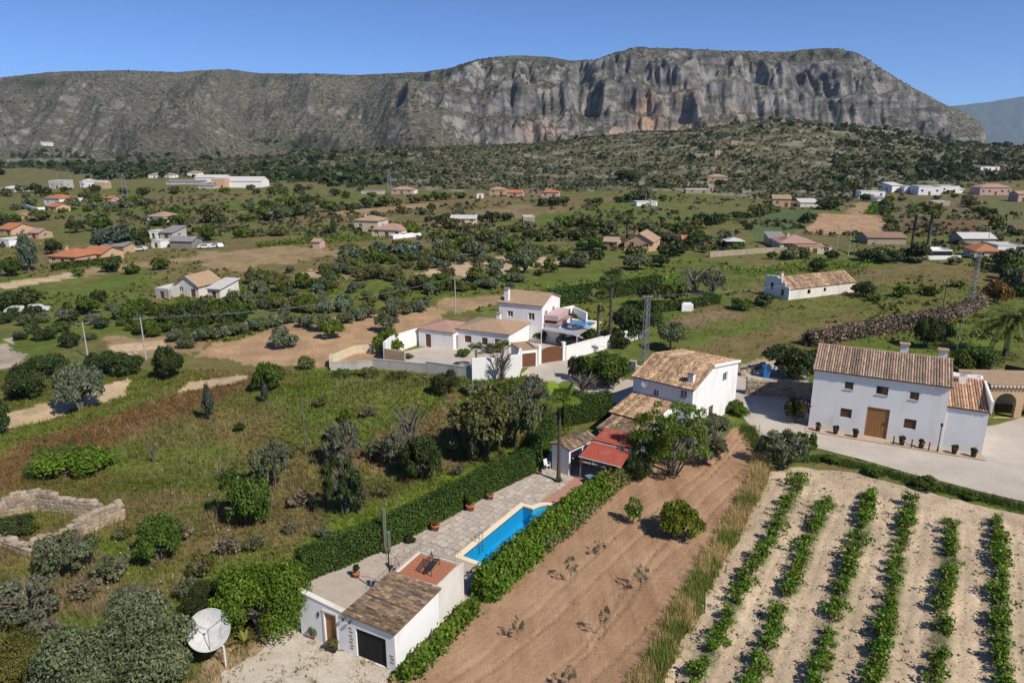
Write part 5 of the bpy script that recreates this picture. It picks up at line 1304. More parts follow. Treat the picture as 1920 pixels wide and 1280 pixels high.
T(1136, 722, 115, 652, 'leaf green', 'round_shrub', 'big rounded shrub beside the road across from the wooden gates', 'shrub', 'round')
T(1080, 712, 40, 660, 'leaf dark', 'clipped_shrub', 'narrow dark shrub at the left end of the big rounded shrub', 'shrub', 'round')
T(502, 732, 68, 673, 'leaf green', 'fig_tree', 'rounded green fig tree beside the pale bare strip', shape='round')
T(498, 755, 16, 720, 'leaf blue', 'cypress_sapling', 'blue-green sapling below the rounded fig tree', shape='tall', lod='mid')
T(394, 788, 26, 724, 'leaf blue', 'cypress_sapling', 'slim blue-green sapling alone in the meadow', shape='tall', lod='mid')
T(290, 868, 26, 826, None, 'dead_bush', 'small grey dead bush in the open meadow', 'bush', 'open', twigs='bark pale')
T(316, 710, 66, 643, 'leaf dark', 'mastic_tree', 'dense dark round tree at the foot of the second utility pole', shape='round')
T(150, 768, 100, 676, 'leaf silver', 'silver_tree', 'pale silvery round tree at the bare earth strip', shape='round')
T(-5, 815, 60, 735, 'leaf dark', 'mastic_tree', 'dark tree cut by the left edge of the picture', shape='round')
T(52, 742, 100, 680, 'leaf dark', 'mastic_shrub', 'dark thicket left of the silvery tree', 'shrub', 'round')
T(95, 705, 90, 660, 'leaf dark', 'mastic_shrub', 'dark thicket behind the silvery tree', 'shrub', 'round')
T(190, 702, 70, 652, 'leaf dark', 'mastic_shrub', 'dark shrub at the foot of the first utility pole', 'shrub', 'round')
T(235, 702, 80, 655, 'leaf dark', 'mastic_shrub', 'dark shrub between the two left utility poles', 'shrub', 'round')
T(650, 790, 30, 762, 'leaf bright', 'young_shrub', 'small bright shrub in the meadow beside the lone pole', 'shrub', 'round', lod='mid')
T(450, 808, 24, 790, 'leaf dark', 'young_shrub', 'tiny dark shrub in the open meadow', 'shrub', 'round', lod='mid')
T(138, 888, 130, 836, 'leaf bright', 'bramble_patch', 'low bright green bramble patch above the ruin', 'shrub', 'flat')
T(190, 870, 60, 846, 'leaf bright', 'bramble_patch', 'right end of the bright bramble patch', 'shrub', 'flat')
T(30, 1005, 80, 960, 'leaf dark', 'mastic_shrub', 'dark shrub growing inside the ruined walls', 'shrub', 'round')
T(58, 1000, 34, 968, 'leaf bright', 'fig_shoot', 'bright shoot growing inside the ruined walls', 'shrub', 'round', lod='mid')
for i, (a, b, w, t) in enumerate(sorted(((575, 692, 40, 670), (90, 1200, 90, 1150), (340, 1010, 60, 975), (210, 1085, 90, 1040), (380, 1080, 70, 1035), (430, 1040, 60, 1000), (545, 1000, 40, 975), (720, 930, 50, 905), (355, 1120, 70, 1080), (280, 1000, 50, 972), (565, 950, 60, 915), (610, 1010, 50, 985), (420, 900, 40, 875), (705, 860, 60, 825), (540, 860, 50, 835), (860, 890, 40, 868), (230, 1010, 50, 985), (160, 1120, 70, 1080), (15, 1120, 60, 1085), (480, 1030, 50, 1002), (690, 780, 40, 760), (600, 760, 40, 742)))):
    T(a, b, w, t, ('leaf yellow', 'leaf grey', 'leaf dry', 'leaf olive')[i % 4], 'meadow_shrub', '%s low straggling shrub in the rough meadow, counted from the left' % nth(i + 1), 'shrub', 'open', lod='mid', group='low meadow shrubs', twigs='bark pale')
# the big open tree over the canopy: visible grey limbs, sparse leaves
T(1262, 888, 205, 738, 'leaf bright', 'walnut_tree', 'big open-crowned tree with pale limbs in front of the farmhouse', shape='wispy', lod='xl', bark='bark pale', twigs='bark pale')
T(1215, 880, 100, 790, 'leaf green', 'walnut_tree', 'leafy left side of the open tree over the red canopy', shape='open', bark='bark pale')
T(1320, 868, 110, 790, 'leaf olive', 'walnut_tree', 'thin right side of the open tree over the bare soil', shape='open', bark='bark pale')
T(1195, 900, 60, 840, 'leaf dark', 'mastic_shrub', 'dark shrub under the open tree at the hedge end', 'shrub', 'round')
T(1465, 872, 118, 800, 'leaf olive', 'pomegranate_tree', 'loose small tree at the corner of the vineyard', shape='open', bark='bark pale')
T(1500, 858, 70, 800, 'leaf green', 'pomegranate_tree', 'small bush tree at the left corner of the big white house', shape='open')
T(1276, 1004, 98, 936, 'leaf citrus', 'lemon_tree', 'bright yellow-green lemon bush alone on the ploughed field', shape='round')
T(1186, 982, 44, 928, 'leaf bright', 'fruit_sapling', 'leaning leafy sapling beside the lemon bush', shape='open', lod='mid')
for (a, b, w, t, lf, lab) in ((1070, 1092, 40, 1040, 'leaf blue', 'thin grey olive sapling beside the creeper hedge on the ploughed field'), (1122, 1040, 40, 1010, 'leaf olive', 'tiny olive sapling below the leaning sapling'), (1200, 1108, 46, 1055, 'leaf blue', 'wispy olive sapling in the middle of the ploughed field'),
                        (970, 1200, 36, 1150, 'leaf blue', 'small olive sapling nearest the garage on the ploughed field'), (1133, 1196, 32, 1132, 'leaf olive', 'upright olive sapling near the front of the ploughed field'), (1066, 1290, 44, 1240, 'leaf grey', 'withered sapling at the bottom of the ploughed field')):
    T(a, b, w, t, lf, 'olive_sapling', lab, 'sapling', 'sapling', lod='hi')
# grassy strip between the ploughed field and the vines
SR = np.random.default_rng(21)
def blades(name, pts, h, w, cf, m, lean=0.5, nb=5, kind='stuff', parent=None):
    n = len(pts); base = np.repeat(pts, nb, 0) + np.c_[SR.normal(0, .07, (n * nb, 2)), np.zeros(n * nb)]
    hh = np.repeat(h, nb) * SR.uniform(.6, 1.2, n * nb); a = SR.uniform(0, 6.28, n * nb); le = SR.uniform(.1, lean, n * nb) * hh
    dx, dy = np.cos(a), np.sin(a); ww = np.repeat(w, nb) * SR.uniform(.6, 1.3, n * nb)
    v0 = base + np.c_[-dy * ww, dx * ww, -0.05 + 0 * hh]; v1 = base + np.c_[dy * ww, -dx * ww, -0.05 + 0 * hh]; v2 = base + np.c_[dx * le, dy * le, hh]
    V = np.stack([v0, v1, v2], 1).reshape(-1, 3)
    c = np.repeat(cf(base[:, 0], base[:, 1]) * SR.uniform(.65, 1.45, (n * nb, 1)), 3, 0)
    o = mk(name, V, np.arange(len(V)).reshape(-1, 3), m, parent, colr=c); tag(o, kind=kind); return o
M_GRASS = attrmat('grass blades', scale=2, amt=.2, bump=0, trans=.35, rough=.7)
def strip_pts(path, n, wid):
    w = [at(*p) for p in path]; L = np.cumsum([0] + [(b - a).length for a, b in zip(w[:-1], w[1:])])
    t = SR.uniform(0, L[-1], n); x = np.interp(t, L, [p.x for p in w]); y = np.interp(t, L, [p.y for p in w])
    return np.c_[x + SR.normal(0, wid, n), y + SR.normal(0, wid, n), np.zeros(n)]
SP_ = strip_pts([(1430, 862), (1420, 905), (1375, 985), (1330, 1065), (1285, 1145), (1240, 1230), (1205, 1300), (1180, 1350)], 5200, .42)
_dry = lambda x, y: np.where((fbm(x / 2.2, y / 2.2, 91) > .44)[:, None], np.array((.52, .41, .19)), np.array((.23, .26, .06)))
o = blades('verge_grass', SP_, SR.uniform(.35, .95, len(SP_)), np.full(len(SP_), .03), _dry, M_GRASS); tag(o, 'tall dry grass strip between ploughed field and vineyard', 'grass')
SP_ = strip_pts([(1400, 800), (1425, 845), (1450, 862), (1540, 860), (1640, 882), (1720, 905), (1800, 925), (1925, 955)], 3000, .45)
o = blades('roadside_grass', SP_, SR.uniform(.25, .6, len(SP_)), np.full(len(SP_), .03), lambda x, y: np.tile((.09, .135, .03), (len(x), 1)), M_GRASS); tag(o, 'green grass strip along the gravel road above the vines', 'grass')
for i, (a, b, w, t) in enumerate(((1560, 866, 40, 850), (1640, 890, 40, 872), (1735, 915, 60, 890), (1820, 935, 40, 920))):
    T(a, b, w, t, 'leaf green', 'roadside_weed', '%s leafy weed clump on the gravel road bank, counted from the big white house' % nth(i + 1), 'shrub', 'round', lod='mid', group='weeds on the road bank')
# meadow grass: dense near, thinner away
def meadow(n, x0, x1, y0, y1, ok, hlo, hhi, w, name, lab, nb=5):
    x, y = SR.uniform(x0, x1, n), SR.uniform(y0, y1, n); k = ok(x, y); x, y = x[k], y[k]
    cc = gcol(x, y); bare = cc.sum(1) > .75; x, y = x[~bare], y[~bare]
    px_, py_ = project(x, y, 0); k = (px_ > -60) & (px_ < 1980) & (py_ < 1340); x, y = x[k], y[k]
    hh = SR.uniform(hlo, hhi, len(x)) * (.5 + fbm(x / 4, y / 4, 93))
    o = blades(name, np.c_[x, y, gz(x, y)], hh, w * (.6 + .4 * y / 60), lambda a, b: gcol(a, b) * np.array((1.42, 1.36, 1.2)), M_GRASS, nb=nb, lean=.8); tag(o, lab, 'grass')
def left_of(x, y): return ((x + 15.6) * -.714 + (y - 45.3) * .70 > .9) | ((x < -16.5) & (y < 46) & ~inpoly(x, y, FORECOURT))
meadow(26000, -48, 8, 28, 62, lambda x, y: left_of(x, y), .25, .6, .03, 'meadow_grass', 'rough wild grass covering the near meadow')
meadow(30000, -75, 14, 60, 96, lambda x, y: left_of(x, y) & ~inpoly(x, y, GARDEN) & ~inpoly(x, y, ROADP) & (x < y * .28 - 14), .25, .55, .045, 'far_meadow_grass', 'wild grass on the far half of the meadow', nb=4)
meadow(9000, 15, 120, 92, 190, lambda x, y: (x > .16 * y + 1) & (x > 24) & (SR.random(len(x)) < smooth(190, 150, y) * fbm(x / 8, y / 8, 221) * 1.6), .2, .45, .07, 'pasture_grass', 'grass on the pasture around the long white barn', nb=3)
# dry stalks standing among the grass
x, y = SR.uniform(-46, 8, 9000), SR.uniform(30, 92, 9000); k = left_of(x, y) & (fbm(x / 5, y / 5, 231) > .5) & ~inpoly(x, y, GARDEN) & ~inpoly(x, y, ROADP); x, y = x[k], y[k]; k = gcol(x, y).sum(1) < .7; x, y = x[k], y[k]
o = blades('dry_stalks', np.c_[x, y, gz(x, y)], SR.uniform(.4, .95, len(x)), np.full(len(x), .016), lambda a, b: np.tile((.38, .30, .19), (len(a), 1)), M_GRASS, lean=.5, nb=4); tag(o, 'dry straw stalks standing in the near meadow', 'dry grass')
# white meadow flowers
fl = MB()
for k in range(70):
    a, b = SR.uniform(150, 480), SR.uniform(980, 1140)
    if k % 3 == 0: a, b = SR.uniform(250, 760), SR.uniform(820, 990)
    p = on(a, b); fl.lathe([(0, .55), (.05, .56), (.045, .6), (0, .62)], 5, (p.x, p.y))
    for i in range(-20, 0): fl.v[i] = (fl.v[i][0], fl.v[i][1], fl.v[i][2] + p.z)
tag(fl.build('wild_flowers', mat('white petals', (.75, .74, .68), bump=0)), 'scattered white umbel flowers in the near meadow', 'flowers', kind='stuff')
# ---------------- vines
def vine_mesh(seed):
    r = np.random.default_rng(seed); n = 230
    c = r.normal(0, 1, (7, 3)) * np.array([.24, .24, .16]) + np.array([0, 0, .58])
    p = c[r.integers(0, 7, n)] + r.normal(0, 1, (n, 3)) * np.array([.15, .15, .13]); p[:, 2] = np.clip(p[:, 2], .1, 1.3)
    V, Q, lv = leaves(p, .15, r, elong=1.15, up=.6)
    o = mk('crown', V, Q, MATS['leaf vine'], lv=lv); d = o.data; bpy.data.objects.remove(o); return d
VM = [vine_mesh(s) for s in range(8)]
def vtrunk(seed):
    r = random.Random(seed); m = MB().path([(0, 0, -.05), (r.uniform(-.05, .05), .04, .25), (0, 0, .5)], [.045, .038, .04], 6)
    for k in range(4): a = k * 1.6 + r.random(); m.path([(0, 0, .48), (.25 * math.cos(a), .25 * math.sin(a), .75)], [.02, .008], 4)
    o = m.build('trunk', MATS['bark grey']); d = o.data; bpy.data.objects.remove(o); return d
VT = [vtrunk(s) for s in range(3)]
ORD = ['first', 'second', 'third', 'fourth', 'fifth', 'sixth']
for ri, row in enumerate(ROWW):
    L = np.cumsum([0] + [(b - a).length for a, b in zip(row[:-1], row[1:])]); t = .2; vn = 0
    while t < L[-1]:
        x, y = np.interp(t, L, [p.x for p in row]), np.interp(t, L, [p.y for p in row])
        if not (SR.random() < (.24 if ri in (0, 1) else .12)):
            e = empty('grapevine', (x + SR.normal(0, .08), y + SR.normal(0, .08), .12), SR.uniform(0, 6.28)); s = SR.uniform(.75, 1.2); e.scale = (s * 1.05, s * 1.05, s * SR.uniform(.85, 1.15))
            vn += 1; tag(e, 'grapevine, %s from the road in the %s row from the dry grass strip' % (nth(vn), ORD[ri]), 'grapevine', '%s near vine row' % ORD[ri])
            inst('trunk', VT[int(t) % 3], e); inst('crown', VM[int(SR.integers(0, 8))], e)
        t += SR.uniform(.75, 1.15)
    # low weeds under the vines
n = 5200; pts = []
for row in ROWW:
    w = strip_pts([ROWS[ROWW.index(row)][k] for k in range(len(row))], n // 6, .26); pts.append(w)
pts = np.vstack(pts); pts[:, 2] = .1
o = blades('vineyard_weeds', pts, SR.uniform(.08, .28, len(pts)), np.full(len(pts), .03), lambda x, y: np.where((fbm(x / 1.2, y / 1.2, 95) > .55)[:, None], np.array((.15, .14, .07)), np.array((.07, .12, .025))), M_GRASS, lean=1.0); tag(o, 'low green weeds under the vine rows', 'weeds')
k = SR.uniform(0, 1, (2600, 2)); vx, vy = 12 + k[:, 0] * 60, 32 + k[:, 1] * 36; kk = inpoly(vx, vy, VINEYARD) & (fbm(vx / 2.5, vy / 2.5, 97) > .47)
o = blades('ground_weeds', np.c_[vx[kk], vy[kk], np.full(kk.sum(), .08)], SR.uniform(.05, .16, kk.sum()), np.full(kk.sum(), .05), lambda x, y: np.tile((.085, .125, .04), (len(x), 1)), M_GRASS, lean=2.2); tag(o, 'scattered creeping weeds on the pale vineyard soil', 'weeds')
# clods and stones on the soil
def clods(name, poly, n, smin, smax, m, lab, z):
    xs, ys = [p[0] for p in poly], [p[1] for p in poly]; x = SR.uniform(max(min(xs), -10), min(max(xs), 60), n); y = SR.uniform(30, max(ys), n); k = inpoly(x, y, poly); x, y = x[k], y[k]; n = len(x)
    s = SR.uniform(smin, smax, n) * SR.uniform(.5, 1, n)
    D = np.array([(1, 0, 0), (0, 1, 0), (-1, 0, 0), (0, -1, 0), (0, 0, .8)])
    V = (D[None] * (1 + SR.uniform(-.4, .4, (n, 5, 3))) * s[:, None, None] + np.c_[x, y, np.full(n, z)][:, None]).reshape(-1, 3)
    q = np.array([(0, 1, 4), (1, 2, 4), (2, 3, 4), (3, 0, 4)]); Fc = (np.arange(n)[:, None, None] * 5 + q[None]).reshape(-1, 3)
    tag(mk(name, V, Fc, m), lab, 'soil', kind='stuff')
clods('soil_clods', FIELD, 5200, .03, .11, MATS['reddish ploughed soil'], 'crumbled clods on the ploughed field', .06)
clods('vineyard_clods', VINEYARD, 9000, .03, .10, mat('pale clod', (.50, .38, .25), (.42, .31, .2), 3), 'pale clods between the vine rows', .08)
clods('yard_stones', FORECOURT, 1400, .03, .10, mat('yard stone', (.50, .43, .34), (.36, .3, .22), 3), 'small stones on the gravel forecourt', .05)
fx_, fy_ = SR.uniform(-20, -6, 1500), SR.uniform(30, 41, 1500); kk = inpoly(fx_, fy_, FORECOURT) & (fbm(fx_ / 1.3, fy_ / 1.3, 241) > .56)
o = blades('forecourt_weeds', np.c_[fx_[kk], fy_[kk], np.full(kk.sum(), .05)], SR.uniform(.05, .2, kk.sum()), np.full(kk.sum(), .03), lambda x, y: np.tile((.20, .18, .07), (len(x), 1)), M_GRASS, lean=1.6); tag(o, 'sparse weeds on the gravel forecourt', 'weeds')
# ---------------- the ruin
ru = [at(75, 955), at(228, 972), at(62, 1040), at(-95, 985)]
ruin = empty('ruined_building', (ru[0].x, ru[0].y, 0)); tag(ruin, 'roofless ruin of rough stone walls at the left edge', 'ruin')
rv = [p - ru[0] for p in ru]
stone_wall(ruin, rv[0], rv[1], 1.7, 1.0, .55, .5, .33, 1, top_rag=.4)
stone_wall(ruin, rv[2], rv[1], 1.0, 1.7, .55, .50, .33, 2, top_rag=.25)
stone_wall(ruin, rv[3], rv[2], 1.0, .5, .6, .5, .33, 3, top_rag=.4)
stone_wall(ruin, rv[3], rv[0], 1.4, 1.7, .55, .55, .36, 4, top_rag=.4)
# rubble wall by the road junction
rw = [at(1398, 738), at(1474, 742), at(1520, 748)]
rub = empty('rubble_wall', (rw[0].x, rw[0].y, 0)); tag(rub, 'pale rubble stone wall at the road junction between the two white houses', 'wall')
stone_wall(rub, Vector(), rw[1] - rw[0], 1.7, 1.9, .8, .6, .4, 6); stone_wall(rub, rw[1] - rw[0], rw[2] - rw[0], 1.9, 2.0, .6, .7, .42, 7, top_rag=.05)
kw = [at(1388, 705), at(1440, 682)]
kb = empty('stone_kerb', (kw[0].x, kw[0].y, 0)); tag(kb, 'low stone kerb holding the pasture along the side road', 'wall'); stone_wall(kb, Vector(), kw[1] - kw[0], .5, .5, .5, .7, .3, 8)
sl = [at(1072, 722), at(1100, 700)]
# ================================================================ THE BIG WHITE HOUSE ON THE RIGHT
RR = math.atan2(-.462, .887)
rh = house('white_house', (33.69, 75.37, 0), RR, 13.0, 9.0, 6.95, 'big white house with long brown tile roof and tall wooden barn door', roof='gable', rise=1.7, wall='whitewash', tiles=.26, pal=PAL_RED, ov=.22, seed=21,
           op={'F': [(3.2, 5.1, .85, .85, 'winb'), (6.3, 5.0, 1.15, .95, 'winb'), (9.5, 4.95, .85, .85, 'winb'), (3.1, 1.8, 1.15, 1.05, 'shut'), (9.35, 1.65, 1.15, 1.1, 'shut'), (5.7, .06, 2.2, 3.4, 'barn')]},
           chim=[(8.6, 6.4, 9.3, .8), (12.3, 5.6, 9.3, .8)])
house('white_house', (13.02, .15, 0), 0, 3.7, 7.5, 4.7, '', roof='mono', rise=1.1, wall='whitewash', rmat='tile tan', parent=rh, ov=.1, tiles=.26, pal=[(.52, .33, .21), (.56, .36, .24), (.47, .3, .2)], seed=22, chim=[(1.6, 6.4, 6.9, .7)])
house('white_house', (13.05, 7.7, 0), 0, 3.6, 1.2, 6.0, '', roof='flat', parapet=.2, wall='whitewash', rmat='whitewash', parent=rh)
MB().box(16.72, 16.95, .1, 7.6, 4.6, 5.9).build('parapet', MATS['whitewash'], rh)
plz = sheet('stone_plinth', [tuple((Matrix.Translation((33.69, 75.37, 0)) @ Matrix.Rotation(RR, 4, 'Z') @ Vector((a, b, 0))).xy) for a, b in ((-.2, -.05), (16.8, -.05), (17.0, -1.5), (-.2, -1.6))], mat('tan paving', (.55, .42, .30), (.48, .36, .25), 1.5, stain=(.4, .3, .22)), 1.0, .10)
RM = Matrix.Translation((33.69, 75.37, 0)) @ Matrix.Rotation(RR, 4, 'Z')
for i, x in enumerate((1.1, 2.9, 4.9, 9.4, 11.2, 14.2, 15.9)):
    p = RM @ Vector((x, -1.0, .1)); e = empty('potted_shrub', p)
    tag(e, ['dark potted shrub at the left corner of the big white house', 'second potted shrub from the left corner of the big white house', 'potted shrub just left of the barn door', 'potted shrub just right of the barn door', 'potted shrub beside the lamp post before the big white house', 'potted shrub before the low right annex of the big white house', 'last potted shrub at the right corner of the big white house'][i], 'plant pot')
    MB().lathe([(0, 0), (.2, 0), (.28, .4), (.3, .42), (.22, .42), (0, .38)], 12).build('pot', MATS['iron'], e, True); c = inst('foliage', crown('round', 'lo', i % 4), e, MATS['leaf dark']); c.scale = (.38, .38, .7); c.location = (0, 0, .36)
for i, x in enumerate((8.6, 10.3, 11.9)):
    p = RM @ Vector((x, -1.25, .1)); MBo = MB().tube((0, 0, 0), (0, 0, .8), .07, .06, 8).lathe([(0, .92), (.09, .86), (.07, .79), (0, .79)], 8).build('bollard', MATS['iron']); MBo.location = p
    tag(MBo, ['short iron bollard nearest the barn door', 'middle iron bollard before the big white house', 'short iron bollard next to the lamp post'][i], 'bollard')
p = RM @ Vector((12.7, -1.2, .1)); lp = empty('street_lamp', p); tag(lp, 'black lamp post in front of the big white house', 'lamp post')
MB().tube((0, 0, 0), (0, 0, .5), .10, .07, 8).tube((0, 0, .5), (0, 0, 2.7), .045, None, 8).build('post', MATS['iron'], lp)
MB().lathe([(.05, 2.7), (.14, 2.95), (.16, 3.0), (.02, 3.2), (0, 3.25)], 8).build('lantern', MATS['iron'], lp)
pp = at(1846, 792); plant('green_shrub', (pp.x, pp.y, 0), 1.6, 3.0, 'leaf bright', 'bright climbing shrub at the right end of the big white house', 'shrub', 'tall')
pp = at(1490, 792); plant('purple_shrub', (pp.x, pp.y, 0), 3.2, 3.4, 'leaf dark', 'dark shrub with purple flowers against the left end of the big white house', 'shrub', 'round')
fl = [(pp.x + RNG.normal(.9, .4), pp.y + RNG.normal(-.6, .5), RNG.uniform(1.2, 3.2)) for _ in range(160)]
V, Q, lv = leaves(np.array(fl), .16, RNG); bo = mk('bougainvillea_blossom', V, Q, leafmat('purple blossom', (.14, .05, .15), (.30, .13, .33)), lv=lv); tag(bo, 'purple blossoms on the shrub by the big white house', 'flowers', kind='stuff')
# arched porch at the right edge
ao = at(1848, 783); ar = empty('arched_porch', (ao.x, ao.y, 0), math.radians(-4)); tag(ar, 'ochre porch with two arches and white-tiled eaves at the right edge', 'porch')
def arch(x, w, h): return [(x, 0.02), (x + w, .02)] + [(x + w / 2 + w / 2 * math.cos(a), h + w / 2 * math.sin(a)) for a in np.linspace(0, math.pi, 11)]
V, T_ = poly_tri([(0, 0), (9, 0), (9, 4.1), (0, 4.1)], [arch(.7, 2.4, 1.9), arch(3.9, 2.4, 1.9), arch(7.0, 1.7, 1.9)])
m = MB(); m.add([(x, 0, z) for x, z in V], [tuple(t) for t in T_]); m.add([(x, .45, z) for x, z in V], [tuple(t) for t in T_])
for a in (arch(.7, 2.4, 1.9), arch(3.9, 2.4, 1.9), arch(7.0, 1.7, 1.9)):
    n_ = len(a); m.add([(x, 0, z) for x, z in a] + [(x, .45, z) for x, z in a], [(k, (k + 1) % n_, n_ + (k + 1) % n_, n_ + k) for k in range(n_)])
m.build('wall', MATS['ochre render'], ar); MB().box(0, .4, .46, 5, 0, 4.1).box(0, 9, 5, 5.3, 0, 4.1).build('back_wall', MATS['ochre render'], ar)
rf = MB().box(-.3, 9, -.35, 5.4, 4.103, 4.25).build('roof', MATS['tile tan'], ar)
for k in range(22): MB().box(-.28 + k * .42, -.28 + k * .42 + .2, -.42, -.2, 3.95, 4.09).build('eave_tile', MATS['whitewash'], rf)

# ================================================================ LONG WHITE BARN
bo_ = at(1480, 563); bl = at(1418, 557)
barn = house('long_barn', (bo_.x, bo_.y, 0), ang(17.2, 8.2), 19.0, 6.6, 2.3, 'long white barn with stepped gable and tan tile roof on the pasture', roof='gable', rise=1.9, wall='whitewash aged', tiles=.34, pal=PAL_MAIN, ov=.12, seed=31, cat='barn',
             op={'F': [(4.9, .9, .9, .9, 'dark'), (9.6, 1.0, .7, .8, 'dark')], 'L': [(1.2, .6, .8, 1.3, 'dark'), (4.2, .9, .8, 1.3, 'dark')]}, chim=[(1.2, 3.9, 5.0, .6)])
m = MB()
for (a, b, z) in ((0, 1.1, 2.7), (1.1, 2.2, 3.4), (2.2, 3.3, 4.2), (3.3, 4.4, 4.5), (4.4, 5.5, 4.35), (5.5, 6.7, 4.3)): m.box(-.34, -.02, a + (.002 if a else -.05), b, 0, z)
st_ = m.build('stepped_gable', MATS['whitewash'], barn)
for (y, z) in ((1.3, .7), (4.3, 1.6)): MB().box(-.36, -.33, y, y + .75, z, z + 1.3).build('window', MATS['window glass'], barn)

# ================================================================ NEIGHBOUR'S COMPOUND
YARD = P((716, 668), (790, 652), (1000, 620), (1030, 600), (1120, 604), (1130, 640), (1200, 632), (1062, 673), (985, 690), (885, 704), (800, 690))
sheet('compound_yard', YARD, mat('pale yard concrete', (.56, .49, .42), (.48, .41, .35), .5, bump=.2, stain=(.44, .35, .28), sscale=.2), 2.0, .05, .1, 17, zf=lambda x, y: gz(x, y) * 0)
nb = house('compound_house', (-14.8, 109.0, 0), math.radians(-24), 6.2, 6.5, 2.9, 'sprawling white house with pink and tan roofs inside the walled compound', roof='hip', rise=.9, rmat='tile pink', ov=.2,
           op={'F': [(1.2, .05, 1.0, 2.1, 'red')], 'R': [(1.0, .05, 1.0, 2.1, 'red'), (3.4, 1.0, 1.2, 1.1, 'shut')]})
house('compound_house', (6.0, 1.5, 0), 0, 9.0, 8.0, 3.2, '', roof='hip', rise=1.1, rmat='tile tan', ov=.25, parent=nb, op={'F': [(1.4, 1.1, 1.2, 1.1, 'shut'), (4.4, 1.0, 1.0, 1.2, 'shut'), (6.6, .05, 1.2, 2.2, 'red')]}, chim=[(5.0, 5.0, 5.0, .6)])
house('compound_house', (9.6, 9.6, 0), 0, 7.6, 8.2, 6.2, '', roof='gable', rise=1.3, rmat='tile tan', ov=.25, parent=nb, op={'F': [(5.2, 3.6, 1.1, 1.2, 'winw'), (1.5, 3.8, 1.0, 1.0, 'winw')], 'R': [(1.2, 3.6, 1.2, 1.4, 'winw'), (4.6, 3.6, 1.2, 1.4, 'winw'), (2.0, .8, 1.4, 1.5, 'winw')]}, chim=[(1.2, .6, 8.3, .7)])
house('compound_house', (17.3, 10.4, 0), 0, 2.6, 6.0, 3.1, '', roof='mono', rise=.5, rmat='tile pink', ov=.2, parent=nb)
MB().box(17.3, 19.6, 10.4, 16.4, 3.65, 4.5).build('balcony', mat('pink balcony', (.62, .46, .43)), nb)
def wall_run(name, pts, h, t, m, label, steps=True, cat='wall', cop=None):
    w = [Vector((p[0], p[1], 0)) for p in pts]; e = empty(name, (w[0].x, w[0].y, 0)); tag(e, label, cat)
    for i, (a, b) in enumerate(zip(w[:-1], w[1:])):
        d = b - a; L = d.length; n = max(1, int(L / 5)) if steps else 1
        for k in range(n):
            p, q = a + d * (k / n) - w[0], a + d * ((k + 1) / n) - w[0]; dd = d.normalized(); nn = Vector((-dd.y, dd.x, 0)) * t / 2
            hh = h[i] + (h[i + 1] - h[i]) * (k + .5) / n
            V = [p + nn, q + nn, q - nn, p - nn]; V = [v - Vector((0, 0, .3)) for v in V] + [v + Vector((0, 0, hh)) for v in V]
            o = mk('wall_panel', V, [(3, 2, 1, 0), (4, 5, 6, 7), (0, 1, 5, 4), (1, 2, 6, 5), (2, 3, 7, 6), (3, 0, 4, 7)], MATS[m], e)
            if cop:
                nn2 = nn * 1.25; V = [p + nn2, q + nn2, q - nn2, p - nn2]; V = [v + Vector((0, 0, hh + .003)) for v in V] + [v + Vector((0, 0, hh + .1)) for v in V]
                mk('coping', V, [(3, 2, 1, 0), (4, 5, 6, 7), (0, 1, 5, 4), (1, 2, 6, 5), (2, 3, 7, 6), (3, 0, 4, 7)], MATS[cop], o)
    return e
wall_run('compound_wall', P((620, 694), (700, 690), (800, 700), (885, 712)), [1.0, 1.2, 1.5, 1.9], .25, 'bare block', 'stepped bare block wall along the front of the compound', cop='concrete')
wall_run('compound_wall', P((885, 714), (972, 706)), [3.2, 3.2], .3, 'whitewash', 'tall white corner wall of the compound behind the bare tree', False)
wall_run('compound_wall', P((972, 706), (976, 690)), [3.2, 2.8], .3, 'whitewash', 'short white return wall beside the brown garage door', False)
wall_run('compound_wall', P((1060, 675), (1130, 655), (1205, 632)), [2.2, 1.9, 1.8], .3, 'whitewash', 'long white wall running back from the arched wooden gate', True, cop='whitewash')
wall_run('compound_wall', P((620, 690), (622, 680), (665, 662), (720, 658)), [1.6, 1.2, 1.2, 1.2], .3, 'cream render', 'low cream wall round the white terrace at the orchard', False)
wall_run('terrace_wall', P((722, 684), (760, 690)), [2.6, 2.4], .3, 'ochre render', 'ochre wall panels below the white terrace', True)
wall_run('terrace_wall', P((722, 676), (740, 660), (785, 645)), [2.9, 2.8, 2.6], .4, 'whitewash', 'white parapet between the orchard and the pink-roofed wing', False)
wall_run('pool_wall', P((1008, 606), (1075, 592), (1100, 604)), [2.0, 2.0, 1.6], .3, 'whitewash', 'white wall behind the neighbour pool terrace', False)
gt = at(976, 690); gg = house('gate_garage', (gt.x, gt.y, 0), math.radians(20), 2.6, 4.0, 2.7, 'small white garage with brown roller door beside the arched gate', roof='flat', parapet=.1, rmat='tile tan', cat='garage', op={'F': [(.25, .02, 2.1, 2.1, 'red')]})
ga = at(1012, 682); gb = at(1060, 675); ge = empty('wooden_gate', (ga.x, ga.y, 0), ang(gb.x - ga.x, gb.y - ga.y)); tag(ge, 'arched dark wooden double gate between white pillars', 'gate')
for x in (-.3, 3.75): MB().box(x, x + .45, -.2, .3, 0, 2.7).box(x - .05, x + .5, -.25, .35, 2.703, 2.82).build('pillar', MATS['whitewash'], ge)
for s in (0, 1):
    lf = None
    for k in range(6):
        x0 = .18 + s * 1.78 + k * .295; xc = (x0 + .145 - 1.95) / 1.8; z = 1.75 + .65 * math.sqrt(max(0, 1 - xc * xc))
        o = MB().box(x0, x0 + .285, 0 + .01 * (k % 2), .07, .05, z).build('gate_leaf' if lf is None else 'board', MATS['door dark'], ge if lf is None else lf); lf = lf or o
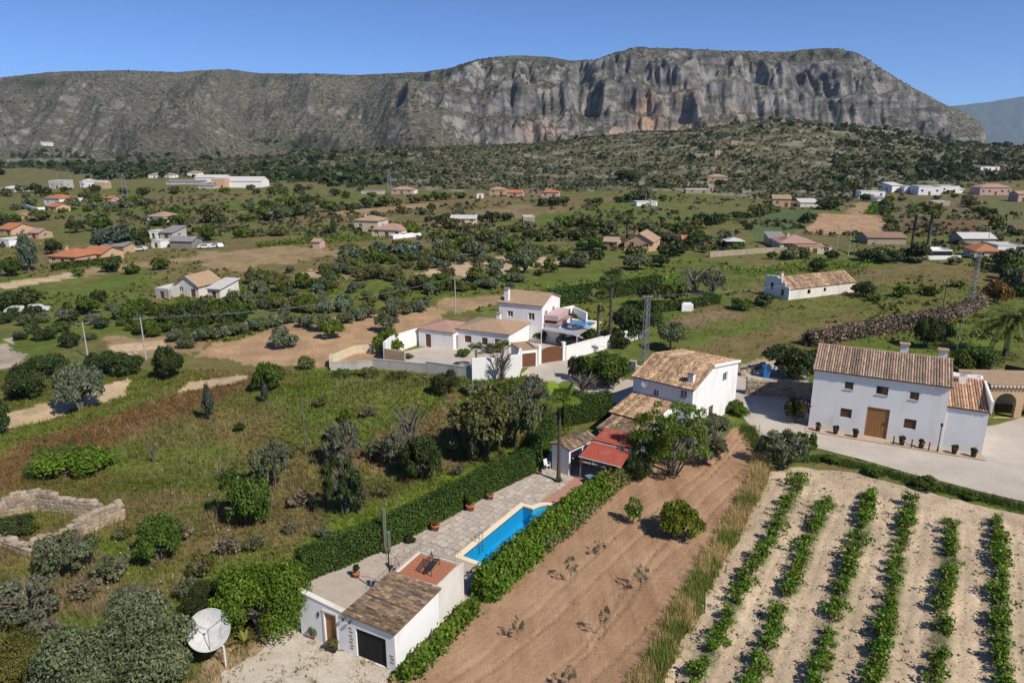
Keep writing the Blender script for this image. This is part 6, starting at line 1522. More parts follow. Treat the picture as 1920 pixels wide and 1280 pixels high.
np_ = at(1083, 606); n2 = empty('swimming_pool', (np_.x, np_.y, 0), math.radians(-25)); tag(n2, 'small blue pool on the neighbour terrace behind the grey awning', 'pool')
MB().box(-4, 4, -2.6, -1.6, .05, .16).box(-4, 4, 1.6, 2.6, .05, .16).box(-4, -3, -1.6, 1.6, .05, .16).box(3, 4, -1.6, 1.6, .05, .16).build('coping', MATS['cream coping stone'], n2)
MB().box(-3, 3, -1.6, 1.6, .05, .10).build('water', mat('far pool water', (.03, .25, .50), (.03, .22, .46), 1, rough=.15, bump=0, spec=.6), n2)
aw = at(1046, 650); aw_ = empty('awning', (aw.x, aw.y, 0), math.radians(-30)); tag(aw_, 'grey fabric awning over the compound carport', 'awning')
MB().add([(-3, 0, 2.5), (3.5, -.5, 2.4), (4, 4.5, 2.7), (-2.5, 5, 2.8), (.5, 2.3, 2.5)], [(0, 1, 4), (1, 2, 4), (2, 3, 4), (3, 0, 4)]).build('fabric', mat('grey fabric', (.40, .41, .43), (.34, .35, .37), 1), aw_)
for (x, y, z) in ((-3, 0, 2.5), (3.5, -.5, 2.4), (4, 4.5, 2.7), (-2.5, 5, 2.8)): MB().tube((x, y, 0), (x, y, z), .06).build('post', MATS['frame white'], aw_)
def car(pos, rot, label, col, group=None, cat='car'):
    e = empty('parked_car', pos, rot); tag(e, label, cat, group); mm = mat('car paint %s' % (col,), col, col, 2, rough=.3, bump=0, spec=.6)
    pr_ = [(-2.1, .35), (2.1, .35), (2.15, .75), (1.2, .95), (.6, 1.42), (-1.3, 1.45), (-2.0, 1.0), (-2.15, .7)]; V = [(x, y, z) for y in (-.85, .85) for x, z in pr_]; n_ = 8
    MB().add(V, [tuple(range(7, -1, -1)), tuple(range(8, 16))] + [(k, (k + 1) % 8, 8 + (k + 1) % 8, 8 + k) for k in range(8)]).build('body', mm, e)
    MB().box(-1.25, .65, -.865, .865, 1.0, 1.36).build('window', MATS['window glass'], e)
    for x in (-1.3, 1.3):
        for y in (-.8, .8): MB().tube((x, y - .1, .33), (x, y + .1, .33), .33, None, 12).build('wheel', MATS['iron'], e)
c_ = at(1068, 645); car((c_.x, c_.y, .06), .5, 'dark car in the shade under the grey awning', (.03, .03, .035))
lg = empty('sun_loungers', (0, 0, 0)); bpy.data.objects.remove(lg)
for i in range(3):
    p = at(1036 + i * 12, 597 - i * 2); e = empty('sun_lounger', (p.x, p.y, .06), .6); tag(e, 'white sun lounger on the neighbour pool terrace, number %s from the house' % ['one', 'two', 'three'][i], 'sun lounger', 'neighbour sun loungers')
    MB().box(-.3, .3, -.9, .5, .28, .36).build('seat', MATS['frame white'], e); MB().add([(-.3, .5, .3), (.3, .5, .3), (.3, 1.0, .8), (-.3, 1.0, .8), (-.3, .55, .28), (.3, .55, .28), (.3, 1.05, .78), (-.3, 1.05, .78)], [(0, 1, 2, 3), (7, 6, 5, 4), (0, 4, 5, 1), (1, 5, 6, 2), (2, 6, 7, 3), (3, 7, 4, 0)]).build('backrest', MATS['frame white'], e)
hedge('cypress_hedge', P((968, 590), (1050, 572), (1130, 560), (1235, 545)), 1.6, 3.4, 'leaf cypress', 'tall dark hedge behind the neighbour compound', dens=36, size=.22, seed=14, ragged=.06)
hedge('cypress_hedge', P((1225, 585), (1290, 578), (1345, 568)), 1.6, 1.7, 'leaf cypress', 'low dark hedge round the garden right of the compound', dens=36, size=.22, seed=15, ragged=.06)
hedge('oleander_hedge', P((1515, 648), (1620, 628), (1720, 612), (1800, 590), (1838, 572)), 2.4, 2.2, 'leaf oleander', 'long pink oleander hedge behind the big white house', dens=34, size=.26, seed=16, ragged=.2, top_round=.6)
fan_palm('fan_palm', at(1143, 640), 10.5, 'taller of the two fan palms in the compound', rad=2.2, nf=22, seed=5, tr_r=.26)
fan_palm('fan_palm', at(1120, 652), 8.0, 'shorter fan palm in front of the neighbour pool', rad=2.0, nf=20, seed=6, tr_r=.24)
T = tr
T(1195, 634, 100, 556, 'leaf dark', 'ficus_tree', 'big dark round tree inside the compound right of the palms', lod='hi', shape='round')
T(1106, 644, 40, 612, 'leaf green', 'clipped_shrub', 'bright clipped bush at the foot of the compound palms', 'shrub', 'round', lod='mid')
T(1160, 652, 46, 618, 'leaf dark', 'shrub', 'dark shrub along the long white compound wall', 'shrub', 'round', lod='mid')
T(1256, 656, 72, 602, 'leaf olive', 'olive_tree', 'olive tree casting shade right of the lattice pylon', lod='hi')
T(1262, 572, 62, 530, 'leaf green', 'fruit_tree', 'round green tree behind the low dark hedge', lod='mid')
T(1215, 572, 60, 532, 'leaf dark', 'pine_tree', 'dark tree above the end of the tall compound hedge', lod='mid')
T(1302, 548, 95, 488, None, 'bare_tree', 'pale leafless tree above the low garden hedge', shape='open', twigs='bark pale')
T(1335, 552, 60, 500, 'leaf grey', 'dry_tree', 'greyish half-bare tree right of the pale leafless tree', shape='open', lod='mid', twigs='bark pale')
T(1620, 556, 52, 524, 'leaf dark', 'carob_tree', 'dark round tree at the right end of the long barn', lod='mid', shape='round')
T(1390, 580, 50, 556, 'leaf green', 'shrub', 'bright green shrub left of the long barn', 'shrub', 'round', lod='mid')
T(1430, 572, 44, 548, 'leaf dark', 'shrub', 'dark shrub before the stepped gable of the long barn', 'shrub', 'round', lod='mid')
T(1485, 706, 112, 640, 'leaf dark', 'mastic_shrub', 'big dark bush behind the left end of the big white house', 'shrub', 'round')
T(1538, 690, 60, 648, 'leaf dark', 'mastic_shrub', 'dark bush beneath the oleander hedge', 'shrub', 'round', lod='mid')
T(1735, 650, 62, 588, 'leaf dark', 'mastic_shrub', 'round dark bush against the oleander hedge', 'shrub', 'round')
T(1770, 640, 40, 600, 'leaf dark', 'mastic_shrub', 'smaller dark bush beside the grey lamp pole', 'shrub', 'round', lod='mid')
T(1822, 704, 92, 645, 'leaf green', 'medlar_tree', 'broad green fruit tree above the annex roof', lod='hi', shape='round')
T(1866, 568, 58, 522, 'leaf rust', 'rust_tree', 'orange-leaved tree behind the date palm', lod='mid', shape='round')
T(1900, 560, 60, 500, 'leaf olive', 'pine_tree', 'dark pine at the right edge behind the date palm', lod='mid')
date_palm('date_palm', at(1884, 668), 5.6, 'feathery date palm at the right edge', rad=5.6, nf=48)
wall_run('garden_fence', P((1880, 712), (1930, 722)), [2.2, 2.2], .1, 'fence green' if 'fence green' in MATS else (mat('fence green', (.03, .06, .045), bump=0) and 'fence green'), 'dark green garden fence at the right edge', False, cat='fence')
T(728, 662, 64, 616, 'leaf bright', 'orange_tree', 'bright green citrus tree at the white terrace corner', lod='mid', shape='round')
T(725, 622, 56, 586, 'leaf olive', 'olive_tree', 'flat-topped olive tree on the orchard soil left of the compound house', lod='mid')
T(624, 634, 52, 599, 'leaf bright', 'orange_tree', 'bright orange tree casting shade on the orchard soil', lod='mid')
T(602, 620, 55, 588, 'leaf olive', 'olive_tree', 'grey olive tree just behind the bright orange tree', lod='mid')
T(533, 652, 58, 612, 'leaf silver', 'olive_tree', 'pale olive bush at the near edge of the orchard', lod='mid', shape='round')
T(575, 692, 40, 668, 'leaf yellow', 'cane_clump', 'yellow-green cane clump beside the compound wall', 'shrub', 'tall', lod='mid')
for i, (a, b, t_) in enumerate(((893, 690, 652), (943, 684, 645))): fan_palm('fan_palm', at(a, b), 2.6, ['small yellowish palm in the compound yard near the block wall', 'small yellowish palm in the compound yard near the garage'][i], rad=1.5, nf=12, seed=20 + i, tr_r=.15, skirt=False)
T(870, 668, 30, 652, 'leaf green', 'yard_shrub', 'green shrub beside the pink-roofed wing door', 'shrub', 'round', lod='mid')
T(925, 660, 40, 640, 'leaf olive', 'yard_shrub', 'shrub before the tan-roofed body of the compound house', 'shrub', 'round', lod='mid')
T(765, 672, 26, 660, 'leaf olive', 'yard_shrub', 'low shrub on the pale yard left of the pink-roofed wing', 'shrub', 'round', lod='mid')
T(1010, 640, 40, 618, 'leaf green', 'yard_shrub', 'shrub beside the pink balcony of the compound house', 'shrub', 'round', lod='mid')
# ---------------- poles, pylons, wires
def pole(px, py, top, label, arms=1, m='concrete', r=.13, name='utility_pole'):
    p = on(px, py); a = (640 - top) / FPX; z = CAMZ + p.y * (-SP + a * CP) / (CP + a * SP) - p.z
    e = empty(name, p, .5); tag(e, label, 'pole'); MB().tube((0, 0, -.2), (0, 0, z), r, r * .6, 8).build('post', MATS[m], e)
    for k in range(arms):
        MB().box(-.9, .9, -.05, .05, z - .35 - k * .8, z - .22 - k * .8).build('cross_arm', MATS['grey steel'], e)
        for x in (-.8, 0, .8): MB().tube((x, 0, z - .22 - k * .8), (x, 0, z - .02 - k * .8), .05, .03, 6).build('insulator', MATS['grey steel'], e)
    return p + Vector((0, 0, z - .1))
def lattice(px, py, top, w0, w1, label, arms=1, thick=.05):
    p = on(px, py); a = (640 - top) / FPX; z = CAMZ + p.y * (-SP + a * CP) / (CP + a * SP) - p.z
    e = empty('lattice_pylon', p, .4); tag(e, label, 'pylon'); n = max(5, int(z / max(w0 * 1.1, .8)))
    cr = ((-1, -1), (1, -1), (1, 1), (-1, 1))
    def c(i, k): w = (w0 + (w1 - w0) * k / n) / 2; return (cr[i][0] * w, cr[i][1] * w, z * k / n)
    for i in range(4): MB().tube(c(i, 0), c(i, n), thick, None, 4).build('corner_post', MATS['grey steel'], e)
    for i in range(4):
        m = MB()
        for k in range(n): m.tube(c(i, k), c((i + 1) % 4, k + 1), thick * .6, None, 3); m.tube(c(i, k), c((i + 1) % 4, k), thick * .6, None, 3)
        m.build('bracing', MATS['grey steel'], e)
    for k in range(arms): MB().box(-w0 * 1.1, w0 * 1.1, -.08, .08, z - .3 - k * 1.6, z - .12 - k * 1.6).build('cross_arm', MATS['grey steel'], e)
    return p + Vector((0, 0, z - .2))
p0 = pole(165, 670, 603, 'first grey utility pole at the left of the orchard'); p1 = pole(274, 674, 594, 'second grey utility pole left of the dense dark tree')
p2 = pole(854, 585, 519, 'utility pole behind the compound house', arms=1); p3 = lattice(1208, 682, 553, .8, .5, 'steel lattice pylon between the compound wall and the farmhouse')
p4 = lattice(1818, 582, 470, .9, .5, 'steel lattice pylon behind the oleander hedge'); pole(1768, 575, 525, 'thin dark wooden pole on the pasture before the lattice pylon', 0, 'bark grey', .1)
pole(574, 850, 742, 'lone weathered wooden pole in the meadow', 0, 'bark grey', .09); pole(1788, 690, 580, 'grey lamp pole behind the roof of the big white house', 1, 'grey steel', .08)
pole(1590, 480, 420, 'tall pole among the cream roadside houses', 1); pole(1567, 482, 424, 'slimmer pole left of the tall roadside pole', 1); pole(1372, 462, 425, 'thin white mast beside the glass shelter', 0)
pole(1850, 470, 424, 'pole with long arm by the orange-roofed house', 1); pole(1742, 468, 440, 'short pole right of the twin palms', 0)
lattice(235, 365, 325, 3.2, .6, 'tall transmission pylon beside the industrial sheds', 2, .14); lattice(730, 352, 318, 3.0, .6, 'transmission pylon at the wooded mountain foot', 2, .14)
for i, (a, t) in enumerate(((110, 322), (135, 325), (155, 322), (205, 330))): pole(a, 352, t, ['left substation mast', 'second substation mast', 'third substation mast', 'right substation mast'][i] + ' behind the concrete block building', 0, 'grey steel', .25)
def wire(a, b, sag, label):
    pts = [a.lerp(b, k / 14) - Vector((0, 0, sag * 4 * (k / 14) * (1 - k / 14))) for k in range(15)]
    o = MB().path(pts, .018, 4).build('power_line', MATS['grey steel']); tag(o, label, 'power line')
off = Vector((.6, .6, 0))
pL = p0 + (p0 - p1) * 4
for s, w in ((-1, 'front'), (1, 'rear')):
    wire(pL + off * s, p0 + off * s, 1.0, '%s power line running off the left edge' % w); wire(p0 + off * s, p1 + off * s, .3, '%s power line between the two left poles' % w); wire(p1 + off * s, p2 + off * s, 1.6, '%s power line from the left poles to the pole behind the compound' % w)
    wire(p2 + off * s, p3 + off * s, 1.0, '%s power line from the compound to the lattice pylon' % w); wire(p3 + off * s, p4 + off * s, 1.4, '%s power line between the two lattice pylons' % w)
# ================================================================ MIDDLE DISTANCE AND FAR HOUSES
def onmt(px, py):
    """mountain surface point seen at a photo pixel (nearest one)"""
    k = (np.abs(pxm_[:NROW] - px) < 3) & (np.abs(pym_[:NROW] - py) < 2.5)
    j, i = np.nonzero(k)
    if len(j) == 0: return on(px, py)
    q = np.argmin(MY[j, i]); return Vector((MX[j[q], i[q]], MY[j[q], i[q]], MZ[j[q], i[q]]))
def fh(px, py, wpx, hpx, D, rot, roof, wall, rmat, label, wins=2, cat='house', rise=None, name='country_house', mt=False, group=None, chim=False, door=True):
    """house by photo pixels: middle of its front foot, front width, eave height"""
    p = onmt(px, py) if mt else on(px, py); s = pxm(p.y, p.z); W, h = wpx / s, max(2.2, hpx / s)
    a = math.radians(rot) - math.atan2(p.x, p.y) * 0.0
    o = p - Vector((math.cos(a), math.sin(a), 0)) * W / 2 - Vector((0, 0, .3))
    op = {}
    if wins:
        ww = min(1.4, W / (wins * 2 + 1)); hh = min(1.3, h * .45)
        op = {'F': [(W * (k + .5) / wins - ww / 2, h * .38 + .3 if k != wins // 2 or not door else .32, ww, hh if k != wins // 2 or not door else min(2.1, h * .7), ('win', 'shut')[k % 2] if k != wins // 2 or not door else 'door') for k in range(wins)]}
        if D > 5: op['R'] = op['L'] = [(D * .5 - ww / 2, h * .4, ww, hh, 'win')]
    return house(name, o, a, W, D, h + .3, label, roof=roof, rise=rise if rise is not None else min(2.0, D * .18), wall=wall, rmat=rmat, ov=.35, op=op, cat=cat, group=group, parapet=.3, chim=[(W * .3, D * .4, h + .3 + min(2.0, D * .18) + .6, .7)] if chim else ())
# left
fh(118, 497, 62, 16, 9, -14, 'hip', 'peach render', 'tile orange', 'peach bungalow with orange-red roof behind the clipped hedge at the left', 3, chim=True)
fh(172, 490, 46, 13, 8, -14, 'gable', 'peach render', 'tile orange', 'right wing of the peach bungalow with the brighter orange roof', 2)
fh(212, 475, 46, 8, 5, -10, 'mono', 'ochre render', 'roof grey', 'low ochre sheds right of the peach bungalow', 2, 'shed', name='shed')
hedge('clipped_hedge', P((100, 508), (225, 492)), 2.0, 1.6, 'leaf cypress', 'clipped green hedge in front of the peach bungalow', dens=14, size=.34, seed=41)
e = fh(352, 556, 54, 22, 7, -18, 'gabley', 'whitewash aged', 'tile tan', 'abandoned cream farmhouse with chimney among the shrubs', 2, chim=True, rise=2.0)
fh(402, 560, 28, 17, 6, -18, 'mono', 'whitewash aged', 'roof pale', 'pale lean-to on the right of the abandoned farmhouse', 1, 'shed', name='shed')
fh(305, 560, 30, 8, 5, -18, 'flat', 'bare block', 'roof pale', 'low concrete outhouse left of the abandoned farmhouse', 1, 'shed', name='shed')
fh(687, 434, 48, 20, 9, -16, 'hip', 'cream render', 'tile tan', 'upper block of the cream villa above the small vineyard', 2, chim=True)
fh(725, 444, 62, 13, 10, -16, 'hip', 'cream render', 'tile pink', 'low wing of the cream villa with pinkish roof', 3)
wall_run('white_terrace', P((733, 446), (785, 441)), [.9, .9], 3.0, 'whitewash', 'white terrace slab at the right end of the cream villa', False, cat='terrace')
fh(292, 417, 40, 11, 9, -20, 'hip', 'whitewash', 'tile tan', 'small white cottage with tan roof behind the dark trees', 2)
fh(98, 386, 46, 14, 10, -25, 'hip', 'whitewash', 'tile orange', 'white house with orange roof in the left fields', 2)
fh(98, 396, 26, 9, 7, -25, 'gable', 'peach render', 'tile orange', 'small orange-roofed annex before the white left house', 1)
wall_run('white_wall', P((42, 388), (70, 398), (85, 397)), [1.6, 2.2, 2.2], .4, 'whitewash', 'long low white wall left of the orange-roofed annex', False)
fh(130, 380, 22, 8, 6, -15, 'flat', 'whitewash', 'roof pale', 'tiny white hut right of the white left house', 1)
fh(200, 379, 22, 5, 6, -10, 'gable', 'pink render', 'tile orange', 'little red-roofed hut in the left fields', 1)
fh(10, 441, 34, 12, 9, -20, 'gable', 'peach render', 'tile orange', 'orange-roofed house cut by the left edge', 2); fh(6, 462, 34, 12, 7, -20, 'flat', 'whitewash', 'roof pale', 'white flat-roofed house below it at the left edge', 1)
fh(64, 448, 22, 6, 6, -10, 'gable', 'ochre render', 'tile pink', 'pinkish hut right of the orange-roofed edge house', 1)
fh(288, 447, 18, 14, 5, -10, 'flat', 'whitewash', 'roof pale', 'white box building right of the big dark trees', 1); fh(312, 448, 26, 9, 8, -10, 'mono', 'bare block', 'roof grey', 'grey-roofed shed beside the white box building', 1, 'shed', name='shed')
fh(293, 465, 20, 14, 5, -12, 'flat', 'whitewash', 'roof pale', 'white carport below the big dark trees', 1, 'shed', name='shed')
fh(340, 465, 44, 6, 6, -8, 'gable', 'roof grey', 'roof grey', 'long grey polytunnel shed by the farm track', 0, 'shed', name='shed')
for i, (a, b) in enumerate(((385, 466), (398, 465), (410, 464), (262, 470))):
    p = on(a, b); car(p, .3 + i, ['white car parked left in the row by the farm track', 'middle white car parked by the farm track', 'right-hand white car parked by the farm track', 'pale car parked before the ochre sheds'][i], (.7, .7, .7))
p = on(70, 585); car(p, .4, 'white car half hidden in the scrub at the left', (.72, .72, .72)); p = on(35, 588); car(p, .2, 'pale trailer-like car further left in the scrub', (.6, .6, .58))
# industrial strip under the mountain
fh(107, 354, 30, 15, 10, -5, 'flat', 'bare block', 'roof pale', 'concrete substation building under the mountain', 3, 'building', name='substation'); fh(168, 352, 36, 12, 12, -5, 'flat', 'whitewash', 'roof pale', 'white industrial shed right of the substation', 3, 'building', name='industrial_shed')
fh(187, 354, 20, 12, 8, -5, 'flat', 'ochre render', 'roof pale', 'brownish end block of the white industrial shed', 1, 'building', name='industrial_shed')
fh(410, 353, 26, 18, 9, -4, 'flat', 'peach render', 'roof pale', 'orange block in front of the white warehouses', 2, 'building', name='warehouse'); fh(458, 352, 66, 12, 16, -2, 'gable', 'whitewash', 'roof pale', 'long white vaulted warehouse right of the orange block', 0, 'building', rise=3, name='warehouse')
fh(395, 342, 60, 9, 10, -4, 'gable', 'whitewash', 'roof pale', 'grey-white warehouse behind the orange block', 0, 'building', rise=2, name='warehouse'); fh(345, 346, 70, 5, 8, -4, 'mono', 'bare block', 'roof grey', 'long low grey sheds left of the warehouses', 0, 'building', rise=1, name='warehouse')
fh(386, 354, 30, 5, 8, -4, 'mono', 'bare block', 'roof grey', 'low dark shed at the foot of the orange block', 0, 'building', rise=1, name='warehouse')
for a, b, w, h_, lab in ((290, 334, 26, 6, 'white cottage left of the long grey sheds'), (362, 332, 22, 8, 'cream cottage behind the long grey sheds'), (315, 334, 20, 6, 'blue-grey shed between two cottages under the mountain'), (20, 360, 40, 5, 'low white greenhouse at the left edge under the mountain'), (160, 345, 18, 4, 'low pale outbuilding behind the industrial shed')):
    fh(a, b, w, h_, 9, -6, 'hip', 'whitewash', 'tile tan' if 'cottage' in lab else 'roof pale', lab, 1)
fh(28, 310, 34, 9, 10, -6, 'hip', 'whitewash', 'roof pale', 'white villa at the foot of the left slope', 3, mt=True); fh(72, 313, 22, 6, 8, -6, 'flat', 'whitewash', 'roof pale', 'small white house right of the foot-slope villa', 1, mt=True)
fh(86, 272, 26, 6, 9, -4, 'hip', 'whitewash', 'roof pale', 'white villa alone high on the left slope', 2, mt=True); fh(188, 322, 34, 6, 9, -4, 'mono', 'whitewash', 'roof pale', 'flat white shed above the substation', 1, mt=True)
fh(757, 311, 22, 12, 9, -10, 'hip', 'cream render', 'tile tan', 'cream villa in the woods under the cliff', 2, mt=True); fh(783, 304, 28, 8, 9, 12, 'mono', 'whitewash', 'roof pale', 'long white villa right of the cream woodland villa', 2, mt=True)
fh(844, 295, 18, 8, 8, -8, 'flat', 'whitewash', 'roof pale', 'small white villa among dark pines', 1, mt=True); fh(862, 305, 38, 8, 9, -4, 'flat', 'whitewash', 'roof pale', 'long white villa on a terrace under the cliff', 3, mt=True); fh(873, 303, 14, 14, 7, -4, 'flat', 'whitewash', 'roof pale', 'white tower end of the long terrace villa', 1, mt=True)
fh(753, 364, 40, 8, 10, -8, 'hip', 'pink render', 'tile tan', 'pinkish villa at the edge of the scrub hill', 3); fh(768, 363, 20, 6, 7, -8, 'flat', 'whitewash', 'roof pale', 'white end of the pinkish villa', 1)
fh(697, 364, 40, 4, 8, -2, 'flat', 'bare block', 'roof grey', 'low netted shed left of the pinkish villa', 0, 'shed', name='shed')
fh(932, 366, 30, 10, 9, -8, 'hip', 'ochre render', 'tile tan', 'tan house at the scrub hill foot', 2); fh(965, 368, 30, 6, 8, -8, 'gable', 'pink render', 'tile orange', 'red-roofed cottage right of the tan house', 1); fh(900, 372, 12, 8, 6, 0, 'flat', 'whitewash', 'roof pale', 'little white house left of the tan house', 1)
fh(1030, 371, 32, 10, 9, -12, 'hip', 'pink render', 'tile orange', 'pink and orange house below the scrub hill', 2); fh(1203, 373, 18, 6, 7, 6, 'gable', 'whitewash', 'roof pale', 'pale barn roof among trees in the green fields', 0, 'shed', name='shed')
fh(1213, 386, 40, 5, 6, 8, 'flat', 'whitewash', 'roof pale', 'low white tank building in the green fields', 0, 'building'); fh(1225, 386, 10, 9, 4, 8, 'flat', 'roof pale', 'roof pale', 'pale blue tank at the end of the low white building', 0, 'tank', name='water_tank')
fh(1345, 341, 36, 9, 12, -12, 'hip', 'ochre render', 'tile tan', 'tan villa on the scrub hillside', 2); fh(1308, 363, 44, 8, 8, -4, 'flat', 'rough stone render', 'roof pale', 'long ruined stone farm below the tan villa', 2, 'ruin', name='stone_farm')
fh(1333, 360, 10, 12, 6, -4, 'flat', 'rough stone render', 'roof pale', 'stone tower end of the ruined farm', 1, 'ruin', name='stone_farm'); fh(1376, 276, 12, 12, 6, -8, 'flat', 'ochre render', 'tile tan', 'stone house on top of the scrub hill', 1); fh(1345, 294, 10, 12, 5, 0, 'flat', 'pink render', 'tile pink', 'pink tower house near the hilltop', 1); fh(1316, 294, 26, 5, 6, -4, 'flat', 'rough stone render', 'roof pale', 'low terraced ruin left of the pink tower house', 1, 'ruin')
fh(1465, 388, 32, 15, 8, -16, 'mono', 'peach render', 'tile tan', 'peach two-storey house at the green field corner', 2); fh(1517, 388, 32, 5, 8, -6, 'mono', 'whitewash aged', 'roof pale', 'pale flat-roofed shed right of the peach two-storey house', 0, 'shed', name='shed')
# white villas on the right
fh(1636, 372, 44, 13, 9, -4, 'flat', 'whitewash', 'roof pale', 'white villa beside the slim cypress at the top of the brown field', 3); fh(1614, 372, 10, 8, 6, 10, 'flat', 'whitewash', 'roof pale', 'white stair wall left of the cypress villa', 0); fh(1654, 380, 22, 7, 5, 16, 'mono', 'whitewash', 'roof grey', 'white garden wall house below the cypress villa', 1)
fh(1682, 360, 24, 12, 9, 14, 'mono', 'whitewash', 'roof pale', 'white villa with slanted roof between the trees', 1); fh(1705, 362, 20, 12, 8, -8, 'flat', 'whitewash', 'roof pale', 'small white villa with terrace wall', 1)
fh(1742, 366, 40, 16, 12, -6, 'flat', 'whitewash', 'roof pale', 'large modern white villa with dark terrace', 3); fh(1779, 362, 36, 13, 10, -3, 'flat', 'whitewash', 'roof pale', 'cream right wing of the modern white villa', 2); fh(1801, 362, 16, 6, 7, 8, 'mono', 'whitewash', 'roof pale', 'low white carport right of the modern villa', 0)
fh(1866, 366, 58, 14, 11, -2, 'hip', 'pink render', 'tile pink', 'mauve villa with long balcony at the right', 5, chim=True); fh(1918, 378, 20, 14, 8, 0, 'gable', 'pink render', 'tile pink', 'pink house cut by the right edge', 1); fh(1765, 386, 30, 5, 5, -4, 'flat', 'pink render', 'roof pale', 'low pink wall house on the brown field edge', 1)
fh(1856, 320, 36, 7, 9, 2, 'flat', 'whitewash', 'roof pale', 'long white villa high on the right hill', 3); fh(1752, 318, 12, 6, 7, 0, 'flat', 'whitewash', 'roof pale', 'tiny white house on the right hill', 1)
# roadside houses
fh(1197, 468, 54, 16, 11, -22, 'gabley', 'peach render', 'tile tan', 'peach house with gabled tan roof by the road', 2, rise=2.4, chim=True); fh(1144, 466, 26, 9, 6, -20, 'gable', 'peach render', 'tile tan', 'small peach outhouse left of the peach gabled house', 1)
wall_run('road_wall', P((1170, 474), (1250, 468)), [1.2, 1.2], .4, 'ochre render', 'low ochre wall in front of the peach gabled house', False)
fh(1378, 466, 32, 8, 5, -4, 'hip', 'window glass', 'roof pale', 'glazed shelter with pale roof beside the road', 0, 'shelter', name='glass_shelter'); fh(1290, 461, 22, 5, 5, -6, 'gable', 'ochre render', 'tile orange', 'red-roofed little shed among the roadside trees', 0, 'shed', name='shed')
fh(1496, 470, 66, 14, 11, -6, 'hip', 'cream render', 'tile pink', 'cream house with broad pinkish hip roof at the road', 3, chim=True); fh(1527, 476, 62, 13, 7, -4, 'flat', 'cream render', 'tile tan', 'cream flat-roofed front wing with arched openings', 3); fh(1458, 460, 30, 8, 7, -4, 'mono', 'cream render', 'roof grey', 'blue-covered terrace left of the pinkish hip roof', 0)
wall_run('field_wall', P((1330, 482), (1450, 474), (1475, 474)), [1.6, 1.6, 1.6], .4, 'rough stone render', 'long dark stone field wall beside the road', False)
fh(1662, 458, 70, 10, 9, -3, 'gable', 'rough stone render', 'tile brown', 'long shed with dark ribbed roof below the brown field', 0, 'shed', rise=1.2, name='shed'); fh(1764, 486, 38, 17, 6, -2, 'flat', 'window glass', 'whitewash', 'white pergola terrace left of the orange-roofed house', 0, 'pergola', name='pergola')
wall_run('white_wall', P((1730, 488), (1800, 487)), [1.2, 1.2], .5, 'whitewash', 'white wall round the pergola terrace', False)
fh(1852, 486, 46, 12, 9, -14, 'hip', 'cream render', 'tile orange', 'cream house with bright orange roof at the right', 2); fh(1895, 476, 50, 16, 8, -4, 'flat', 'whitewash', 'roof pale', 'white block behind the orange-roofed house', 1); fh(1835, 460, 60, 6, 8, -2, 'gable', 'rough stone render', 'roof pale', 'pale shed roof behind the orange-roofed house', 0, 'shed', name='shed')
fh(868, 420, 48, 6, 5, -4, 'mono', 'cream render', 'roof pale', 'long low yellowish shed in the middle fields', 3, 'shed', name='shed'); fh(992, 416, 22, 6, 6, 4, 'flat', 'rough stone render', 'roof pale', 'stone hut half hidden by a bush in the middle fields', 0, 'shed', name='shed'); fh(593, 466, 14, 8, 4, -10, 'gable', 'pink render', 'tile tan', 'tiny pink hut beside the small vineyard', 0, 'shed', name='shed')
tk = on(1287, 582); o = MB().box(-1.1, 1.1, -.8, .8, 0, 1.3).box(-.9, .9, -.6, .6, 1.303, 1.5).build('water_trough', MATS['whitewash']); o.location = tk; tag(o, 'white concrete water box on the dry ground right of the compound', 'water tank')
el = on(1186, 700); e = empty('meter_cabinet', el, -.5); tag(e, 'grey meter cabinet in a low white wall beside the farmhouse', 'cabinet'); MB().box(-.5, .5, -.25, .25, 0, 1.9).build('cabinet', MATS['concrete'], e); MB().box(-.42, .42, -.28, -.255, .5, 1.75).build('door', MATS['grey steel'], e); MB().box(.52, 1.8, -.2, .2, 0, 1.2).build('side_wall', MATS['whitewash aged'], e)
bx = on(1441, 712, 1.9); o = MB().prism([(-.5, -.4), (.5, -.4), (.55, .4), (-.55, .4)], 0, .8).box(-.6, .6, -.5, .5, .803, .9).build('blue_bin', mat('blue plastic', (.03, .16, .42), (.03, .14, .38), 2, rough=.4, bump=0)); o.location = (bx.x, bx.y + 1.2, 0); o.scale = (.9, .9, 1.9); tag(o, 'blue bin behind the rubble stone wall', 'bin')

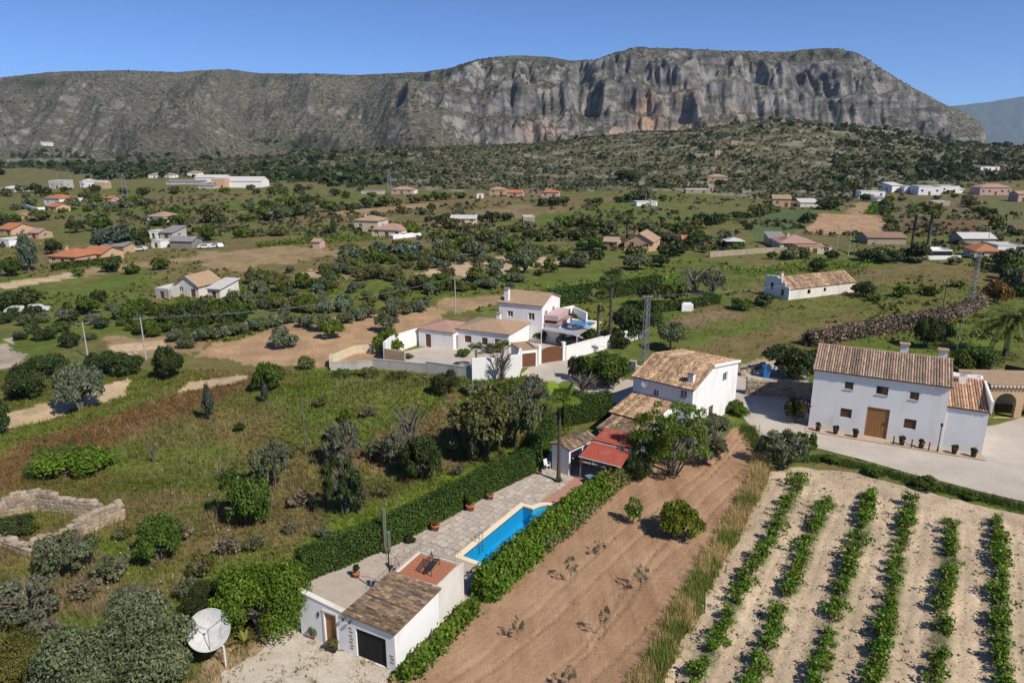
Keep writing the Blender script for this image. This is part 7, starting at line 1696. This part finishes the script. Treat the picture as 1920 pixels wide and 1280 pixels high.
# ================================================================ MIDDLE DISTANCE VEGETATION
for (a, b, w, t, lf, nm, lab, sh) in (
    (228, 468, 92, 418, 'leaf blue', 'eucalyptus', 'big dark blue-green tree clump behind the peach bungalow', 'round'), (262, 468, 50, 425, 'leaf dark', 'eucalyptus', 'right half of the big dark tree clump', 'round'), (195, 466, 50, 425, 'leaf blue', 'eucalyptus', 'left half of the big dark tree clump', 'round'),
    (180, 432, 64, 404, 'leaf green', 'pine_tree', 'green tree behind the big dark clump', 'round'), (142, 436, 40, 410, 'leaf dark', 'pine_tree', 'dark tree left of the green tree', 'round'), (55, 507, 46, 444, 'leaf blue', 'poplar_tree', 'tall pale poplar beside the peach bungalow', 'tall'), (102, 476, 36, 446, 'leaf dark', 'pine_tree', 'dark tree behind the peach bungalow roof', 'round'),
    (18, 518, 48, 480, 'leaf green', 'pine_tree', 'rounded tree at the left edge by the dirt road', 'round'), (8, 428, 30, 402, 'leaf dark', 'pine_tree', 'dark tree at the left edge above the orange roof', 'round'), (626, 442, 16, 409, 'leaf dark', 'cypress_tree', 'slim dark cypress left of the cream villa', 'tall'), (772, 440, 40, 416, 'leaf bright', 'fruit_tree', 'bright green tree right of the cream villa', 'round'),
    (385, 452, 36, 420, 'leaf green', 'pine_tree', 'rounded green tree above the parked cars', 'round'), (42, 578, 80, 538, 'leaf dark', 'pine_tree', 'dark rounded tree clump in the left scrub', 'round'), (186, 568, 36, 541, 'leaf dark', 'carob_tree', 'lone dark round tree on the brown field', 'round'), (130, 602, 40, 572, 'leaf dark', 'carob_tree', 'dark round tree above the first utility pole', 'round'),
    (72, 640, 24, 606, 'leaf dark', 'carob_tree', 'narrow dark tree left of the first utility pole', 'tall'), (130, 650, 44, 618, 'leaf dark', 'carob_tree', 'dark tree just left of the first utility pole', 'round'), (984, 512, 50, 466, 'leaf olive', 'olive_tree', 'tall grey-green tree in the middle of the shrub band', 'round'), (1085, 500, 50, 470, 'leaf olive', 'olive_tree', 'olive tree left of the peach gabled house', 'round'),
    (1105, 470, 60, 444, 'leaf green', 'pine_tree', 'green trees behind the small peach outhouse', 'round'), (1195, 505, 60, 472, 'leaf olive', 'olive_tree', 'grey-green trees before the peach gabled house', 'round'), (1238, 500, 40, 474, 'leaf dark', 'olive_tree', 'dark tree right of the grey-green trees', 'round'), (1255, 458, 46, 432, 'leaf olive', 'olive_tree', 'grey-green tree right of the peach gabled roof', 'round'),
    (1310, 462, 60, 436, 'leaf dark', 'pine_tree', 'dark trees behind the little red-roofed shed', 'round'), (1530, 508, 40, 484, 'leaf dark', 'carob_tree', 'dark round shrub above the long barn', 'round'), (1650, 490, 90, 462, 'leaf dark', 'hedge_tree', 'dark overgrown hedge tree below the ribbed roof', 'round'), (1715, 490, 60, 452, 'leaf dark', 'hedge_tree', 'dark tree at the foot of the twin palms', 'round'),
    (1545, 392, 60, 372, 'leaf dark', 'pine_tree', 'dark tree above the brown field', 'round'), (1600, 374, 8, 349, 'leaf dark', 'cypress_tree', 'slim cypress beside the white villa', 'tall'), (1515, 418, 34, 396, 'leaf dark', 'carob_tree', 'dark tree left of the brown field', 'round'), (1180, 340, 60, 318, 'leaf dark', 'pine_tree', 'dark pine clump on the scrub hill', 'round'), (1250, 352, 50, 343, 'leaf dark', 'pine_tree', 'low dark pine row on the scrub hill', 'flat'), (1350, 348, 26, 336, 'leaf dark', 'pine_tree', 'dark tree before the tan hillside villa', 'round')):
    T(a, b, w, t, lf, nm, lab, shape=sh, lod='mid')
fan_palm('fan_palm', on(1706, 486), 13.5, 'left of the twin palms by the road', rad=3.4, nf=22, seed=7, tr_r=.4, skirt=False); fan_palm('fan_palm', on(1735, 488), 13.0, 'right of the twin palms by the road', rad=3.4, nf=22, seed=8, tr_r=.4, skirt=False)
fan_palm('fan_palm', on(1176, 445), 7.5, 'small palm above the peach gabled house', rad=2.8, nf=20, seed=9, tr_r=.4, skirt=False)
SR = np.random.default_rng(77)
_used = []
TONE = {'leaf yellow': 'yellow-green', 'leaf olive': 'olive-green', 'leaf carob': 'yellowish', 'leaf silver': 'silvery', 'leaf green': 'green', 'leaf blue': 'bluish', 'leaf dark': 'dark', 'leaf grey': 'grey'}
def scatter(poly, n, wlo, whi, hk, leafs, name, label, group, shape='round', lod='lo', cat='shrub', mind=.7):
    xs, ys = [p[0] for p in poly], [p[1] for p in poly]; c = 0; tries = 0
    while c < n and tries < n * 40:
        tries += 1; a, b = SR.uniform(min(xs), max(xs)), SR.uniform(min(ys), max(ys))
        if not inpoly(a, b, poly): continue
        p = at(a, b); w = SR.uniform(wlo, whi) * (.7 + .6 * SR.random())
        if any((p.x - q[0]) ** 2 + (p.y - q[1]) ** 2 < (mind * (w + q[2]) / 2) ** 2 for q in _used[-260:]): continue
        p = Vector((p.x, p.y, gzs(p.x, p.y))); _used.append((p.x, p.y, w))
        lf = leafs[int(SR.integers(0, len(leafs)))]; plant(name, p, w, w * hk * SR.uniform(.8, 1.2), lf, ' '.join((('small', 'middling', 'large')[int(min(2.9, 3 * (w / (.7 * wlo) - 1) / (1.3 * whi / (.7 * wlo) - 1)))], TONE[lf], label, ', ' + ('left', 'middle', 'right')[int(min(2.9, 3 * (a - min(xs)) / (max(xs) - min(xs))))] + ' third')).replace(' ,', ','), cat, shape, lod, group); c += 1
OL = ['leaf olive', 'leaf carob', 'leaf green', 'leaf yellow', 'leaf olive', 'leaf silver', 'leaf green', 'leaf blue']
scatter([(430, 560), (500, 512), (640, 500), (800, 478), (950, 470), (1060, 478), (1100, 500), (1000, 522), (960, 545), (870, 548), (820, 572), (700, 584), (560, 592), (440, 600)], 150, 2.4, 4.8, .66, OL, 'olive_shrub', 'shrub in the dense belt behind the orchard', 'shrub belt behind the orchard', lod='mid', mind=.55)
scatter([(640, 475), (950, 460), (1060, 470), (1040, 480), (800, 490), (640, 500)], 40, 4, 7, .62, OL, 'olive_shrub', 'tree on the upper edge of the shrub belt', 'upper edge of the shrub belt')
scatter([(220, 590), (440, 560), (460, 610), (380, 640), (230, 630)], 34, 2.5, 5, .65, ['leaf green', 'leaf dark', 'leaf olive'], 'mastic_shrub', 'shrub in the green scrub around the abandoned farmhouse', 'scrub round the abandoned farmhouse', lod='mid')
scatter([(0, 590), (230, 575), (230, 640), (0, 640)], 16, 2.5, 5, .6, ['leaf green', 'leaf dark', 'leaf olive', 'leaf grey'], 'mastic_shrub', 'shrub in the scrub behind the left utility poles', 'scrub behind the left poles', lod='mid')
for i, (a, b) in enumerate(sorted(((375, 640), (400, 636), (425, 632), (448, 628), (470, 622), (492, 618), (515, 612), (538, 606), (650, 606), (672, 600), (690, 596), (740, 592), (765, 588), (790, 584), (575, 612), (330, 640), (350, 652)))):
    T(a, b, 40, b - 26, ['leaf silver', 'leaf olive'][i % 2], 'olive_tree', nth(i + 1) + ' olive tree in the rows round the orchard soil, from the left', shape='round', lod='mid', group='orchard olive rows')
def line(pts, sp, w, hk, leafs, name, label, group):
    q = [at(*p) for p in pts]; L = np.cumsum([0] + [(b - a).length for a, b in zip(q[:-1], q[1:])]); t = 0; k = 0
    while t < L[-1]:
        x, y = np.interp(t, L, [v.x for v in q]) + SR.normal(0, 1.2), np.interp(t, L, [v.y for v in q]) + SR.normal(0, 1.2); ww = w * SR.uniform(.6, 1.4)
        k += 1; plant(name, (x, y, gzs(x, y)), ww, ww * hk * SR.uniform(.7, 1.2), leafs[int(SR.integers(0, len(leafs)))], nth(k) + ' ' + label + ', from the left', 'shrub', 'round', 'lo', group); t += sp * SR.uniform(.5, 1.6)
DK = ['leaf dark', 'leaf olive', 'leaf green', 'leaf carob']
line([(480, 412), (600, 398), (700, 388), (790, 378), (880, 374)], 7, 8, .6, DK, 'hedgerow_shrub', 'shrub in the long hedgerow above the cream villa', 'hedgerow above the cream villa')
line([(170, 392), (310, 382)], 7, 8, .5, ['leaf silver', 'leaf olive'], 'grove_tree', 'olive in the grey-green row right of the white left house', 'olive row in the left fields')
line([(250, 405), (480, 392), (620, 378)], 8, 7, .5, DK, 'hedgerow_shrub', 'shrub in the long dark hedgerow across the left fields', 'hedgerow across the left fields')
line([(305, 424), (470, 414), (560, 412)], 8, 9, .6, DK, 'hedgerow_shrub', 'shrub in the hedgerow behind the white cottage', 'hedgerow behind the white cottage')
line([(400, 448), (560, 440), (640, 436)], 10, 6, .6, DK, 'hedgerow_shrub', 'shrub in the hedgerow left of the cream villa', 'hedgerow left of the cream villa')
line([(1020, 386), (1120, 384), (1240, 376)], 9, 9, .6, DK, 'hedgerow_shrub', 'shrub in the hedgerow between the green fields', 'hedgerow between the green fields')
line([(1270, 440), (1350, 420), (1420, 405), (1470, 395)], 7, 7, .6, DK, 'hedgerow_shrub', 'shrub on the terraces left of the brown field', 'terrace shrubs')
line([(1660, 380), (1664, 410), (1668, 440)], 9, 4, .7, DK, 'hedgerow_shrub', 'shrub in the line dividing the two right-hand fields', 'field dividing line'); line([(1812, 384), (1850, 410), (1890, 442)], 8, 6, .6, DK, 'hedgerow_shrub', 'shrub in the diagonal hedgerow at the right', 'diagonal hedgerow')
line([(1440, 486), (1560, 488), (1700, 494), (1880, 500)], 8, 5, .6, DK, 'hedgerow_shrub', 'shrub along the lower edge of the roadside houses', 'shrubs below the roadside houses'); line([(1130, 488), (1290, 476), (1420, 472)], 7, 5, .6, DK, 'hedgerow_shrub', 'shrub along the road before the peach gabled house', 'roadside shrubs')
line([(250, 515), (300, 508)], 6, 5, .6, ['leaf green', 'leaf dark'], 'hedgerow_shrub', 'shrub in the short row below the clipped hedge', 'short row below the clipped hedge'); line([(150, 520), (215, 510)], 5, 4, .6, ['leaf green', 'leaf dark'], 'hedgerow_shrub', 'shrub along the dirt road below the peach bungalow', 'dirt road shrubs')
line([(1880, 500), (1915, 530), (1920, 560)], 4, 6, .7, DK, 'garden_tree', 'dark garden tree at the right edge above the date palm', 'right edge garden trees'); line([(1640, 560), (1720, 552), (1800, 540)], 9, 4, .6, ['leaf green'], 'pasture_shrub', 'green shrub on the pasture right of the long barn', 'pasture shrubs')
scatter([(960, 425), (1120, 410), (1260, 425), (1400, 420), (1420, 445), (1250, 455), (1100, 455), (960, 450)], 34, 3.5, 7, .55, DK, 'field_shrub', 'scattered shrub on the slope above the peach gabled house', 'shrubs above the peach gabled house')
scatter([(800, 410), (960, 400), (960, 455), (830, 462), (780, 440)], 26, 3.5, 7, .55, DK, 'field_shrub', 'scattered shrub between the cream villa and the peach houses', 'shrubs right of the cream villa')
scatter([(1560, 372), (1900, 352), (1920, 372), (1700, 382), (1560, 384)], 16, 4, 7, .55, DK, 'garden_tree', 'garden tree around the white villas on the right', 'villa garden trees')
scatter([(0, 395), (200, 375), (320, 372), (200, 395), (0, 430)], 16, 5, 9, .6, DK, 'field_shrub', 'scattered tree in the left fields', 'trees in the left fields')
scatter([(0, 362), (250, 358), (500, 352), (720, 358), (720, 372), (480, 366), (240, 372), (0, 378)], 34, 5, 9, .6, DK, 'field_tree', 'tree below the industrial strip', 'trees below the industrial strip')
scatter([(240, 385), (560, 372), (900, 360), (900, 400), (560, 412), (240, 420)], 40, 3, 6, .6, DK, 'field_tree', 'tree among the strip fields', 'trees among the strip fields')
# small vineyards in the distance, rows of vines as low leafy bands
def rows_px(quad, n, label, w, h, leaf, dens=3.0, size=.5):
    a, b, c, d = [at(*p) for p in quad]
    for k in range(n):
        t = (k + .5) / n; p, q = a.lerp(d, t), b.lerp(c, t)
        r = np.random.default_rng(k + 300); L = (q - p).length; m_ = int(L * dens); tt = r.uniform(0, 1, m_)
        pos = np.array(p)[None] + np.array(q - p)[None] * tt[:, None] + np.c_[r.normal(0, w, (m_, 2)), r.uniform(.2, h, m_)]; pos[:, 2] += gz(pos[:, 0], pos[:, 1])
        V, Q, lv = leaves(pos - np.array(p)[None], size, r, elong=1.2); o = mk('vine_row', V, Q, MATS[leaf], lv=lv); o.location = p
        o['kind'] = 'stuff'; tag(o, label % (k + 1 if k > 8 else ['first', 'second', 'third', 'fourth', 'fifth', 'sixth', 'seventh', 'eighth', 'ninth'][k]), 'vine row', label[12:])
rows_px([(480, 462), (660, 446), (735, 448), (490, 466)], 7, 'vines of the %s row below the cream villa', .4, 1.4, 'leaf bright', 5, .55)
rows_px([(1000, 546), (1330, 514), (1330, 530), (1150, 552)], 6, 'vines of the %s row behind the compound hedge', .3, 1.2, 'leaf vine', 5, .4); rows_px([(1345, 510), (1640, 492), (1630, 506), (1420, 520)], 5, 'vines of the %s row above the long barn', .4, 1.2, 'leaf vine', 5, .45)
rows_px([(1626, 404), (1646, 381), (1660, 381), (1648, 405)], 3, 'crops of the %s strip above the brown field', 1.2, 1.0, 'leaf bright', 6, .9)
# ---------------- far masses nobody could count: scrub and woods
def clumps(name, pos, size, leaf, label, per=9, flat=.7):
    n = len(pos); r = np.random.default_rng(len(name) * 7 + n); d = r.normal(size=(n, per, 3)); d /= np.linalg.norm(d, axis=2, keepdims=True); d[..., 2] = np.abs(d[..., 2])
    c = (pos[:, None] + d * (size[:, None, None] * np.array([.42, .42, .42 * flat * 1.6]))).reshape(-1, 3)
    V, Q, lv = leaves(c, np.repeat(size * .62, per), r, elong=1.2, out=d.reshape(-1, 3)); lv = np.clip(lv * .6 + np.repeat(r.uniform(0, .4, n), per * 4), 0, 1)
    tag(mk(name, V, Q, MATS[leaf], lv=lv), label, 'vegetation', kind='stuff')
def hill_pts(n, ylo, dens):
    y = SR.uniform(330, 1350, n); x = SR.uniform(-700, 1000, n) ; x = np.where(SR.random(n) < .25, SR.uniform(-520, 1100, n), x); z = gz(x, y); a, b = project(x, y, z)
    low = np.interp(a, [-200, 0, 150, 300, 480, 600, 700, 760, 1000, 1280, 1420, 1560, 1700, 1920], [306, 308, 326, 334, 336, 338, 346, 352, 362, 356, 374, 384, 350, 338])
    k = (b < low - 1) & (a > -300) & (a < 2300) & (fbm(x / 35, y / 35, 201) > dens); return np.c_[x, y, z][k]
leafmat('scrub leaf', (.045, .055, .024), (.135, .135, .062), vary=.05); leafmat('wood leaf', (.026, .040, .015), (.092, .115, .040), vary=.05)
pts = hill_pts(46000, 0, .30); clumps('hill_scrub', pts, SR.uniform(1.4, 4.2, len(pts)), 'scrub leaf', 'dense garrigue scrub covering the hill in front of the cliffs', 5)
pts = hill_pts(4000, 0, .60); clumps('hill_trees', pts, SR.uniform(4, 8, len(pts)), 'wood leaf', 'dark trees scattered over the scrub hill', 9)
n = 9000; j = SR.integers(2, NROW - 1, n); i = SR.integers(0, NCOL, n); k = (rock[j, i] < .45) & (fbm(MX[j, i] / 70, MZ[j, i] / 30, 205) > .42); j, i = j[k], i[k]
pts = np.c_[MX[j, i], MY[j, i], MZ[j, i]]; pts[:, :2] += SR.normal(0, 2, (len(pts), 2)); clumps('mountain_scrub', pts, SR.uniform(2.5, 6.5, len(pts)), 'scrub leaf', 'low scrub dotted over the mountain slopes', 5, .6)
pw = []
for (a0, a1, b0, b1, n) in ((150, 480, 290, 336, 200), (0, 160, 282, 300, 90), (590, 760, 300, 345, 250), (740, 960, 282, 304, 140), (880, 1130, 286, 300, 120), (480, 600, 262, 300, 90)):
    m_ = (pxm_[:NROW] > a0) & (pxm_[:NROW] < a1) & (pym_[:NROW] > b0) & (pym_[:NROW] < b1); jj_, ii_ = np.nonzero(m_)
    if len(jj_) == 0: continue
    s = SR.integers(0, len(jj_), n); q = np.c_[MX[jj_[s], ii_[s]], MY[jj_[s], ii_[s]], MZ[jj_[s], ii_[s]]]; kk = fbm(q[:, 0] / 60, q[:, 1] / 60, 207) > .40; pw.append(q[kk])
for (a0, a1, b0, b1, n) in ((140, 480, 300, 338, 150), (590, 770, 300, 352, 200), (760, 960, 286, 308, 160), (0, 150, 300, 318, 90), (-500, 0, 300, 330, 200), (480, 600, 318, 345, 90)):
    q = np.array([at(u, v) for u, v in zip(SR.uniform(a0, a1, n), SR.uniform(b0, b1, n))]); q[:, 2] = gz(q[:, 0], q[:, 1]); q = q[(q[:, 1] < 1150) & (fbm(q[:, 0] / 45, q[:, 1] / 80, 217) > .43)]; pw.append(q)
pts = np.vstack(pw); clumps('pine_wood', pts, SR.uniform(5, 11, len(pts)), 'wood leaf', 'dark pine woods along the foot of the mountain', 14, .8)
a, b = SR.uniform(1560, 1960, 900), SR.uniform(302, 352, 900); q = np.array([at(u, v) for u, v in zip(a, b)]); q = q[(fbm(q[:, 0] / 30, q[:, 1] / 60, 209) > .48)]; q[:, 2] = gz(q[:, 0], q[:, 1]); clumps('hillside_trees', q, SR.uniform(4, 9, len(q)), 'wood leaf', 'dark trees massed on the hillside behind the white villas', 10, .8)
a, b = SR.uniform(-600, 2500, 8000), SR.uniform(352, 470, 8000); q = np.array([at(u, v) for u, v in zip(a, b)]); cc = gcol(q[:, 0], q[:, 1]); kk = (fbm(q[:, 0] / 45, q[:, 1] / 45, 211) > .53) & (cc.sum(1) < .42); q = q[kk]; q[:, 2] = gz(q[:, 0], q[:, 1]); clumps('field_scrub', q, SR.uniform(.8, 2.8, len(q)), 'scrub leaf', 'low scrub tufts dotted over the valley fields', 6)
a, b = SR.uniform(-600, 2500, 9500), SR.uniform(455, 640, 9500); q = np.array([at(u, v) for u, v in zip(a, b)]); cc = gcol(q[:, 0], q[:, 1]); kk = (fbm(q[:, 0] / 16, q[:, 1] / 16, 213) > .52) & (cc.sum(1) < .36) & ~inpoly(q[:, 0], q[:, 1], YARD); q = q[kk]; q[:, 2] = gz(q[:, 0], q[:, 1]); clumps('rough_tufts', q, SR.uniform(.4, 1.2, len(q)), 'leaf yellow', 'rough grassy tufts over the middle fields', 6)
a = np.r_[SR.uniform(-700, -30, 420), SR.uniform(1960, 2600, 420)]; b = SR.uniform(345, 900, 840); q = np.array([at(u, v) for u, v in zip(a, b)]); q[:, 2] = gz(q[:, 0], q[:, 1]); kk = (fbm(q[:, 0] / 25, q[:, 1] / 25, 223) > .44) & ~inpoly(q[:, 0], q[:, 1], ROADP) & ~inpoly(q[:, 0], q[:, 1], VINEYARD); q = q[kk]; clumps('outlying_shrubs', q, SR.uniform(1.5, 4.5, len(q)), 'wood leaf', 'shrubs scattered over the land on either side', 40, .8)
